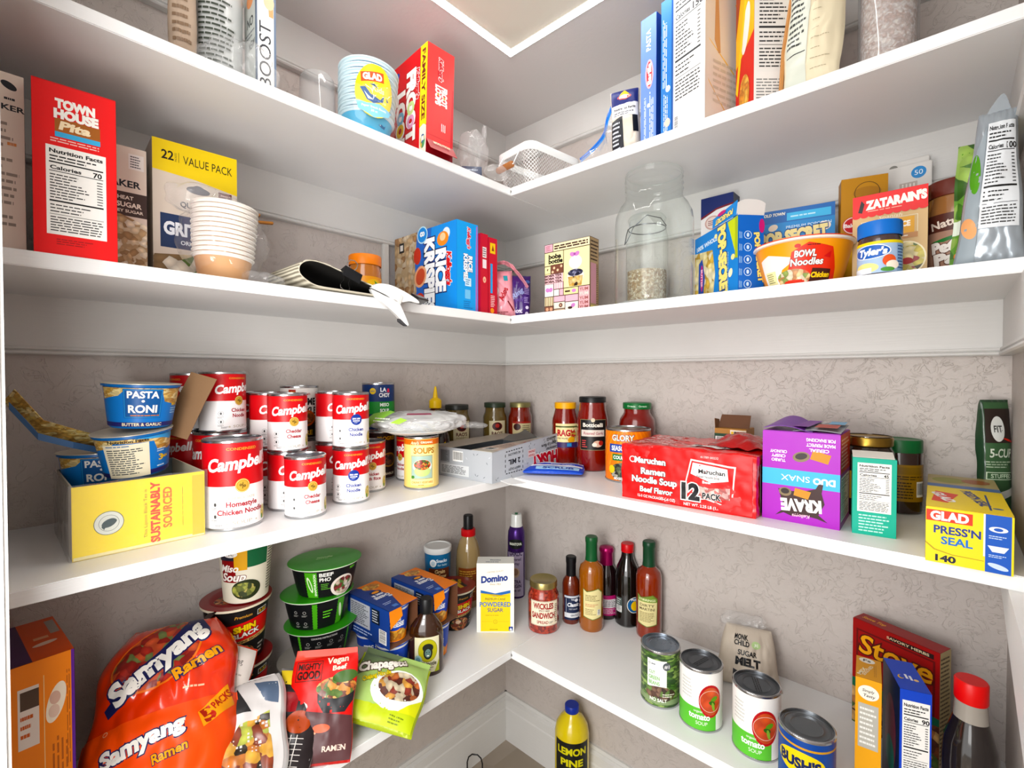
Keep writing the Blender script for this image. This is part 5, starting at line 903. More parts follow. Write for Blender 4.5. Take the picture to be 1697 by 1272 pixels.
o = thing('ramen_packet', 'red instant noodle packet with a black bowl picture', 'packet', (.303, -.768, ZD+.002), 0, rot=(R(-34), R(2), R(54)))
c = Cv().r(-52, 4, 52, 166, 'c8281f').p([(-52, 166), (52, 166), (52, 158), (-52, 150)], 'd85a4a').fr(-46, 118, -4, 148, 1, '4a2018').t('MIGHTY', -25, 140, 9, '3a1c16', 36, .03).t('GOOD', -25, 127, 11, '3a1c16', 36, .04).t('Vegan', 20, 148, 9, 'f2d8c8', 34, .03, .1, 6).t('Beef', 24, 136, 7, 'f2d8c8', 22, .03, .1, 6).p([(-8, 108), (52, 108), (52, 86), (40, 70), (6, 70), (-6, 86)], '26262a').e(22, 106, 32, 16, food('ramen_print', ['e0973a', 'b9622a', 'efc070', '7a3a1c', '5a7a2e'], 120, .35)).e(34, 122, 20, 9, '4a6a32', 8).p([(-38, 4), (52, 4), (52, 64), (-26, 76)], '5a3a3c').e(4, 50, 14, 6, 'd86a4a').e(-8, 44, 5, 1.6, 'e9a88a').t('RAMEN', 26, 22, 7, 'e3c8bc', 34, .03)
bag(o, .106, .155, .026, M('b4241c', .3, 0, .5), c, .7, 41)
o = thing('ramen_packet', 'green and white noodle packet lying at the shelf edge beside the sauce flask', 'packet', (.318, -.672, ZD+.018), 0, rot=(R(-66), R(16), R(42)))
c = Cv().r(-66, 4, 66, 136, 'a9c47a').r(-66, 4, 66, 30, 'b9c81f').p([(-66, 136), (10, 136), (-30, 96), (-66, 70)], '6a7a5a').e(18, 62, 48, 36, 'eef0ea', 8).e(20, 68, 38, 27, food('chapagetti', ['5a2414', 'b9622a', 'e0a03c', '8c2a16', 'd8c8a8'], 90, .3), 8).t('Chapagetti', -22, 104, 17, 'f2efe6', 88, .05, 0, 22, '4a1a22', .06).t('Chajang Noodle', -26, 78, 9, 'e6d23a', 50, .03, .1, 30, '3a3a1c', .04).p([(30, 26), (66, 60), (66, 30)], 'd0d41c').ln(20, 8, 50, 22, 3, '7a8a1a')
bag(o, .140, .125, .034, M('a8b83a', .25, .1, .5), c, .8, 51)
# ================================================================== second shelf (left run)
def seatbox(nm, label, A, B, d, h, z, col, prints, cat='box', grp=None, turn=0, extra=None):
    (c0, rz, w) = seat(A, B, d); o = thing(nm, label, cat, (c0[0], c0[1], z), rz+R(turn), grp); carton(o, w, d, h, col, prints(w*500, d*500, h*1000)); return o, w
def quak(W2, D2, H): 
    c = Cv().r(-W2, 0, W2, H, 'e2d6cb').t('KER', W2-9, 165, 6, '23262e', 18, .03).e(W2-12, 190, 7, 4, '23262e', -30).ln(W2-16, 172, W2-3, 178, 1, '23262e').ln(-W2+4, 20, W2-4, 150, 16, '9a8f86'); c.ln(W2-14, 120, W2-3, 128, 1, 'd8935a')
    return {'front': c, 'right': Cv().r(-D2, 0, D2, H, 'd9cbbd').r(-D2, 60, D2, 130, '8c2024')}
seatbox('oatmeal_box', 'off-white oatmeal box cut by the left border of the picture', (.252, -1.138), (.252, -1.083), .13, .204, ZB, 'ddd1c6', quak)
def town(W2, D2, H):
    c = Cv().r(-W2, 0, W2, H, 'e0202a').p([(-W2+19, 160), (W2-15, 160), (W2-15, 142), (-W2+19, 142)], 'a5672a').r(-W2+19, 138, W2-15, 144, '4fb0dc').t('TOWN', 0, 177, 9.5, 'f6f4ef', 34, .07).t('HOUSE', 1, 165, 9.5, 'f6f4ef', 38, .07, 0, 0, 'c8101e', .04).t('Pita', 0, 152, 9, 'f3e3c2', 26, .05, .2)
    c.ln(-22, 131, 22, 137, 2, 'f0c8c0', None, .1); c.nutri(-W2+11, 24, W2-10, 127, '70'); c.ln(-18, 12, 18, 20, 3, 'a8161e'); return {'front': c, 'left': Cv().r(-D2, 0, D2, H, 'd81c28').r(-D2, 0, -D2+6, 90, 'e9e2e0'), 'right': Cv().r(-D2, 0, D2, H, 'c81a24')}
o, w = seatbox('cracker_box', 'tall red cracker box with a white nutrition panel on its narrow side', (.275, -1.078), (.28, -1.004), .098, .199, ZB, 'd81e28', town)
part('top_flap', sheet(lambda u, v: (-w/2+u*w, -.049+v*.07, .2+.004*math.sin(v*3)*(1-u)), 6, 4, M('c8282c', .45), .0008, False), o)
OAT = food('oat_print', ['e6d2ac', 'c9a877', 'f0e3c8', 'a8834f'], 130, .45)
def oat(W2, D2, H):
    return {'front': Cv().r(-W2, 0, W2, H, 'ded3c7').r(-W2, 88, W2, 122, '4a3a36').t('QUAKER', -14+20, 134, 9, '23262e', 54, .03).t('WHEAT', 12, 114, 5, 'efe6da', 26, .02).t('& SUGAR', 16, 104, 6.5, 'efe6da', 36, .03).t('HONEY SUGAR', 14, 95, 4, 'efe6da', 44, .02).p([(-W2, 0), (W2, 0), (W2, 78), (10, 90), (-W2, 84)], OAT).r(20, 156, W2-3, 178, 'e9e6e2').ln(22, 158, W2-5, 176, 5, '55555a')}
seatbox('oatmeal_box', 'beige oatmeal box between the red cracker box and the yellow-topped box', (.172, -1.036), (.176, -.955), .05, .187, ZB, 'd8ccc0', oat)
def v22(W2, D2, H):
    c = Cv().r(-W2, 0, W2, H, 'd9cfc3').p([(-W2, 172), (0, 168), (W2, 158), (W2, H), (-W2, H)], 'ecd21c').t('22', -38, 197, 13, '2a2418', 15, .02).t('PACKETS', -27.5, 196, 2.6, '2a2418', 13, .0, 0, 90).r(-24, 189, -23.4, 204, '2a2418').t('VALUE PACK', 16, 195, 12.5, '2a2418', 68, .0)
    c.e(2, 152, 16, 6, '232c44').e(2, 154, 8, 6, '232c44').r(30, 132, W2-8, 158, '6e2028').ln(33, 134, W2-10, 156, 4, 'd8b8b8').t('QUAKER', -2, 126, 8, '232c44', 40, .03).r(-48, 56, 8, 108, '2c4066').t('GRITS', -18, 86, 18, 'e9edf2', 50, .05).t('ORIGINAL', -4, 66, 6, 'e9edf2', 36, .02).p([(-W2, 0), (W2, 0), (W2, 40), (0, 50), (-W2, 44)], food('grits', ['e9e0cc', 'd8c49c', '8a6a3c', '5c7a2c', 'f0ead8'], 60, .4))
    return {'front': c, 'left': Cv().r(-D2, 0, D2, H, 'b8aca0').e(0, 180, 12, 9, '9c948c').t('K', 0, 180, 8, '3a3a44')}
seatbox('oatmeal_box', 'oatmeal value box with a bright yellow top band', (.16, -.945), (.166, -.831), .075, .219, ZB, 'cfc4b8', v22)
# stack of paper bowls in plastic
p_ = colx(371, .216); o = thing('paper_bowl_stack', 'nested stack of brown paper bowls with white rims', 'bowls', (p_[0], p_[1], ZB), 0, rot=(R(-1), R(2), face(p_)))
KR = M('c9a27c', .6, bump=.1); WR = M('ebe8e2', .5)
part('bowl', lathe([(0, .001), (.030, 0), (.032, .002), (.0385, .036), (.0385, .040), (.0415, .118)], KR), o)
for i in range(12):
    z = .036+i*.0070; r = .0395+i*.00035
    part('bowl_rim', lathe([(r-.002, z), (r, z+.0003), (r+.0006, z+.0032), (r+.0024, z+.0036), (r+.0030, z+.0044), (r+.0015, z+.0054), (r-.0035, z+.0054)]+([(r-.004, z+.002), (r-.008, z-.03), (0, z-.032)] if i == 11 else []), WR), o)
part('film_bag', blob(.060, .046, .066, film('film_bowls', 'ffffff', .04, .08, .35), 2, .2), o)
part('film_tail', blob(.034, .026, .012, CRINK, 5, .5, 4), o, loc=(.052, -.014, 0))
part('film_top', blob(.045, .03, .022, film('film_bowls2', 'ffffff', .12, .1, .5), 9, .3, 4), o, loc=(-.035, .01, .105))
for i in range(2):
    q = thing('wooden_stick', ('flat wooden stick poking out behind the paper bowls, upper one', 'flat wooden stick poking out behind the paper bowls, lower one')[i], 'stick', (.142+.0*i, -.815+.022*i, ZB+.137-.009*i), 0, 'wooden sticks behind the paper bowls', rot=(R(4), R(-4), R(74)))
    part('blade', bxm(.055, .011, .004, M('b8803f', .6, bump=.2), .001), q)
# folded placemat
STR = bpy.data.materials.new('woven_stripes'); STR.use_nodes = True; nt = STR.node_tree; b = nt.nodes['Principled BSDF']; b.inputs['Roughness'].default_value = .8
tc = nt.nodes.new('ShaderNodeTexCoord'); wv = nt.nodes.new('ShaderNodeTexWave'); wv.inputs['Scale'].default_value = 55; wv.inputs['Distortion'].default_value = .6; wv.bands_direction = 'Z'; nt.links.new(tc.outputs['Object'], wv.inputs['Vector'])
cr_ = nt.nodes.new('ShaderNodeValToRGB'); cr_.color_ramp.elements[0].color = lin('6f6856'); cr_.color_ramp.elements[1].color = lin('d8d2be'); nt.links.new(wv.outputs['Fac'], cr_.inputs['Fac']); nt.links.new(cr_.outputs['Color'], b.inputs['Base Color'])
yl = colx(488, .28)[1]; yr = colx(690, .28)[1]; L_ = yr-yl
o = thing('placemat', 'striped woven placemat folded over itself in a loop at the shelf edge', 'placemat', (.20, yl, ZB), R(90))
# local x runs along the shelf, local -y faces the room
PR = [(L_, .002), (L_*.75, .002), (L_*.5, .0025), (L_*.3, .003), (L_*.15, .004), (.018, .010), (.006, .020), (.006, .032), (.016, .041), (.032, .0435), (.055, .040), (.09, .030), (.13, .019), (.18, .010), (L_-.02, .0055)]
def spl(P, n):
    out = []
    for i in range(len(P)-1):
        p0 = P[max(0, i-1)]; p1 = P[i]; p2 = P[i+1]; p3 = P[min(len(P)-1, i+2)]
        for k in range(n):
            t = k/n; out.append(tuple(.5*((2*p1[j])+(-p0[j]+p2[j])*t+(2*p0[j]-5*p1[j]+4*p2[j]-p3[j])*t*t+(-p0[j]+3*p1[j]-3*p2[j]+p3[j])*t**3) for j in range(len(p1))))
    out.append(P[-1]); return out
SP = spl(PR, 6)
def matfn(u, v):
    q = u*(len(SP)-1); i = min(int(q), len(SP)-2); t = q-i; x = SP[i][0]*(1-t)+SP[i+1][0]*t; z = SP[i][1]*(1-t)+SP[i+1][1]*t
    return (x, -.088+.12*v, z+.001)
part('mat', sheet(matfn, 84, 6, STR, .0016), o)
part('mat_lining', sheet(lambda u, v: (lambda p: (p[0]+.0012*(1 if p[0] < .03 else 0), p[1]+.0004, p[2]-.0022 if p[2] > .012 and u > .55 else p[2]+.0016))(matfn(u, v)), 84, 4, M('1d1a16', .9), .0006), o, 'black backing of the placemat')
part('stitching', tube([(x, -.0885, z+.001) for x, z in SP[:66:2]], .0008, M('cfc9ba', .8), 5), o)
def binder(loc, rot, lb, handles=True):
    q = thing('binder_clip', lb, 'clip', loc, 0, 'black binder clips on the placemat', rot=rot); q.scale = (1.3, 1.3, 1.3)
    part('spring_body', prism([(-.0045, 0), (-.003, .0), (-.0008, .013), (.0008, .013), (.003, 0), (.0045, 0), (.0065, .0015), (.0015, .0145), (-.0015, .0145), (-.0065, .0015)][:0] or [(-.007, 0), (.007, 0), (.0012, .014), (-.0012, .014)], -.013, .013, M('1b1d21', .3, 0, .3), .0004), q)
    if handles:
        for s in (-1, 1): part('wire_handle', tube([(s*.001, -.005, .013), (s*.008, -.0035, .013), (s*.015, -.007, .011), (s*.020, -.006, .009), (s*.022, 0, .008), (s*.020, .006, .009), (s*.015, .007, .011), (s*.008, .0035, .013), (s*.001, .005, .013)], .0007, M('c8c8ca', .2, 1.), 6), q)
xb = .098
binder((.2975, yl+.092, ZB+.0305), (Matrix.Rotation(R(-20), 3, 'X') @ Matrix.Rotation(R(-90), 3, 'Y')).to_euler(), 'black binder clip with silver wire handles gripping the fold of the placemat')
binder((.29, yr-.008, ZB+.006), (R(0), R(95), R(20)), 'black binder clip at the right end of the placemat behind the white clamp', False)
# white clamp
q_ = colx(652, .297); o = thing('bag_clamp', 'white plastic spring clamp hanging over the shelf edge on the placemat', 'clamp', (q_[0], q_[1], ZB-.004), 0, rot=(R(8), R(16), R(78)))
WP = M('e6e6e4', .3, 0, .4)
part('jaw', prism(spl([(-.046, .006), (-.038, .017), (-.016, .0235), (.012, .0225), (.040, .0175), (.046, .012), (.030, .010), (.014, .002), (.004, -.002), (-.014, .0035), (-.03, .005), (-.046, .006)], 4)[:-1], -.008, .008, WP, .001), o)
part('jaw', prism(spl([(-.046, .004), (-.03, .003), (-.012, .0015), (.006, .003), (.016, -.006), (.036, -.027), (.04, -.033), (.034, -.035), (.012, -.023), (-.016, -.012), (-.038, -.004), (-.046, .004)], 4)[:-1], -.008, .008, WP, .001), o)
part('spring', prism([(.006, -.002), (.013, -.002), (.013, .014), (.006, .014)], -.0095, .0095, M('d0d0ce', .35), .001), o)
part('grip_pad', prism([(.02, -.0275), (.038, -.035), (.036, -.037), (.022, -.033)], -.0085, .0085, M('4a4a4c', .6), .0005), o, 'dark grey rubber grip')
# orange-lidded jar
lb = Cv().r(-40, 0, 48, 46, 'e9a41c').e(14, 24, 20, 17, 'ecc227').p([(-4, 18), (16, 14), (34, 24), (36, 36), (28, 26), (12, 22)], '2e8a34').p([(20, 22), (12, 38), (26, 30)], '3c9a3c').e(30, 6, 7, 7, 'e9e6d8').e(-22, 30, 9, 9, 'c98a1c').ln(-30, 26, -14, 36, 2, '8a4a14').ln(-32, 14, -14, 20, 2, 'f3d98a')
jar('snack_jar', 'small plastic jar with an orange lid and yellow label behind the placemat', 'jar', colx(606, .16), ZB, [(0, 0), (.029, 0), (.032, .004), (.032, .07), (.030, .078), (.030, .09)], M('b9793c', .15, 0, .7), .0325, .082, .021, 'e58a1a', lb, .012, turn=10, rf=const(.0321), ribs=0)
# rice cereal box on its side
(c0, rz, w) = seat((.255, -.425), (.255, -.362), .235); d = .235; h = .199; W2, D2 = w*500, d*500
o = thing('cereal_box', 'blue puffed-rice cereal box lying on its side, end towards the room', 'box', (c0[0], c0[1], ZB), rz)
c = Cv().r(-D2, 0, D2, h*1000, '1f8fd8').p([(-D2, 0), (-38, 0), (-28, 60), (-34, 130), (-24, 199), (-D2, 199)], food('rice_squares', ['c9a87c', 'a87a4a', 'e3cfb0', 'd8b98c'], 70, .45)).p([(-38, 0), (10, 0), (30, 199), (-24, 199), (-34, 130), (-28, 60)], '2c6cc0')
c.t('RICE', 62, 96, 33, 'f4f6f8', 92, .06, 0, -90, '23306c', .06).t('KRISPIES', 22, 90, 33, 'f4f6f8', 166, .06, 0, -90, '23306c', .06).t("Kellogg's", 92, 96, 15, 'c8202c', 72, .05, .25, -90, 'f3e6e6', .06).e(-4, 188, 20, 20, 'bfe0ee').e(-4, 188, 17, 17, '1f8fd8').t('8', -4, 190, 16, 'eef4f8', 10, .04, 0, -90)
c.e(82, 176, 13, 13, 'd9e2e8').e(70, 166, 20, 16, 'e0903a').e(70, 170, 10, 9, 'f0c8a0').e(-24, 142, 14, 20, 'c2402a').e(-12, 92, 22, 26, 'e6b08a', -30).e(-12, 92, 16, 20, 'c95a3a', -30).e(-14, 40, 16, 14, 'c2402a').r(-98, 160, -78, 184, '1a1a1e').r(-94, 165, -82, 179, 'e6e2dc')
ce = Cv().r(-W2, 0, W2, 199, '1fa0e0').t("Kellogg's", 4, 164, 9, 'd8485a', 46, .04, .25, -90, 'f0f4f6', .06).t('RICE', 8, 108, 11, 'f4f6f8', 34, .05, 0, -90, '23508c', .05).t('KRISPIES', -6, 98, 11, 'f4f6f8', 60, .05, 0, -90, '23508c', .05).p([(0, 8), (26, 8), (26, 122), (14, 122), (10, 112), (4, 104)][:0] or [(24, 4), (30, 4), (30, 196), (26, 196), (24, 124)], 'a87ac0').r(-8, 58, 10, 76, 'cfe6f2').ln(-6, 60, 8, 74, 3, '1f6fa8').r(-8, 30, 8, 50, '7fc0e4').ln(-12, 8, 14, 26, 4, '1670b0')
carton(o, w, d, h, '1b86cc', {'left': c, 'front': ce})
part('end_flap', bxm(.006, .012, .185, M('2494d4', .4), .001), o, loc=(w/2-.001, -d/2+.008, .012))
def redb(n):
    def f(W2, D2, H):
        c = Cv().r(-W2, 0, W2, H, 'c0143c')
        if n == 0: c.r(-6, 128, 6, 152, 'e9e0e2').ln(-5, 130, 5, 150, 4, '3a2a30', None, .2).r(-6, 104, 6, 124, 'e9dfe2').e(0, 78, 5, 7, 'e6b8a0').t('c', 0, 78, 6, 'c0143c')
        else: c.r(-9, 142, 8, 166, 'e9c81c').p([(-4, 148), (4, 148), (0, 162)], '8a3a1c').r(-8, 50, -1, 118, '3aa0d8').ln(-7, 18, 7, 46, 7, 'f0dcdc').e(-2, 10, 6, 6, 'e9a02c')
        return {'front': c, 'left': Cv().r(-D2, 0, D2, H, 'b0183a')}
    return f
seatbox('snack_box', 'narrow crimson box next to the blue cereal box', (.262, -.3595), (.262, -.337), .19, .182, ZB, 'b8143a', redb(0), grp='narrow crimson boxes')
seatbox('snack_box', 'narrow crimson box with a yellow square and blue stripe, right-hand one', (.262, -.3355), (.262, -.307), .19, .178, ZB, 'b8143a', redb(1), grp='narrow crimson boxes')
o = thing('candy_bag', 'pink candy bag with its twisted top flopping to the right', 'bag', (.245, -.272, ZB), 0, rot=(R(-6), R(-4), R(52)))
bag(o, .066, .115, .04, M('e3a3ae', .3, 0, .4), Cv().t('Ados', 4, 52, 12, 'b01c30', 34, .04, 0, 62).p([(-24, 10), (-18, 40), (-22, 40), (-28, 14)], '7a1420').p([(26, 12), (12, 34), (15, 35), (29, 14)], '7a1420').r(8, 84, 18, 98, '3a9aa8').e(-14, 60, 8, 10, 'f0e0e2').ln(-16, 4, 16, 12, 2, '8a2030'), 1., 61)
part('twisted_top', sheet(lambda u, v: (-.02+.085*u, -.012+.03*(v-.5)*(1-.4*u)-.012*u, .11+.028*math.sin(math.pi*(u*.9+.1))-.045*u*u+.004*noise.noise(Vector((u*9, v*9, 1)))), 20, 8, M('e0a0aa', .3, 0, .4), .0007), o)
o = thing('candy_bag', 'purple candy bag beside the pink one in the corner', 'bag', (.268, -.236, ZB), 0, rot=(R(-4), R(2), R(44)))
bag(o, .052, .105, .03, M('43206e', .3, 0, .4), Cv().t('Ring', -6, 58, 11, '8f96c0', 30, .04, .2, 40).t('Pops', 2, 44, 9, '5a3a8c', 26, .04, .2, 30).e(18, 88, 6, 4, '5f78b8').ln(10, 56, 22, 80, 6, 'b0a0d0').ln(10, 34, 22, 50, 4, 'b0a0d0').t('30%', -4, 14, 7, 'd8d0e6', 22, .03).e(18, 24, 4, 4, 'd8d0e6').e(18, 10, 4, 4, 'd8d0e6'), .6, 71)
# ---- second shelf, right run
def boba(W2, D2, H):
    K = '4a3228'; c = Cv().r(-W2, 0, W2, H, 'efe6a8'); P = 'e3b4c0'; T = 'cdb79c'
    def q(x0, y0, x1, y1, col): c.r(x0, y0, x1, y1, K); c.r(x0+.9, y0+.9, x1-.9, y1-.9, col)
    q(-W2, 0, W2, H, 'efe6a8'); q(-W2, 148, -W2+24, H, P); q(-W2+24, 148, W2, H, 'eee3c0'); c.ln(-W2+28, 152, W2-4, 163, 2, K, 3.4, .05); c.ln(-W2+4, 151, -W2+20, 164, 4, 'b06070')
    q(-W2, 116, -8, 148, 'efe8b4'); c.t('boba', -32, 137, 9.5, '20180f', 34, .05).t('bottle', -30, 126, 9.5, '20180f', 38, .05)
    q(-8, 60, W2, 148, 'efe8b4'); c.e(24, 116, 17, 15, 'f3f1ec').e(24, 84, 22, 17, 'efe9dc').p([(4, 84), (44, 84), (40, 62), (8, 62)], food('boba_cup', ['e0b45a', 'd8a43c', '3a2414', 'ecd08c'], 110, .3)).e(24, 92, 20, 8, food('boba_top', ['2a2c4a', '3c3e5c', '15162a', '8a8ca8'], 200, .3)).e(28, 134, 7, 5, 'c88ac4', 20).e(16, 134, 7, 5, 'c88ac4', -20).e(22, 134, 3, 3, 'a05a9c')
    q(-W2, 98, -W2+18, 116, 'efe8b4'); c.t('*', -W2+9, 106, 8, K); q(-W2+18, 96, -8, 118, '7a5040')
    for x, y in ((-34, 110), (-24, 104), (-14, 112), (-38, 101)): c.e(x, y, 3, 3, 'e9c8a8')
    c.r(-W2+1, 74, -9, 96, 'e3c0c4')
    for y in (93, 86, 79): c.t('BOBA TEA', -W2+25, y, 4.6, '4a1c14', 46, .05)
    q(-W2, 44, -W2+26, 74, 'f0ece4'); c.e(-W2+9, 60, 6, 5, 'c88ac4', -20).e(-W2+18, 60, 6, 5, 'c88ac4', 20); q(-W2+26, 60, -8, 76, P); 
    for i in range(4): c.r(-W2+29+i*6, 61, -W2+31+i*6, 75, 'f3e6d8')
    q(-W2+26, 44, -W2+42, 60, 'eee8dc'); q(-W2+42, 44, -8, 60, P); q(-8, 44, 32, 60, 'efe6a8'); c.e(20, 52, 6, 4, 'c88ac4').r(-4, 50, 10, 54, K)
    q(32, 8, W2, 60, 'dcb0b4'); 
    for y in (53, 43, 33, 23, 13): c.t('YUM', 46, y, 6.5, '9c5a58' if y != 43 else 'f0d8d0', 22, .02)
    q(-W2, 22, -W2+26, 44, 'efe0b8'); 
    for i in range(4): c.r(-W2+3+i*6, 23, -W2+5.5+i*6, 43, '8a6a58')
    q(-W2+26, 30, -4, 44, P); q(-4, 28, 32, 44, P); q(-W2, 8, -W2+26, 22, '8a6250'); c.e(-W2+8, 15, 4, 4, 'e3b090').e(-W2+19, 15, 4, 4, 'e3b090'); q(-W2+26, 14, -4, 30, 'e9dfd0'); c.e(-W2+33, 22, 5, 5, 'f0e6d8').e(-W2+46, 22, 5, 5, '6b4434').e(-W2+46, 22, 2, 2, 'd8b89c')
    q(-4, 8, 32, 28, 'efe9dc'); c.e(18, 19, 6, 4.5, 'c88ac4', 25).e(10, 14, 6, 3, K); q(-W2, 0, -W2+26, 8, 'efe6a8'); q(-W2+26, 0, -4, 14, T); q(-4, 0, 32, 8, P); q(32, 0, W2, 8, 'e9dfd0')
    s_ = Cv().r(-D2, 0, D2, H, 'b9a07c').fr(-D2, 0, D2, H, .9, K).r(-D2+2, 20, D2*.4, 110, 'cf9ca8').ln(D2*.45, 20, D2-2, 110, 22, K, None, .3).ln(-D2+2, 114, D2-2, 162, 6, K, None, .2).r(-D2+2, 2, D2-2, 16, 'd8cc7c')
    return {'front': c, 'right': s_}
seatbox('drink_mix_box', 'cream and pink bubble-tea box with a patchwork of little squares', (.337, -.222), (.460, -.216), .037, .167, ZB, 'd8cc94', boba)
# big glass jar and the bail jar of grain behind it
p_ = pd(1082, .982); o = thing('glass_jar', 'big empty clear glass jar with a wide threaded mouth', 'jar', (p_[0], p_[1], ZB), 0)
part('glass_body', lathe([(0, .003), (.06, .003), (.073, .001), (.077, .008), (.0775, .02), (.0775, .165), (.075, .185), (.067, .203), (.0585, .213), (.056, .22), (.056, .232), (.058, .234), (.056, .237), (.056, .243), (.058, .245), (.056, .248), (.056, .254), (.058, .256), (.056, .259), (.0575, .266), (.0565, .2695), (.054, .27), (.053, .266)], CLEAR, 72), o)
part('base_ring', lathe([(.06, .0005), (.073, .0008), (.0745, .006), (.06, .008)], film('thick_glass', 'dfe8e4', .25, .05, .6), 64), o)
p2 = pd(1071, 1.135); o = thing('bail_jar', 'wire-bail glass jar half filled with oats, seen through the big jar', 'jar', (p2[0], p2[1], ZB), face(p2))
part('glass_body', lathe([(0, .003), (.042, .002), (.047, .006), (.048, .015), (.048, .18), (.044, .2), (.041, .21), (.041, .222), (.038, .222)], CLEAR), o)
part('oats', lathe([(0, .009), (.0445, .009), (.0445, .104), (.03, .1), (0, .108)], food('loose_oats', ['d8c3a0', 'b89a70', 'e6d9bf', 'a8845a'], 260, .7, .6)), o)
part('glass_lid', lathe([(.043, .222), (.044, .226), (.04, .233), (.02, .237), (0, .238)], CLEAR), o)
wm = M('6c6f72', .3, 1.)
part('wire_bail', tube([(.0425*math.sin(a), -.0425*math.cos(a), .205) for a in [i*math.pi/16 for i in range(32)]], .0012, wm, 6, True), o)
part('wire_bail', tube([(-.043, -.01, .205), (-.046, -.02, .19), (-.05, -.026, .165), (-.043, -.03, .175), (-.03, -.04, .2), (0, -.05, .222), (.03, -.04, .216), (.043, -.01, .207)], .0011, wm, 6), o)
# navy box
def navy(W2, D2, H): return {'front': Cv().r(-W2, 0, W2, H, 'e6e3e2').p([(-W2, 205), (0, 220), (W2, 224), (W2, H), (-W2, H)], '1b2f6c').p([(-W2, 200), (0, 216), (W2, 221), (W2, 225), (0, 220), (-W2, 205)], '7a2230').e(-8, 190, 17, 15, 'c9a8a0').e(-8, 190, 14, 12, 'e0d0c8').ln(-18, 184, 2, 196, 3, '7a2230'), 'right': Cv().r(-D2, 0, D2, H, '1a2550').ln(-16, 10, 14, 230, 20, '5a6a9c')}
seatbox('dry_goods_box', 'navy and white box standing tallest behind the popcorn boxes', coly(1160, -.052), coly(1213, -.052), .042, .246, ZB, '1a2a60', navy)
# open popcorn box
POP = food('popcorn_print', ['f0dc8c', 'f6ecc0', 'e0b83c', 'f3e6a8', 'c9a02a'], 75, .4)
B_ = Vector((.775, -.252)); t_ = Vector((math.cos(R(-40)), math.sin(R(-40)))); A_ = B_-t_*.15
def pop(W2, D2, H):
    c = Cv().r(-W2, 0, W2, H, '1f86cc').p([(-W2, 0), (-6, 0), (2, 50), (-8, 96), (-W2, 104)], POP).p([(-62, 0), (-44, 0), (-36, 50), (-46, 88), (-60, 80)], '244f9c').e(-48, 50, 5, 26, 'c02a7a').t('BUTTER', -48, 50, 6, 'f0d0e0', 34, .03, 0, -90).t('100% WHOLE', -30, 112, 8, 'dfeef6', 76, .03, 0, 3).t('POP-SECRET', 28, 66, 23, 'f0e08c', 128, .07, 0, -86, '1c3f7c', .06)
    c.p([(44, H-3), (W2-1, H-1), (W2-1, 60), (66, 78)], 'c6d430').r(W2-9, 62, W2-2, H-2, 'a8b828').e(62, 66, 6, 5, 'e9e0a0').e(54, 40, 6, 8, 'efe6c8', -30).e(4, 118, 5, 4, 'efe6a8').t('PREMIUM POPCORN', 46, 40, 4, 'a9d0ea', 76, .0, 0, -90)
    s_ = Cv().r(-D2, 0, D2, H, '1d6cc0').t('POP-SECRET', 14, 62, 9, 'f0e08c', 84, .06, 0, -84, '1c3f7c', .05).e(19, 116, 5, 12, 'c02a7a')
    for i in range(5): s_.ring(-6, 100-i*21, 7, 1, 'cfe4f4'); s_.e(-6, 100-i*21, 2.4, 3.6, 'cfe4f4'); s_.ln(-22, 94-i*21, -16, 106-i*21, 3, 'a9cfe8', None, .1, True)
    return {'front': c, 'right': s_, 'left': Cv().r(-D2, 0, D2, H, '1f86cc')}
o, w = seatbox('popcorn_box', 'open blue popcorn box with a yellow-green corner and raised flaps', A_+Vector((.004, .012)), B_+Vector((.004, .006)), .046, .134, ZB, '1c7cc4', pop)
part('open_flap', sheet(lambda u, v: (-.004+u*(w/2+.004)-.006*v, -.026+.004*v, .134+.027*v-.008*v*(1-u)), 6, 4, M('2a8cd0', .4), .0008, False), o)
part('flap_print', Cv().t('POP-SECRET', 38, 9, 9, 'f0e08c', 56, .05, 0, 184, '1c3f7c', .04).e(28, 20, 14, 4, 'c02a7a').build(lambda u, v, o_: (u-.004, -.0264+.004*(v/.027)-o_, .134+v)), o)
part('open_flap', sheet(lambda u, v: (w/2-.001+.004*v, -.026+u*.05, .134+.026*v*(1-.25*abs(2*u-1)**3)), 8, 4, M('dcdbd8', .5), .0008, False), o)
part('open_flap', sheet(lambda u, v: (-w/2+.01+u*.05, .024+.012*v, .134+.012*v), 6, 4, M('2a80c0', .4), .0008, False), o)
def pop2(W2, D2, H):
    c = Cv().r(-W2, 0, W2, H, '2a8cc8').r(-W2, 144, W2, H, '1f6cb0').r(-16, 146, W2-6, 160, '4fb6e0').ln(-10, 150, W2-10, 156, 1, 'bfe6f4').t('OLD TOWN', -W2+22, 160, 5, 'eef0e6', 34, .04, .2, 0, '1b3a6c', .04).t('PREMIUM POPCORN', 18, 134, 5, 'd8ecf6', 70, .0).e(-W2+20, 136, 8, 6, 'e9dcc8', 20).e(W2-16, 128, 10, 8, 'efe6d8').e(W2-18, 131, 5, 4, 'f6f2ea').t('POP-SECRET', -6, 116, 22, 'efe3a8', 106, .07, 0, 3, '1c4f8c', .06)
    c.p([(-W2, 0), (W2, 0), (W2, 100), (-W2, 92)], POP).r(-W2+1, 8, -W2+30, 26, '1a2448').t('KETTLE', -W2+16, 16, 8, 'f0f2f4', 28, .04); return {'front': c}
seatbox('popcorn_box', 'second blue popcorn box behind the noodle bowl', (.780, -.118), (.895, -.098), .04, .168, ZB, '2478b8', pop2)
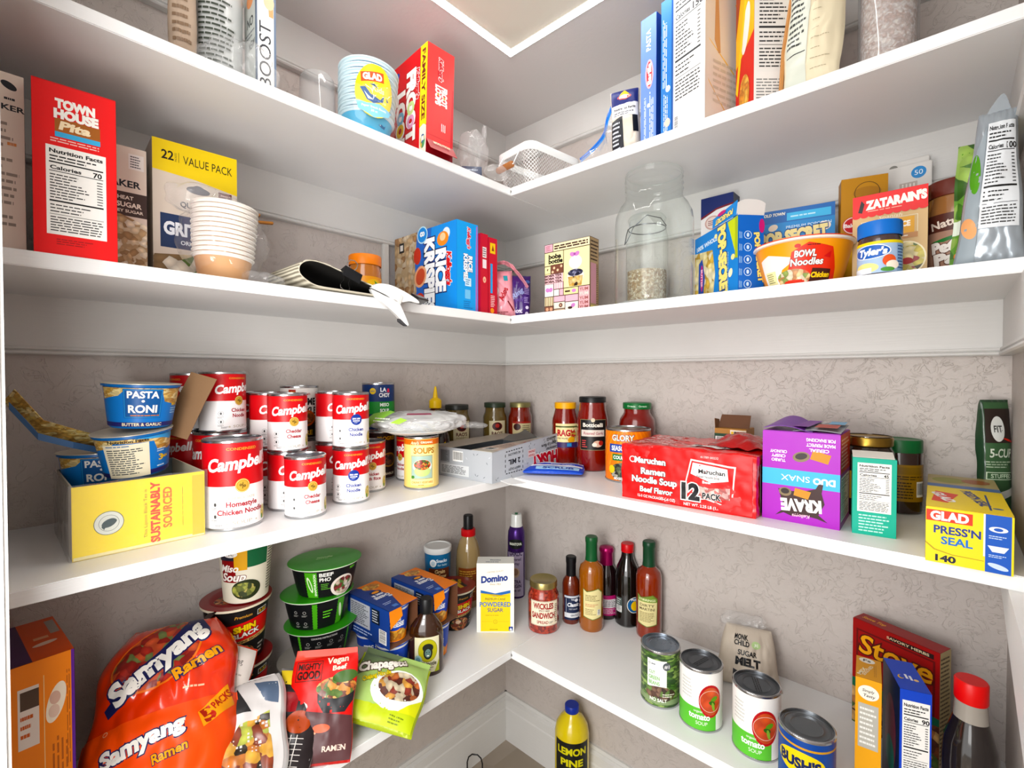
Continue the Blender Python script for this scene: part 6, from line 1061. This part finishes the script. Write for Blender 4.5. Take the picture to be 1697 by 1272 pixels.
# instant noodle bowl
p_ = (.867, -.207); o = thing('instant_noodle_bowl', 'orange and yellow instant noodle bowl standing on its side rim at the shelf front', 'bowl', (p_[0], p_[1], ZB), face(p_))
rf = lambda v: .048+.020*(v/.068)**.7 if v > 0 else .048
part('bowl', lathe([(0, .001), (.045, 0), (.048, .002)]+[(rf(.068*i/8), .068*i/8) for i in range(1, 9)], M('eda21e', .35)), o)
part('rim', lathe([(.068, .066), (.072, .067), (.0725, .070), (.069, .0715)], M('efe6dc', .4)), o)
part('lid', lathe([(.0715, .0705), (.0715, .072), (.04, .0735), (0, .0742)], M('d8502a', .35)), o)
c = Cv().r(-130, 2, 130, 66, 'efa41f').p([(-70, 2), (-40, 2), (-30, 26), (-6, 40), (-50, 52), (-70, 46)], 'ece8e2').p([(-34, 4), (10, 4), (54, 4), (50, 24), (40, 54), (8, 62), (-14, 50), (-20, 26)], 'd8401f').t('BOWL', 4, 46, 9, 'f6f3ee', 28, .04, .1, 0, '5a1a14', .05).t('Noodles', 6, 34, 9.5, 'f6f3ee', 44, .03, .1, 0, '5a1a14', .05).e(-6, 58, 4, 3, 'c01c20').ln(6, 56, 30, 60, 1, '7a2014').p([(28, 40), (38, 48), (38, 38)], 'c8201f').e(-14, 12, 26, 13, food('udon_print', ['e9c98c', 'f0e0c0', 'c98a4a', '8aa04a', 'd86a3a'], 130, .4)).p([(10, 4), (44, 4), (42, 22), (14, 24)], '4a2014').t('Chicken', 27, 14, 7, 'ecc83c', 28, .05, .1).r(-64, 6, -42, 26, 'e9e2b0').ln(-62, 8, -44, 24, 5, '8a8a5a')
part('sleeve_print', c.build(lambda u, v, o_: ((rf(v)+.0006+o_)*math.sin(u/.062), -(rf(v)+.0006+o_)*math.cos(u/.062), v), .0045, .01), o)
o['label'] = 'orange and yellow instant noodle bowl at the front of the second shelf'
def gold(W2, D2, H):
    return {'front': Cv().r(-W2, 0, W2, H, 'c9932a').r(-W2, 90, W2, H, 'b98a2c').r(-W2, 2, W2, 100, 'ecb81e').e(4, 172, 20, 10, 'a87a24').ring(4, 172, 18, 1, '5c3f14').e(-W2+17, 118, 15, 15, 'c8303c').ring(-W2+17, 118, 14, 1.4, 'f0e6e0').t('Baking', -W2+17, 118, 6, 'f6ecea', 24, .04).t('BROWN', 16, 88, 9, 'f6f0e0', 42, .05)}
seatbox('flour_box', 'mustard-gold box between the popcorn box and the rice box', (.905, -.108), (.968, -.090), .03, .199, ZB, 'b8862a', gold)
def zat(W2, D2, H):
    c = Cv().r(-W2, 0, W2, H, 'cdb184').r(-W2, 108, W2, H, 'd83232')
    for i in range(9): c.e(-W2+5+i*10, 108, 5.4, 4, 'd83232')
    c.t("ZATARAIN'S", 8, 124, 12, 'f3efe6', 70, .07, 0, 2).ln(-26, 112, 36, 115, 1, 'e9b0a0').p([(-38, 114), (-34, 132), (-30, 126), (-33, 112)], '2a1a1a').t('Spanish', 2, 101, 5, 'e9e0cc', 28, .0, .3).fr(-34, 66, 34, 98, .8, 'e6dcc0').r(-30, 72, 30, 96, 'dba832').t('YELLOW RICE', 0, 86, 7.5, 'f6f3e8', 50, .05).r(0, 64, 34, 72, 'b98a5c').ln(8, 66, 30, 70, 1, 'f0e6d8').e(20, 34, 24, 26, 'efe6c8').e(20, 34, 22, 24, food('rice_salad', ['d8c22e', 'e6d65a', '2c2a1c', '5c7a24', 'a8201c', 'efe0a0'], 100, .4)).e(22, 30, 7, 5, 'a81c1c').ln(-36, 6, -16, 14, 2, '6a5434')
    return {'front': c, 'right': Cv().r(-D2, 0, D2, H, '6b4a34').r(-D2+3, 26, D2-3, 118, 'd9cdb8').ln(-D2+5, 28, D2-4, 116, 16, '4a3a2c', None, .2), 'top': Cv().r(-W2, 0, W2, 2*D2, 'b02228')}
seatbox('rice_box', 'tan and red boxed yellow rice mix behind the blue-lidded jar', (.932, -.188), (1.022, -.186), .040, .139, ZB, 'c0a47a', zat)
for i, (x0, x1, y, hh, lb) in enumerate(((.917, 1.022, -.036, .222, 'white hanging card pack with a blue number circle'), (.922, 1.018, -.022, .236, 'taller white card pack behind, with a round hang hole'))):
    def f(W2, D2, H, i=i):
        if i: return {'front': Cv().e(0, H-10, 6, 5, '8c8a84')}
        return {'front': Cv().e(W2-17, H-16, 10, 10, '2a8cc8').t('50', W2-17, H-16, 8, 'e9f2f8', 11, .0).r(10, H-60, 34, H-30, 'b9b0a8').ln(12, H-58, 32, H-32, 4, 'e6e2dc', None, .0, True)}
    seatbox('card_pack', lb, (x0, y), (x1, y-.004), .010, hh, ZB, 'dcdad6', f, 'pack')
TS = .86; ty = Cv().r(-36, 0, 40, 44, 'a9bfd8').r(-36, 40, 40, 44, 'e0cf3a').e(-8, 30, 24, 10, 'f0f2f4').e(-8, 30, 22.5, 9, '2a66b4').t("Tyler's", -6, 30, 9, 'f3f5f8', 34, .05, .15).r(24, 0, 40, 40, '8fb0d0').ln(25, 4, 38, 38, 8, '3a5a8c').e(14, 16, 8, 8, 'd8643c').e(18, 10, 8, 6, 'efe6d8').e(-14, 8, 16, 7, 'ecdf9a').e(12, 4, 8, 3, '5c9a4a').r(-36, 0, -6, 8, 'dfe6ee')
jar('dip_jar', 'small jar with a ribbed blue lid and pale blue label', 'jar', (.972, -.252), ZB, [(0, 0), (.0235, 0), (.0255, .003), (.0255, .048), (.0245, .052), (.0235, .06)], M('4a3a3c', .12, 0, .7), .0262, .0545, .021, '2272c0', ty, .002, turn=-6, rf=const(.0256), ribs=44)
pp_ = Cv().r(-36, 0, 40, 92, 'a98674').r(-36, 66, 40, 92, '5c3228').t('Natural', 4, 79, 11, 'e6d8cc', 48, .03, 0, 10).t('Peter', 4, 44, 15, 'eee8e2', 44, .07, 0, 6, '6b4436', .05).t('Pan', 4, 26, 15, 'eee8e2', 36, .07, 0, 6, '6b4436', .05).p([(-20, 52), (6, 58), (26, 64), (10, 54), (-4, 50)], '2f7a3c').r(-20, 4, 16, 13, 'e6a52c').t('CREAMY', -2, 8.5, 5, 'b3202a', 28, .05)
jar('nut_butter_jar', 'brown-lidded nut butter jar left of the silver bag', 'jar', (1.052, -.125), ZB, [(0, 0), (.032, 0), (.036, .004), (.0365, .012), (.0365, .105), (.034, .118), (.033, .128)], M('9c7048', .15, 0, .7), .0355, .125, .024, '6b3226', pp_, .006, turn=-14, rf=const(.0366), ribs=50)
o = thing('foil_bag', 'tall silver foil bag with a nutrition panel and peaked torn top at the far right', 'bag', (1.083, -.240, ZB), 0, rot=(R(-3), R(2), R(0)))
c = Cv().p([(-32, 4), (-14, 4), (-16, 180), (-28, 150)], '9aa4aa').e(-24, 48, 8, 14, 'e0a878', 20).e(-25, 118, 7, 26, '5c9a2c', 8).nutri(-14, 46, 29, 182, '100', '1a1a1a', 'dfe3e6')
bag(o, .068, .20, .028, M('aab2b8', .22, .35, .4), c, .7, 81, taper=.5)
part('torn_top', prism(spl([(-.015, 0), (-.010, .016), (.002, .034), (.010, .014), (.015, .0), (.009, -.012), (-.006, -.010), (-.015, 0)], 5)[:-1], -.001, .001, M('b8c0c6', .2, .5), .0003), o, loc=(.002, 0, .188), rot=(0, 0, R(10)))
o = thing('produce_bag', 'green leafy-printed bag tucked behind the silver bag', 'bag', (1.079, -.165, ZB), 0, rot=(R(-3), R(0), R(10)))
bag(o, .058, .18, .026, M('5c9a2c', .3, 0, .4), Cv().r(-34, 4, 34, 190, food('leaf_print', ['4f8a24', '78b83c', 'a8cf5a', '3a6a1c'], 50, .4)).r(-34, 60, 34, 80, 'e6ece0').e(-20, 30, 10, 14, 'e09a5c'), .7, 91, taper=.25)
# ================================================================== topmost shelf
p_ = colx(309, .23); o = thing('paper_bag', 'rolled brown paper bag at the far left of the topmost shelf', 'bag', (p_[0], p_[1], ZA), 0, rot=(0, 0, R(78)))
bag(o, .034, .16, .03, M('b5a392', .7, bump=.2), Cv().ln(-12, 30, 12, 120, 8, '8a7460'), .7, 95)
p_ = colx(366, .205); o = thing('plastic_tub', 'clear plastic tub with printed side on the topmost shelf, left of the white drink carton', 'tub', (p_[0], p_[1], ZA), face(p_))
part('tub', lathe([(0, .001), (.03, 0), (.033, .003), (.035, .15), (.037, .151), (.037, .156), (.034, .156), (.031, .006), (0, .005)], film('milky_plastic', 'eef2f0', .45, .2, .5)), o)
part('side_print', Cv().ln(-26, 20, 26, 140, 16, '4a5048').build(cyl(const(.0362)), .0045), o)
part('filling', lathe([(0, .006), (.029, .006), (.032, .12), (0, .124)], M('cfd2c8', .6, bump=.4, bscale=200)), o)
p_ = colx(398, .255); o = thing('plastic_wrap', 'crumpled clear plastic wrapping lying in front of the printed tub', 'wrap', (p_[0], p_[1], ZA), R(60)); part('film', blob(.055, .03, .030, CRINK, 6, .4, 5), o)
def boost(W2, D2, H):
    return {'front': Cv().r(-W2, 0, W2, H, 'ecebe8').r(W2-3.4, 0, W2, H, '6f7f96').r(-W2, 0, -W2+1.5, H, '6f7f96').t('BOOST', -2, 66, 17, '2a2e38', 100, .0, 0, 90).p([(4, 128), (W2-4, 128), (W2-4, H-4), (2, 170)], 'eba878').e(4, 150, 8, 12, 'f0c8a8'), 'left': Cv().r(-D2, 0, D2, H, 'cfd3cf').t('NO', 0, 122, 14, '33363c', 24, .02, .1).t('NEW', 6, 84, 12, '33363c', 24, .02, .1).r(D2-4, 0, D2, H, '6f7f96').ln(-20, 96, 20, 108, 2, '8a8e92').e(0, 156, 14, 12, 'eba878')}
seatbox('drink_carton', 'white and slate-blue drink carton with sideways lettering', colx(430, .25), colx(462, .25), .05, .20, ZA, 'dfe0de', boost)
for i, (px, xx, cl, lb) in enumerate(((478, .20, 'd8c82c', 'small yellow ring clip beside the turquoise ones'), (495, .20, '7fd8d0', 'turquoise plastic ring left of the dark bead'), (524, .19, '8fdcd2', 'larger turquoise plastic ring nearest the clear cup'))):
    p_ = colx(px, xx); o = thing('plastic_ring', lb, 'toy', (p_[0], p_[1], ZA), 0, 'small plastic rings on the topmost shelf', rot=(0, 0, face(p_)))
    r_ = (.012, .018, .022)[i]; part('ring', tube([(r_*math.cos(a), 0, r_+.004+r_*math.sin(a)) for a in [k*math.pi/10 for k in range(20)]], .0042, M(cl, .35, 0, .4), 8, True), o, rot=(R(-25), 0, 0), loc=(0, .006, 0))
    part('bead', lathe([(0, 0), (.004, .001), (.006, .005), (.004, .01), (0, .011)], M('4a5a68', .3), 16), o, loc=(r_*.6, -.006, .0))
p_ = colx(529, .15); o = thing('clear_cup', 'upturned clear plastic cup left of the wrapped party bowls', 'cup', (p_[0], p_[1], ZA), face(p_))
part('cup', lathe([(.036, .001), (.0365, .004), (.031, .125), (.027, .132), (0, .133)], film('cup_plastic', 'f6f6f6', .18, .06, .6)), o)
# wrapped party bowls
p_ = colx(607, .205); o = thing('party_bowl_pack', 'shrink-wrapped stack of blue and white kids bowls with a yellow round label', 'bowls', (p_[0], p_[1], ZA), 0, rot=(R(-2), R(3), face(p_)))
BB = M('5ab4d8', .4); BW = M('d5e6ec', .4)
part('bowl', lathe([(0, .001), (.036, 0), (.039, .003), (.049, .055)], BB), o)
part('rim_gap_shade', lathe([(.0475, .05), (.0520, .150)], M('35688a', .5)), o)  # shade in the gaps between rims, painted as a dark blue cylinder
for i in range(9):
    z = .05+i*.0115; r = .0490+i*.0005
    part('bowl_rim', lathe([(r-.003, z), (r, z+.001), (r+.0008, z+.0045), (r+.0036, z+.0052), (r+.0042, z+.0072), (r+.002, z+.0084), (r-.003, z+.0084)]+([(r-.006, z+.006), (r-.02, z-.03), (0, z-.03)] if i == 8 else []), BW), o)
c = Cv()
for x, y, s_ in ((-34, 22, 1), (-12, 10, -1), (14, 18, 1), (36, 8, -1), (30, 34, 1)): c.p([(x-7*s_, y), (x, y+3), (x+6*s_, y+1), (x+9*s_, y+5), (x+8*s_, y-3), (x, y-3)], '2a6a9c'); c.e(x-3*s_, y+.6, .8, .8, 'f0f4f6')
rb = lambda v: .038+.011*(v/.055)
part('bowl_print', c.build(lambda u, v, o_: ((rb(v)+.0006+o_)*math.sin(u/.045), -(rb(v)+.0006+o_)*math.cos(u/.045), v), .0045), o)
c = Cv().e(14, 88, 37, 50, 'ecd41c').p([(-20, 66), (0, 62), (24, 66), (50, 60), (44, 50), (14, 38), (-14, 50)], '8fc8e4').p([(-14, 118), (28, 126), (30, 108), (-12, 100)], 'cf5a24').t('GLAD', 8, 113, 11, 'f6f4ee', 34, .06, 0, 8).t('for', 14, 100, 5, 'e9e6c8', 10, .0).t('Kids', 20, 92, 10, 'efe9cf', 22, .02).p([(-14, 90), (-4, 92), (6, 80), (24, 74), (32, 86), (30, 72), (12, 64), (0, 68), (-6, 78)], '1f5a94').p([(-6, 84), (2, 76), (12, 70), (2, 70)], 'dfeaf0').p([(2, 98), (12, 96), (20, 92), (12, 100)], '2a5a8c').p([(36, 84), (42, 78), (38, 76)], '2a5a8c').t('Paper Snack Bowls', 14, 57, 4, 'eef4f4', 46, .02).t('20 ct', 14, 50, 4, 'eef4f4', 12, .02)
part('label_print', c.build(cyl(const(.0562)), .0045, .01), o)
part('film_wrap', blob(.061, .058, .078, film('film_party', 'ffffff', .05, .08, .4), 12, .05), o)
part('film_knot', blob(.03, .014, .016, CRINK, 15, .7, 4), o, loc=(.018, 0, .148))
# froot loops on its side
(c0, rz, w) = seat((.280, -.527), (.284, -.462), .24); d = .24; h = .222; W2, D2 = w*500, d*500
o = thing('cereal_box', 'red fruity cereal box with a yellow strip lying on its side on the topmost shelf', 'box', (c0[0], c0[1], ZA), 0, rot=(0, R(1.6), rz)); o.location.z += .001
c = Cv().r(-D2, 0, D2, h*1000, 'cf222c').r(D2-24, 58, D2, h*1000, 'f0d51c').t('FAMILY SIZE', D2-12, 142, 11, '7a1c20', 140, .04, 0, -90).p([(D2-24, 0), (D2, 0), (D2, 56), (D2-10, 62), (D2-24, 58)], 'e9e0d0').e(D2-12, 28, 9, 14, food('bluegreen_print', ['2a6aa8', 'e9e6da', '4a9a5c', 'efc84a'], 90, .4))
c.t('FROOT', D2-58, 116, 30, 'f6f3ee', 142, .07, 0, -90, 'b3141f', .06).t('LOOPS', D2-98, 86, 30, 'f6f3ee', 142, .07, 0, -90, 'b3141f', .06)
for x, y, k_ in ((D2-58, 112, 'c9dc9c'), (D2-58, 84, 'dba4c4'), (D2-98, 104, '8cc0d8'), (D2-98, 78, 'efc84a')): c.ring(x, y, 14, 8, k_)
c.t("Kellogg's", D2-33, 152, 11, 'c8202c', 60, .05, .25, -90, 'f3e6e6', .07).e(D2-130, 190, 28, 12, '2a4fa8', 30).ln(D2-50, 6, D2-34, 22, 3, 'f0dcdc')
ce = Cv().r(-W2, 0, W2, 222, 'dc4a48').t("Kellogg's", 0, 178, 9, 'c8202c', 44, .05, .25, -90, 'f6eaea', .08).t('FROOT', 9, 126, 12, 'f6f3ee', 38, .07, 0, -90).t('LOOPS', -6, 126, 12, 'f6f3ee', 38, .07, 0, -90).e(9, 124, 2.6, 2.6, 'c9a03a').e(-6, 128, 2.6, 2.6, 'c9a03a').ln(2, 56, 14, 72, 3, 'f6f0ee', None, .05, True).r(-W2+1, 40, W2-8, 41, 'b8343a').p([(W2-7, 30), (W2-1, 30), (W2-1, 150), (W2-4, 150)], 'c23038').r(-W2, 0, W2, 26, '8a1820')
carton(o, w, d, h, 'c8202a', {'left': c, 'front': ce})
part('end_flap', sheet(lambda u, v: (-w/2+u*w, -d/2-.001-.016*v, .03-.024*v), 4, 4, M('9c1820', .45), .0008, False), o)
part('flap_print', Cv().t('FROOT LOOPS', 0, 8, 5, 'e9c8a8', 40, .04).build(lambda u, v, o_: (u, -d/2-.0025-.7*v-o_, .030-1.05*v+.002)), o)
part('inner_liner', sheet(lambda u, v: (w/2-.004+.006*v, -d/2+.01+u*.02, .09+v*.10), 4, 8, M('e3c4d4', .4), .0007), o, 'pale pink inner liner edge')
# crinkly clear bag with a dark packet
p_ = colx(785, .262); o = thing('clear_bag', 'knotted crinkly clear bag holding a dark navy item near the shelf corner', 'bag', (p_[0], p_[1], ZA), R(50))
part('film', blob(.036, .024, .052, CRINK, 22, .35), o); part('film_knot', blob(.006, .006, .018, CRINK, 3, .8, 4), o, loc=(.024, 0, .088))
part('film_tail', blob(.03, .022, .014, CRINK, 27, .5, 4), o, loc=(.05, -.006, 0))
part('dark_packet', bxm(.045, .012, .022, M('23385c', .35), .001, .003, -.004, 0), o, 'navy packet with white lines')
part('packet_print', Cv().ln(-22, 8, 14, 20, 2, 'b9c4d4').build(lambda u, v, o_: (u-.002, -.0062-o_, v)), o)
# wire basket
F1 = Vector(pd(878, 1.085)); F2_ = Vector(pd(964, 1.2)); t_ = (F2_-F1).normalized(); nn = Vector((-t_.y, t_.x)); w, d, h = .178, .125, .096; cc = F1+t_*w/2+nn*d/2
o = thing('mesh_basket', 'white wire-mesh basket with a wooden handle in the corner of the topmost shelf', 'basket', (cc.x, cc.y, ZA), math.atan2(t_.y, t_.x))
def rr(t, w, d, r):
    P = 2*(w+d-4*r)+2*math.pi*r; s = t*P; seg = [(w-2*r, 0), (math.pi*r/2, 1), (d-2*r, 0), (math.pi*r/2, 1), (w-2*r, 0), (math.pi*r/2, 1), (d-2*r, 0), (math.pi*r/2, 1)]
    x, y, a = -w/2+r, -d/2, 0.
    for L_, k_ in seg:
        if s <= L_ or (L_, k_) == seg[-1] and s <= L_+1e-6:
            if k_: q = s/r; cx, cy = x-math.sin(a)*r, y+math.cos(a)*r; return (cx+math.sin(a+q)*r, cy-math.cos(a+q)*r)
            return (x+math.cos(a)*s, y+math.sin(a)*s)
        if k_: cx, cy = x-math.sin(a)*r, y+math.cos(a)*r; a += math.pi/2; x, y = cx+math.sin(a)*r, cy-math.cos(a)*r
        else: x += math.cos(a)*L_; y += math.sin(a)*L_
        s -= L_
    return (x, y)
bm = bmesh.new(); NU, NV = 120, 20; G_ = {}
def gv(i, j):
    i %= NU
    if (i, j) not in G_:
        k_ = 1-.16*(1-j/NV); q = rr(i/NU, w*k_, d*k_, .024*k_); G_[(i, j)] = bm.verts.new((q[0], q[1], .001+(h-.012)*j/NV))
    return G_[(i, j)]
for i in range(0, NU):
    for j in range(1, NV):
        if (i+j) % 2 == 0: bm.faces.new((gv(i-1, j), gv(i, j-1), gv(i+1, j), gv(i, j+1)))
bmesh.ops.wireframe(bm, faces=bm.faces[:], thickness=.0016, use_replace=True, use_boundary=True, use_even_offset=False)
part('wire_mesh', mesh('mesh', bm, M('e6e7e6', .35, 0, .3)), o, kind='stuff')
bm = bmesh.new(); ring = []
for i in range(96):
    row = []
    for (k_, z) in ((1.0, h-.018), (1.012, h-.017), (1.012, h), (1.0, h+.001), (.985, h), (.985, h-.017)):
        q = rr(i/96, w*k_, d*k_, .024*k_); row.append(bm.verts.new((q[0], q[1], z)))
    ring.append(row)
for i in range(96):
    for k_ in range(6): bm.faces.new((ring[i][k_], ring[(i+1) % 96][k_], ring[(i+1) % 96][(k_+1) % 6], ring[i][(k_+1) % 6]))
bmesh.ops.recalc_face_normals(bm, faces=bm.faces[:]); part('rim_band', mesh('rim', bm, M('e9eae9', .35, 0, .3), True), o)
part('handle_wire', tube([(-w/2, -.03, h-.01), (-w/2-.014, -.03, h-.035), (-w/2-.02, -.028, h-.05), (-w/2-.02, .028, h-.05), (-w/2-.014, .03, h-.035), (-w/2, .03, h-.01)], .0014, M('e3e4e3', .35), 8), o)
part('wooden_handle', lathe([(0, 0), (.0065, 0), (.0075, .002), (.0075, .05), (.0065, .052), (0, .052)], M('a8744a', .5, bump=.2), 20), o, loc=(-w/2-.021, -.026, h-.05), rot=(R(-90), 0, 0))
# zip bag
o = thing('zip_bag', 'clear zip bag with a curling bright blue zipper right of the mesh basket', 'bag', (0, 0, 0), 0)
Z = [CAM+ray(px, py)*dp for px, py, dp in ((962, 264, 1.16), (984, 244, 1.13), (1001, 222, 1.10), (1007, 195, 1.08), (1016, 172, 1.07), (1024, 160, 1.06))]
ZP = spl([tuple(q) for q in Z], 5)
part('zipper', tube(ZP, .0030, M('1c78d0', .3, 0, .3), 8), o, 'bright blue zipper')
part('zipper', tube([(p[0]+.003, p[1]-.002, p[2]-.007) for p in ZP], .0014, M('3a94e0', .3), 6), o)
part('film', sheet(lambda u, v: (lambda p: (p[0]+.03*v+.008*noise.noise(Vector((u*6, v*5, 2))), p[1]-.02*v+.008*noise.noise(Vector((u*5, v*6, 9))), p[2]+(ZA+.002-p[2])*v))(ZP[min(int(u*(len(ZP)-1)), len(ZP)-1)]), 24, 12, CRINK, .0003), o)
# bean bag with navy header
p_ = coly(1037, -.215); o = thing('bean_bag', 'small bag of white beans with a navy header, right of the zip bag', 'bag', (p_[0], p_[1], ZA), 0, rot=(R(-4), R(-2), R(22)))
c = Cv().r(-27, 124, 27, 158, '2a3474').e(0, 138, 14, 6, 'c8605a').p([(-10, 142), (0, 156), (10, 142)], 'e9c83c').e(0, 138, 11, 4, 'e9e2e0').r(-27, 96, 27, 124, 'e3e3e6').t('Nutrition Facts', 0, 114, 5, '23232a', 44, .03).ln(-22, 98, 22, 108, 2, '55555c').p([(-27, 4), (-2, 4), (-4, 96), (-27, 90)], '23262e').ln(-25, 8, -6, 86, 9, 'cfd4dc').r(16, 60, 26, 96, '1a1c22')
bag(o, .058, .16, .03, M('d8d0c2', .5, 0, .2, 1, .4, 160), c, .9, 33)
# pasta boxes
def past(n):
    def f(W2, D2, H):
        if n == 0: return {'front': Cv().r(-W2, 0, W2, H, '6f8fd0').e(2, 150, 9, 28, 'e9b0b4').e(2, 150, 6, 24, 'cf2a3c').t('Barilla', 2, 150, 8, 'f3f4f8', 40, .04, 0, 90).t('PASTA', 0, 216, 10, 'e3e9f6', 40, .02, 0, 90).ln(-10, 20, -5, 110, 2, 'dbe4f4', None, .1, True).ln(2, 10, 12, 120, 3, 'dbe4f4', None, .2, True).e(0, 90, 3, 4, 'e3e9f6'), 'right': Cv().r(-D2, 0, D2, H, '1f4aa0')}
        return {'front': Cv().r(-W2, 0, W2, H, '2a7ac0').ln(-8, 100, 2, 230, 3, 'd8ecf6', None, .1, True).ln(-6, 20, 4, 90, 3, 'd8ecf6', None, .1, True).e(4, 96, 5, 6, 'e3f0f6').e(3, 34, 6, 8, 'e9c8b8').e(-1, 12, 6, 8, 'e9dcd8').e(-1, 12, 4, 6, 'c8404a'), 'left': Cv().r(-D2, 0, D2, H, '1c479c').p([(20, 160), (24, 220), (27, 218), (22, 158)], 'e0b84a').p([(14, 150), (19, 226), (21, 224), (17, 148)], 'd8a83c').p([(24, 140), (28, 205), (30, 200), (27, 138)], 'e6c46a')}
    return f
seatbox('pasta_box', 'tall periwinkle-blue spaghetti box, left of the pair', coly(1060, -.235), coly(1085, -.24), .06, .262, ZA, '3a62b4', past(0), grp='blue pasta boxes')
seatbox('pasta_box', 'tall mid-blue spaghetti box beside the big white carton', coly(1093, -.252), coly(1110, -.256), .06, .262, ZA, '2a68b4', past(1), grp='blue pasta boxes')
def whit(W2, D2, H):
    return {'front': Cv().r(-W2, 0, W2, H, 'e9e9e7').nutri(-W2+3, 60, W2-6, 270, '150', '33363a', 'e4e5e4').bar(-W2+4, 16, -W2+14, 40, True), 'right': Cv().r(-D2, 0, D2, H, 'ddd6cc').p([(-D2+8, 150), (-D2+12, 146), (D2-20, 70), (D2-22, 76)], 'ebc21c').p([(-D2+6, 80), (-D2+10, 74), (0, 14), (-4, 14)], 'ebc21c').p([(-D2+24, 150), (-D2+34, 130), (-D2+40, 132), (-D2+34, 230), (-D2+26, 226)], 'c9a074').ln(-D2+20, 40, D2-30, 120, 7, 'c9c2b4').p([(D2-70, 230), (D2-20, 170), (D2-16, 176), (D2-60, 240)], 'ebc21c')}
(B1, B2) = (coly(1112, -.25), coly(1165, -.272))
seatbox('dry_goods_box', 'big white carton with a long nutrition panel and yellow-striped beige side', B1, B2, .15, .285, ZA, 'dedcd8', whit)
def mac(W2, D2, H):
    return {'front': Cv().r(-W2, 0, W2, H, 'c8302a').p([(-W2, 100), (W2, 130), (W2, H), (-W2, H)], 'e9b42a').e(4, 150, 12, 40, 'e6e0dc', -12).p([(-W2, 60), (6, 230), (12, 230), (-W2+8, 50)], 'f0c83c').e(0, 40, 18, 34, food('mac_print', ['f0a52a'], 1)).p([(-W2, 150), (-6, 250), (-W2, 250)], '9c4a2a'), 'right': Cv().r(-D2, 0, D2, H, 'e6e2de').r(D2-5, 0, D2, H, 'c8283a').nutri(-D2+4, 60, D2-9, 250, '250', '3a3a3c', 'e3e0dc').ln(-D2+4, 10, D2-10, 50, 8, '8a8a88')}
seatbox('macaroni_box', 'red and yellow macaroni box with its white nutrition side showing', coly(1216, -.215), coly(1245, -.262), .085, .262, ZA, 'c0302a', mac)
p_ = coly(1336, -.245); o = thing('kraft_pouch', 'pale paper pouch with a brown edge and printed nutrition panel', 'pouch', (p_[0], p_[1], ZA), 0, rot=(R(-4), R(3), R(-8)))
c = Cv().r(-34, 8, -2, 232, 'ccd0c6').t('Nutrition Facts', -19, 210, 5, '2a2c2a', 28, .03).ln(-32, 190, -4, 206, 2, '33332f').r(-32, 184, -4, 186, '222222').ln(-32, 70, -4, 176, 12, '3f423e').r(-32, 60, -4, 61.4, '222222').t('150', -10, 160, 7, '2a2c2a').ln(4, 20, 32, 220, 14, 'a39a82', .8, .7)
bag(o, .08, .25, .04, M('d9d0b8', .6), c, .8, 44)
part('kraft_edge', tube([(-.041, -.004, .01), (-.042, -.006, .08), (-.036, -.01, .15), (-.034, -.006, .2), (-.028, -.004, .245)], .0035, M('b98a5a', .6), 6), o)
p_ = coly(1464, -.215); o = thing('clear_canister', 'clear canister of pinkish grains at the right end of the topmost shelf', 'canister', (p_[0], p_[1], ZA), face(p_))
part('canister', lathe([(0, .001), (.033, 0), (.036, .003), (.0365, .2), (.034, .2), (.0335, .004), (0, .003)], film('canister_plastic', 'f4f4f4', .12, .05, .6)), o)
part('grains', lathe([(0, .004), (.033, .004), (.033, .15), (0, .16)], food('pink_grain', ['e3cdc2', 'd2b4a6', 'efe2da', 'c09a8a'], 240, .7, .5)), o)
part('lid', lathe([(.038, .198), (.038, .21), (.036, .212), (0, .212)], M('e6e4e0', .4)), o)
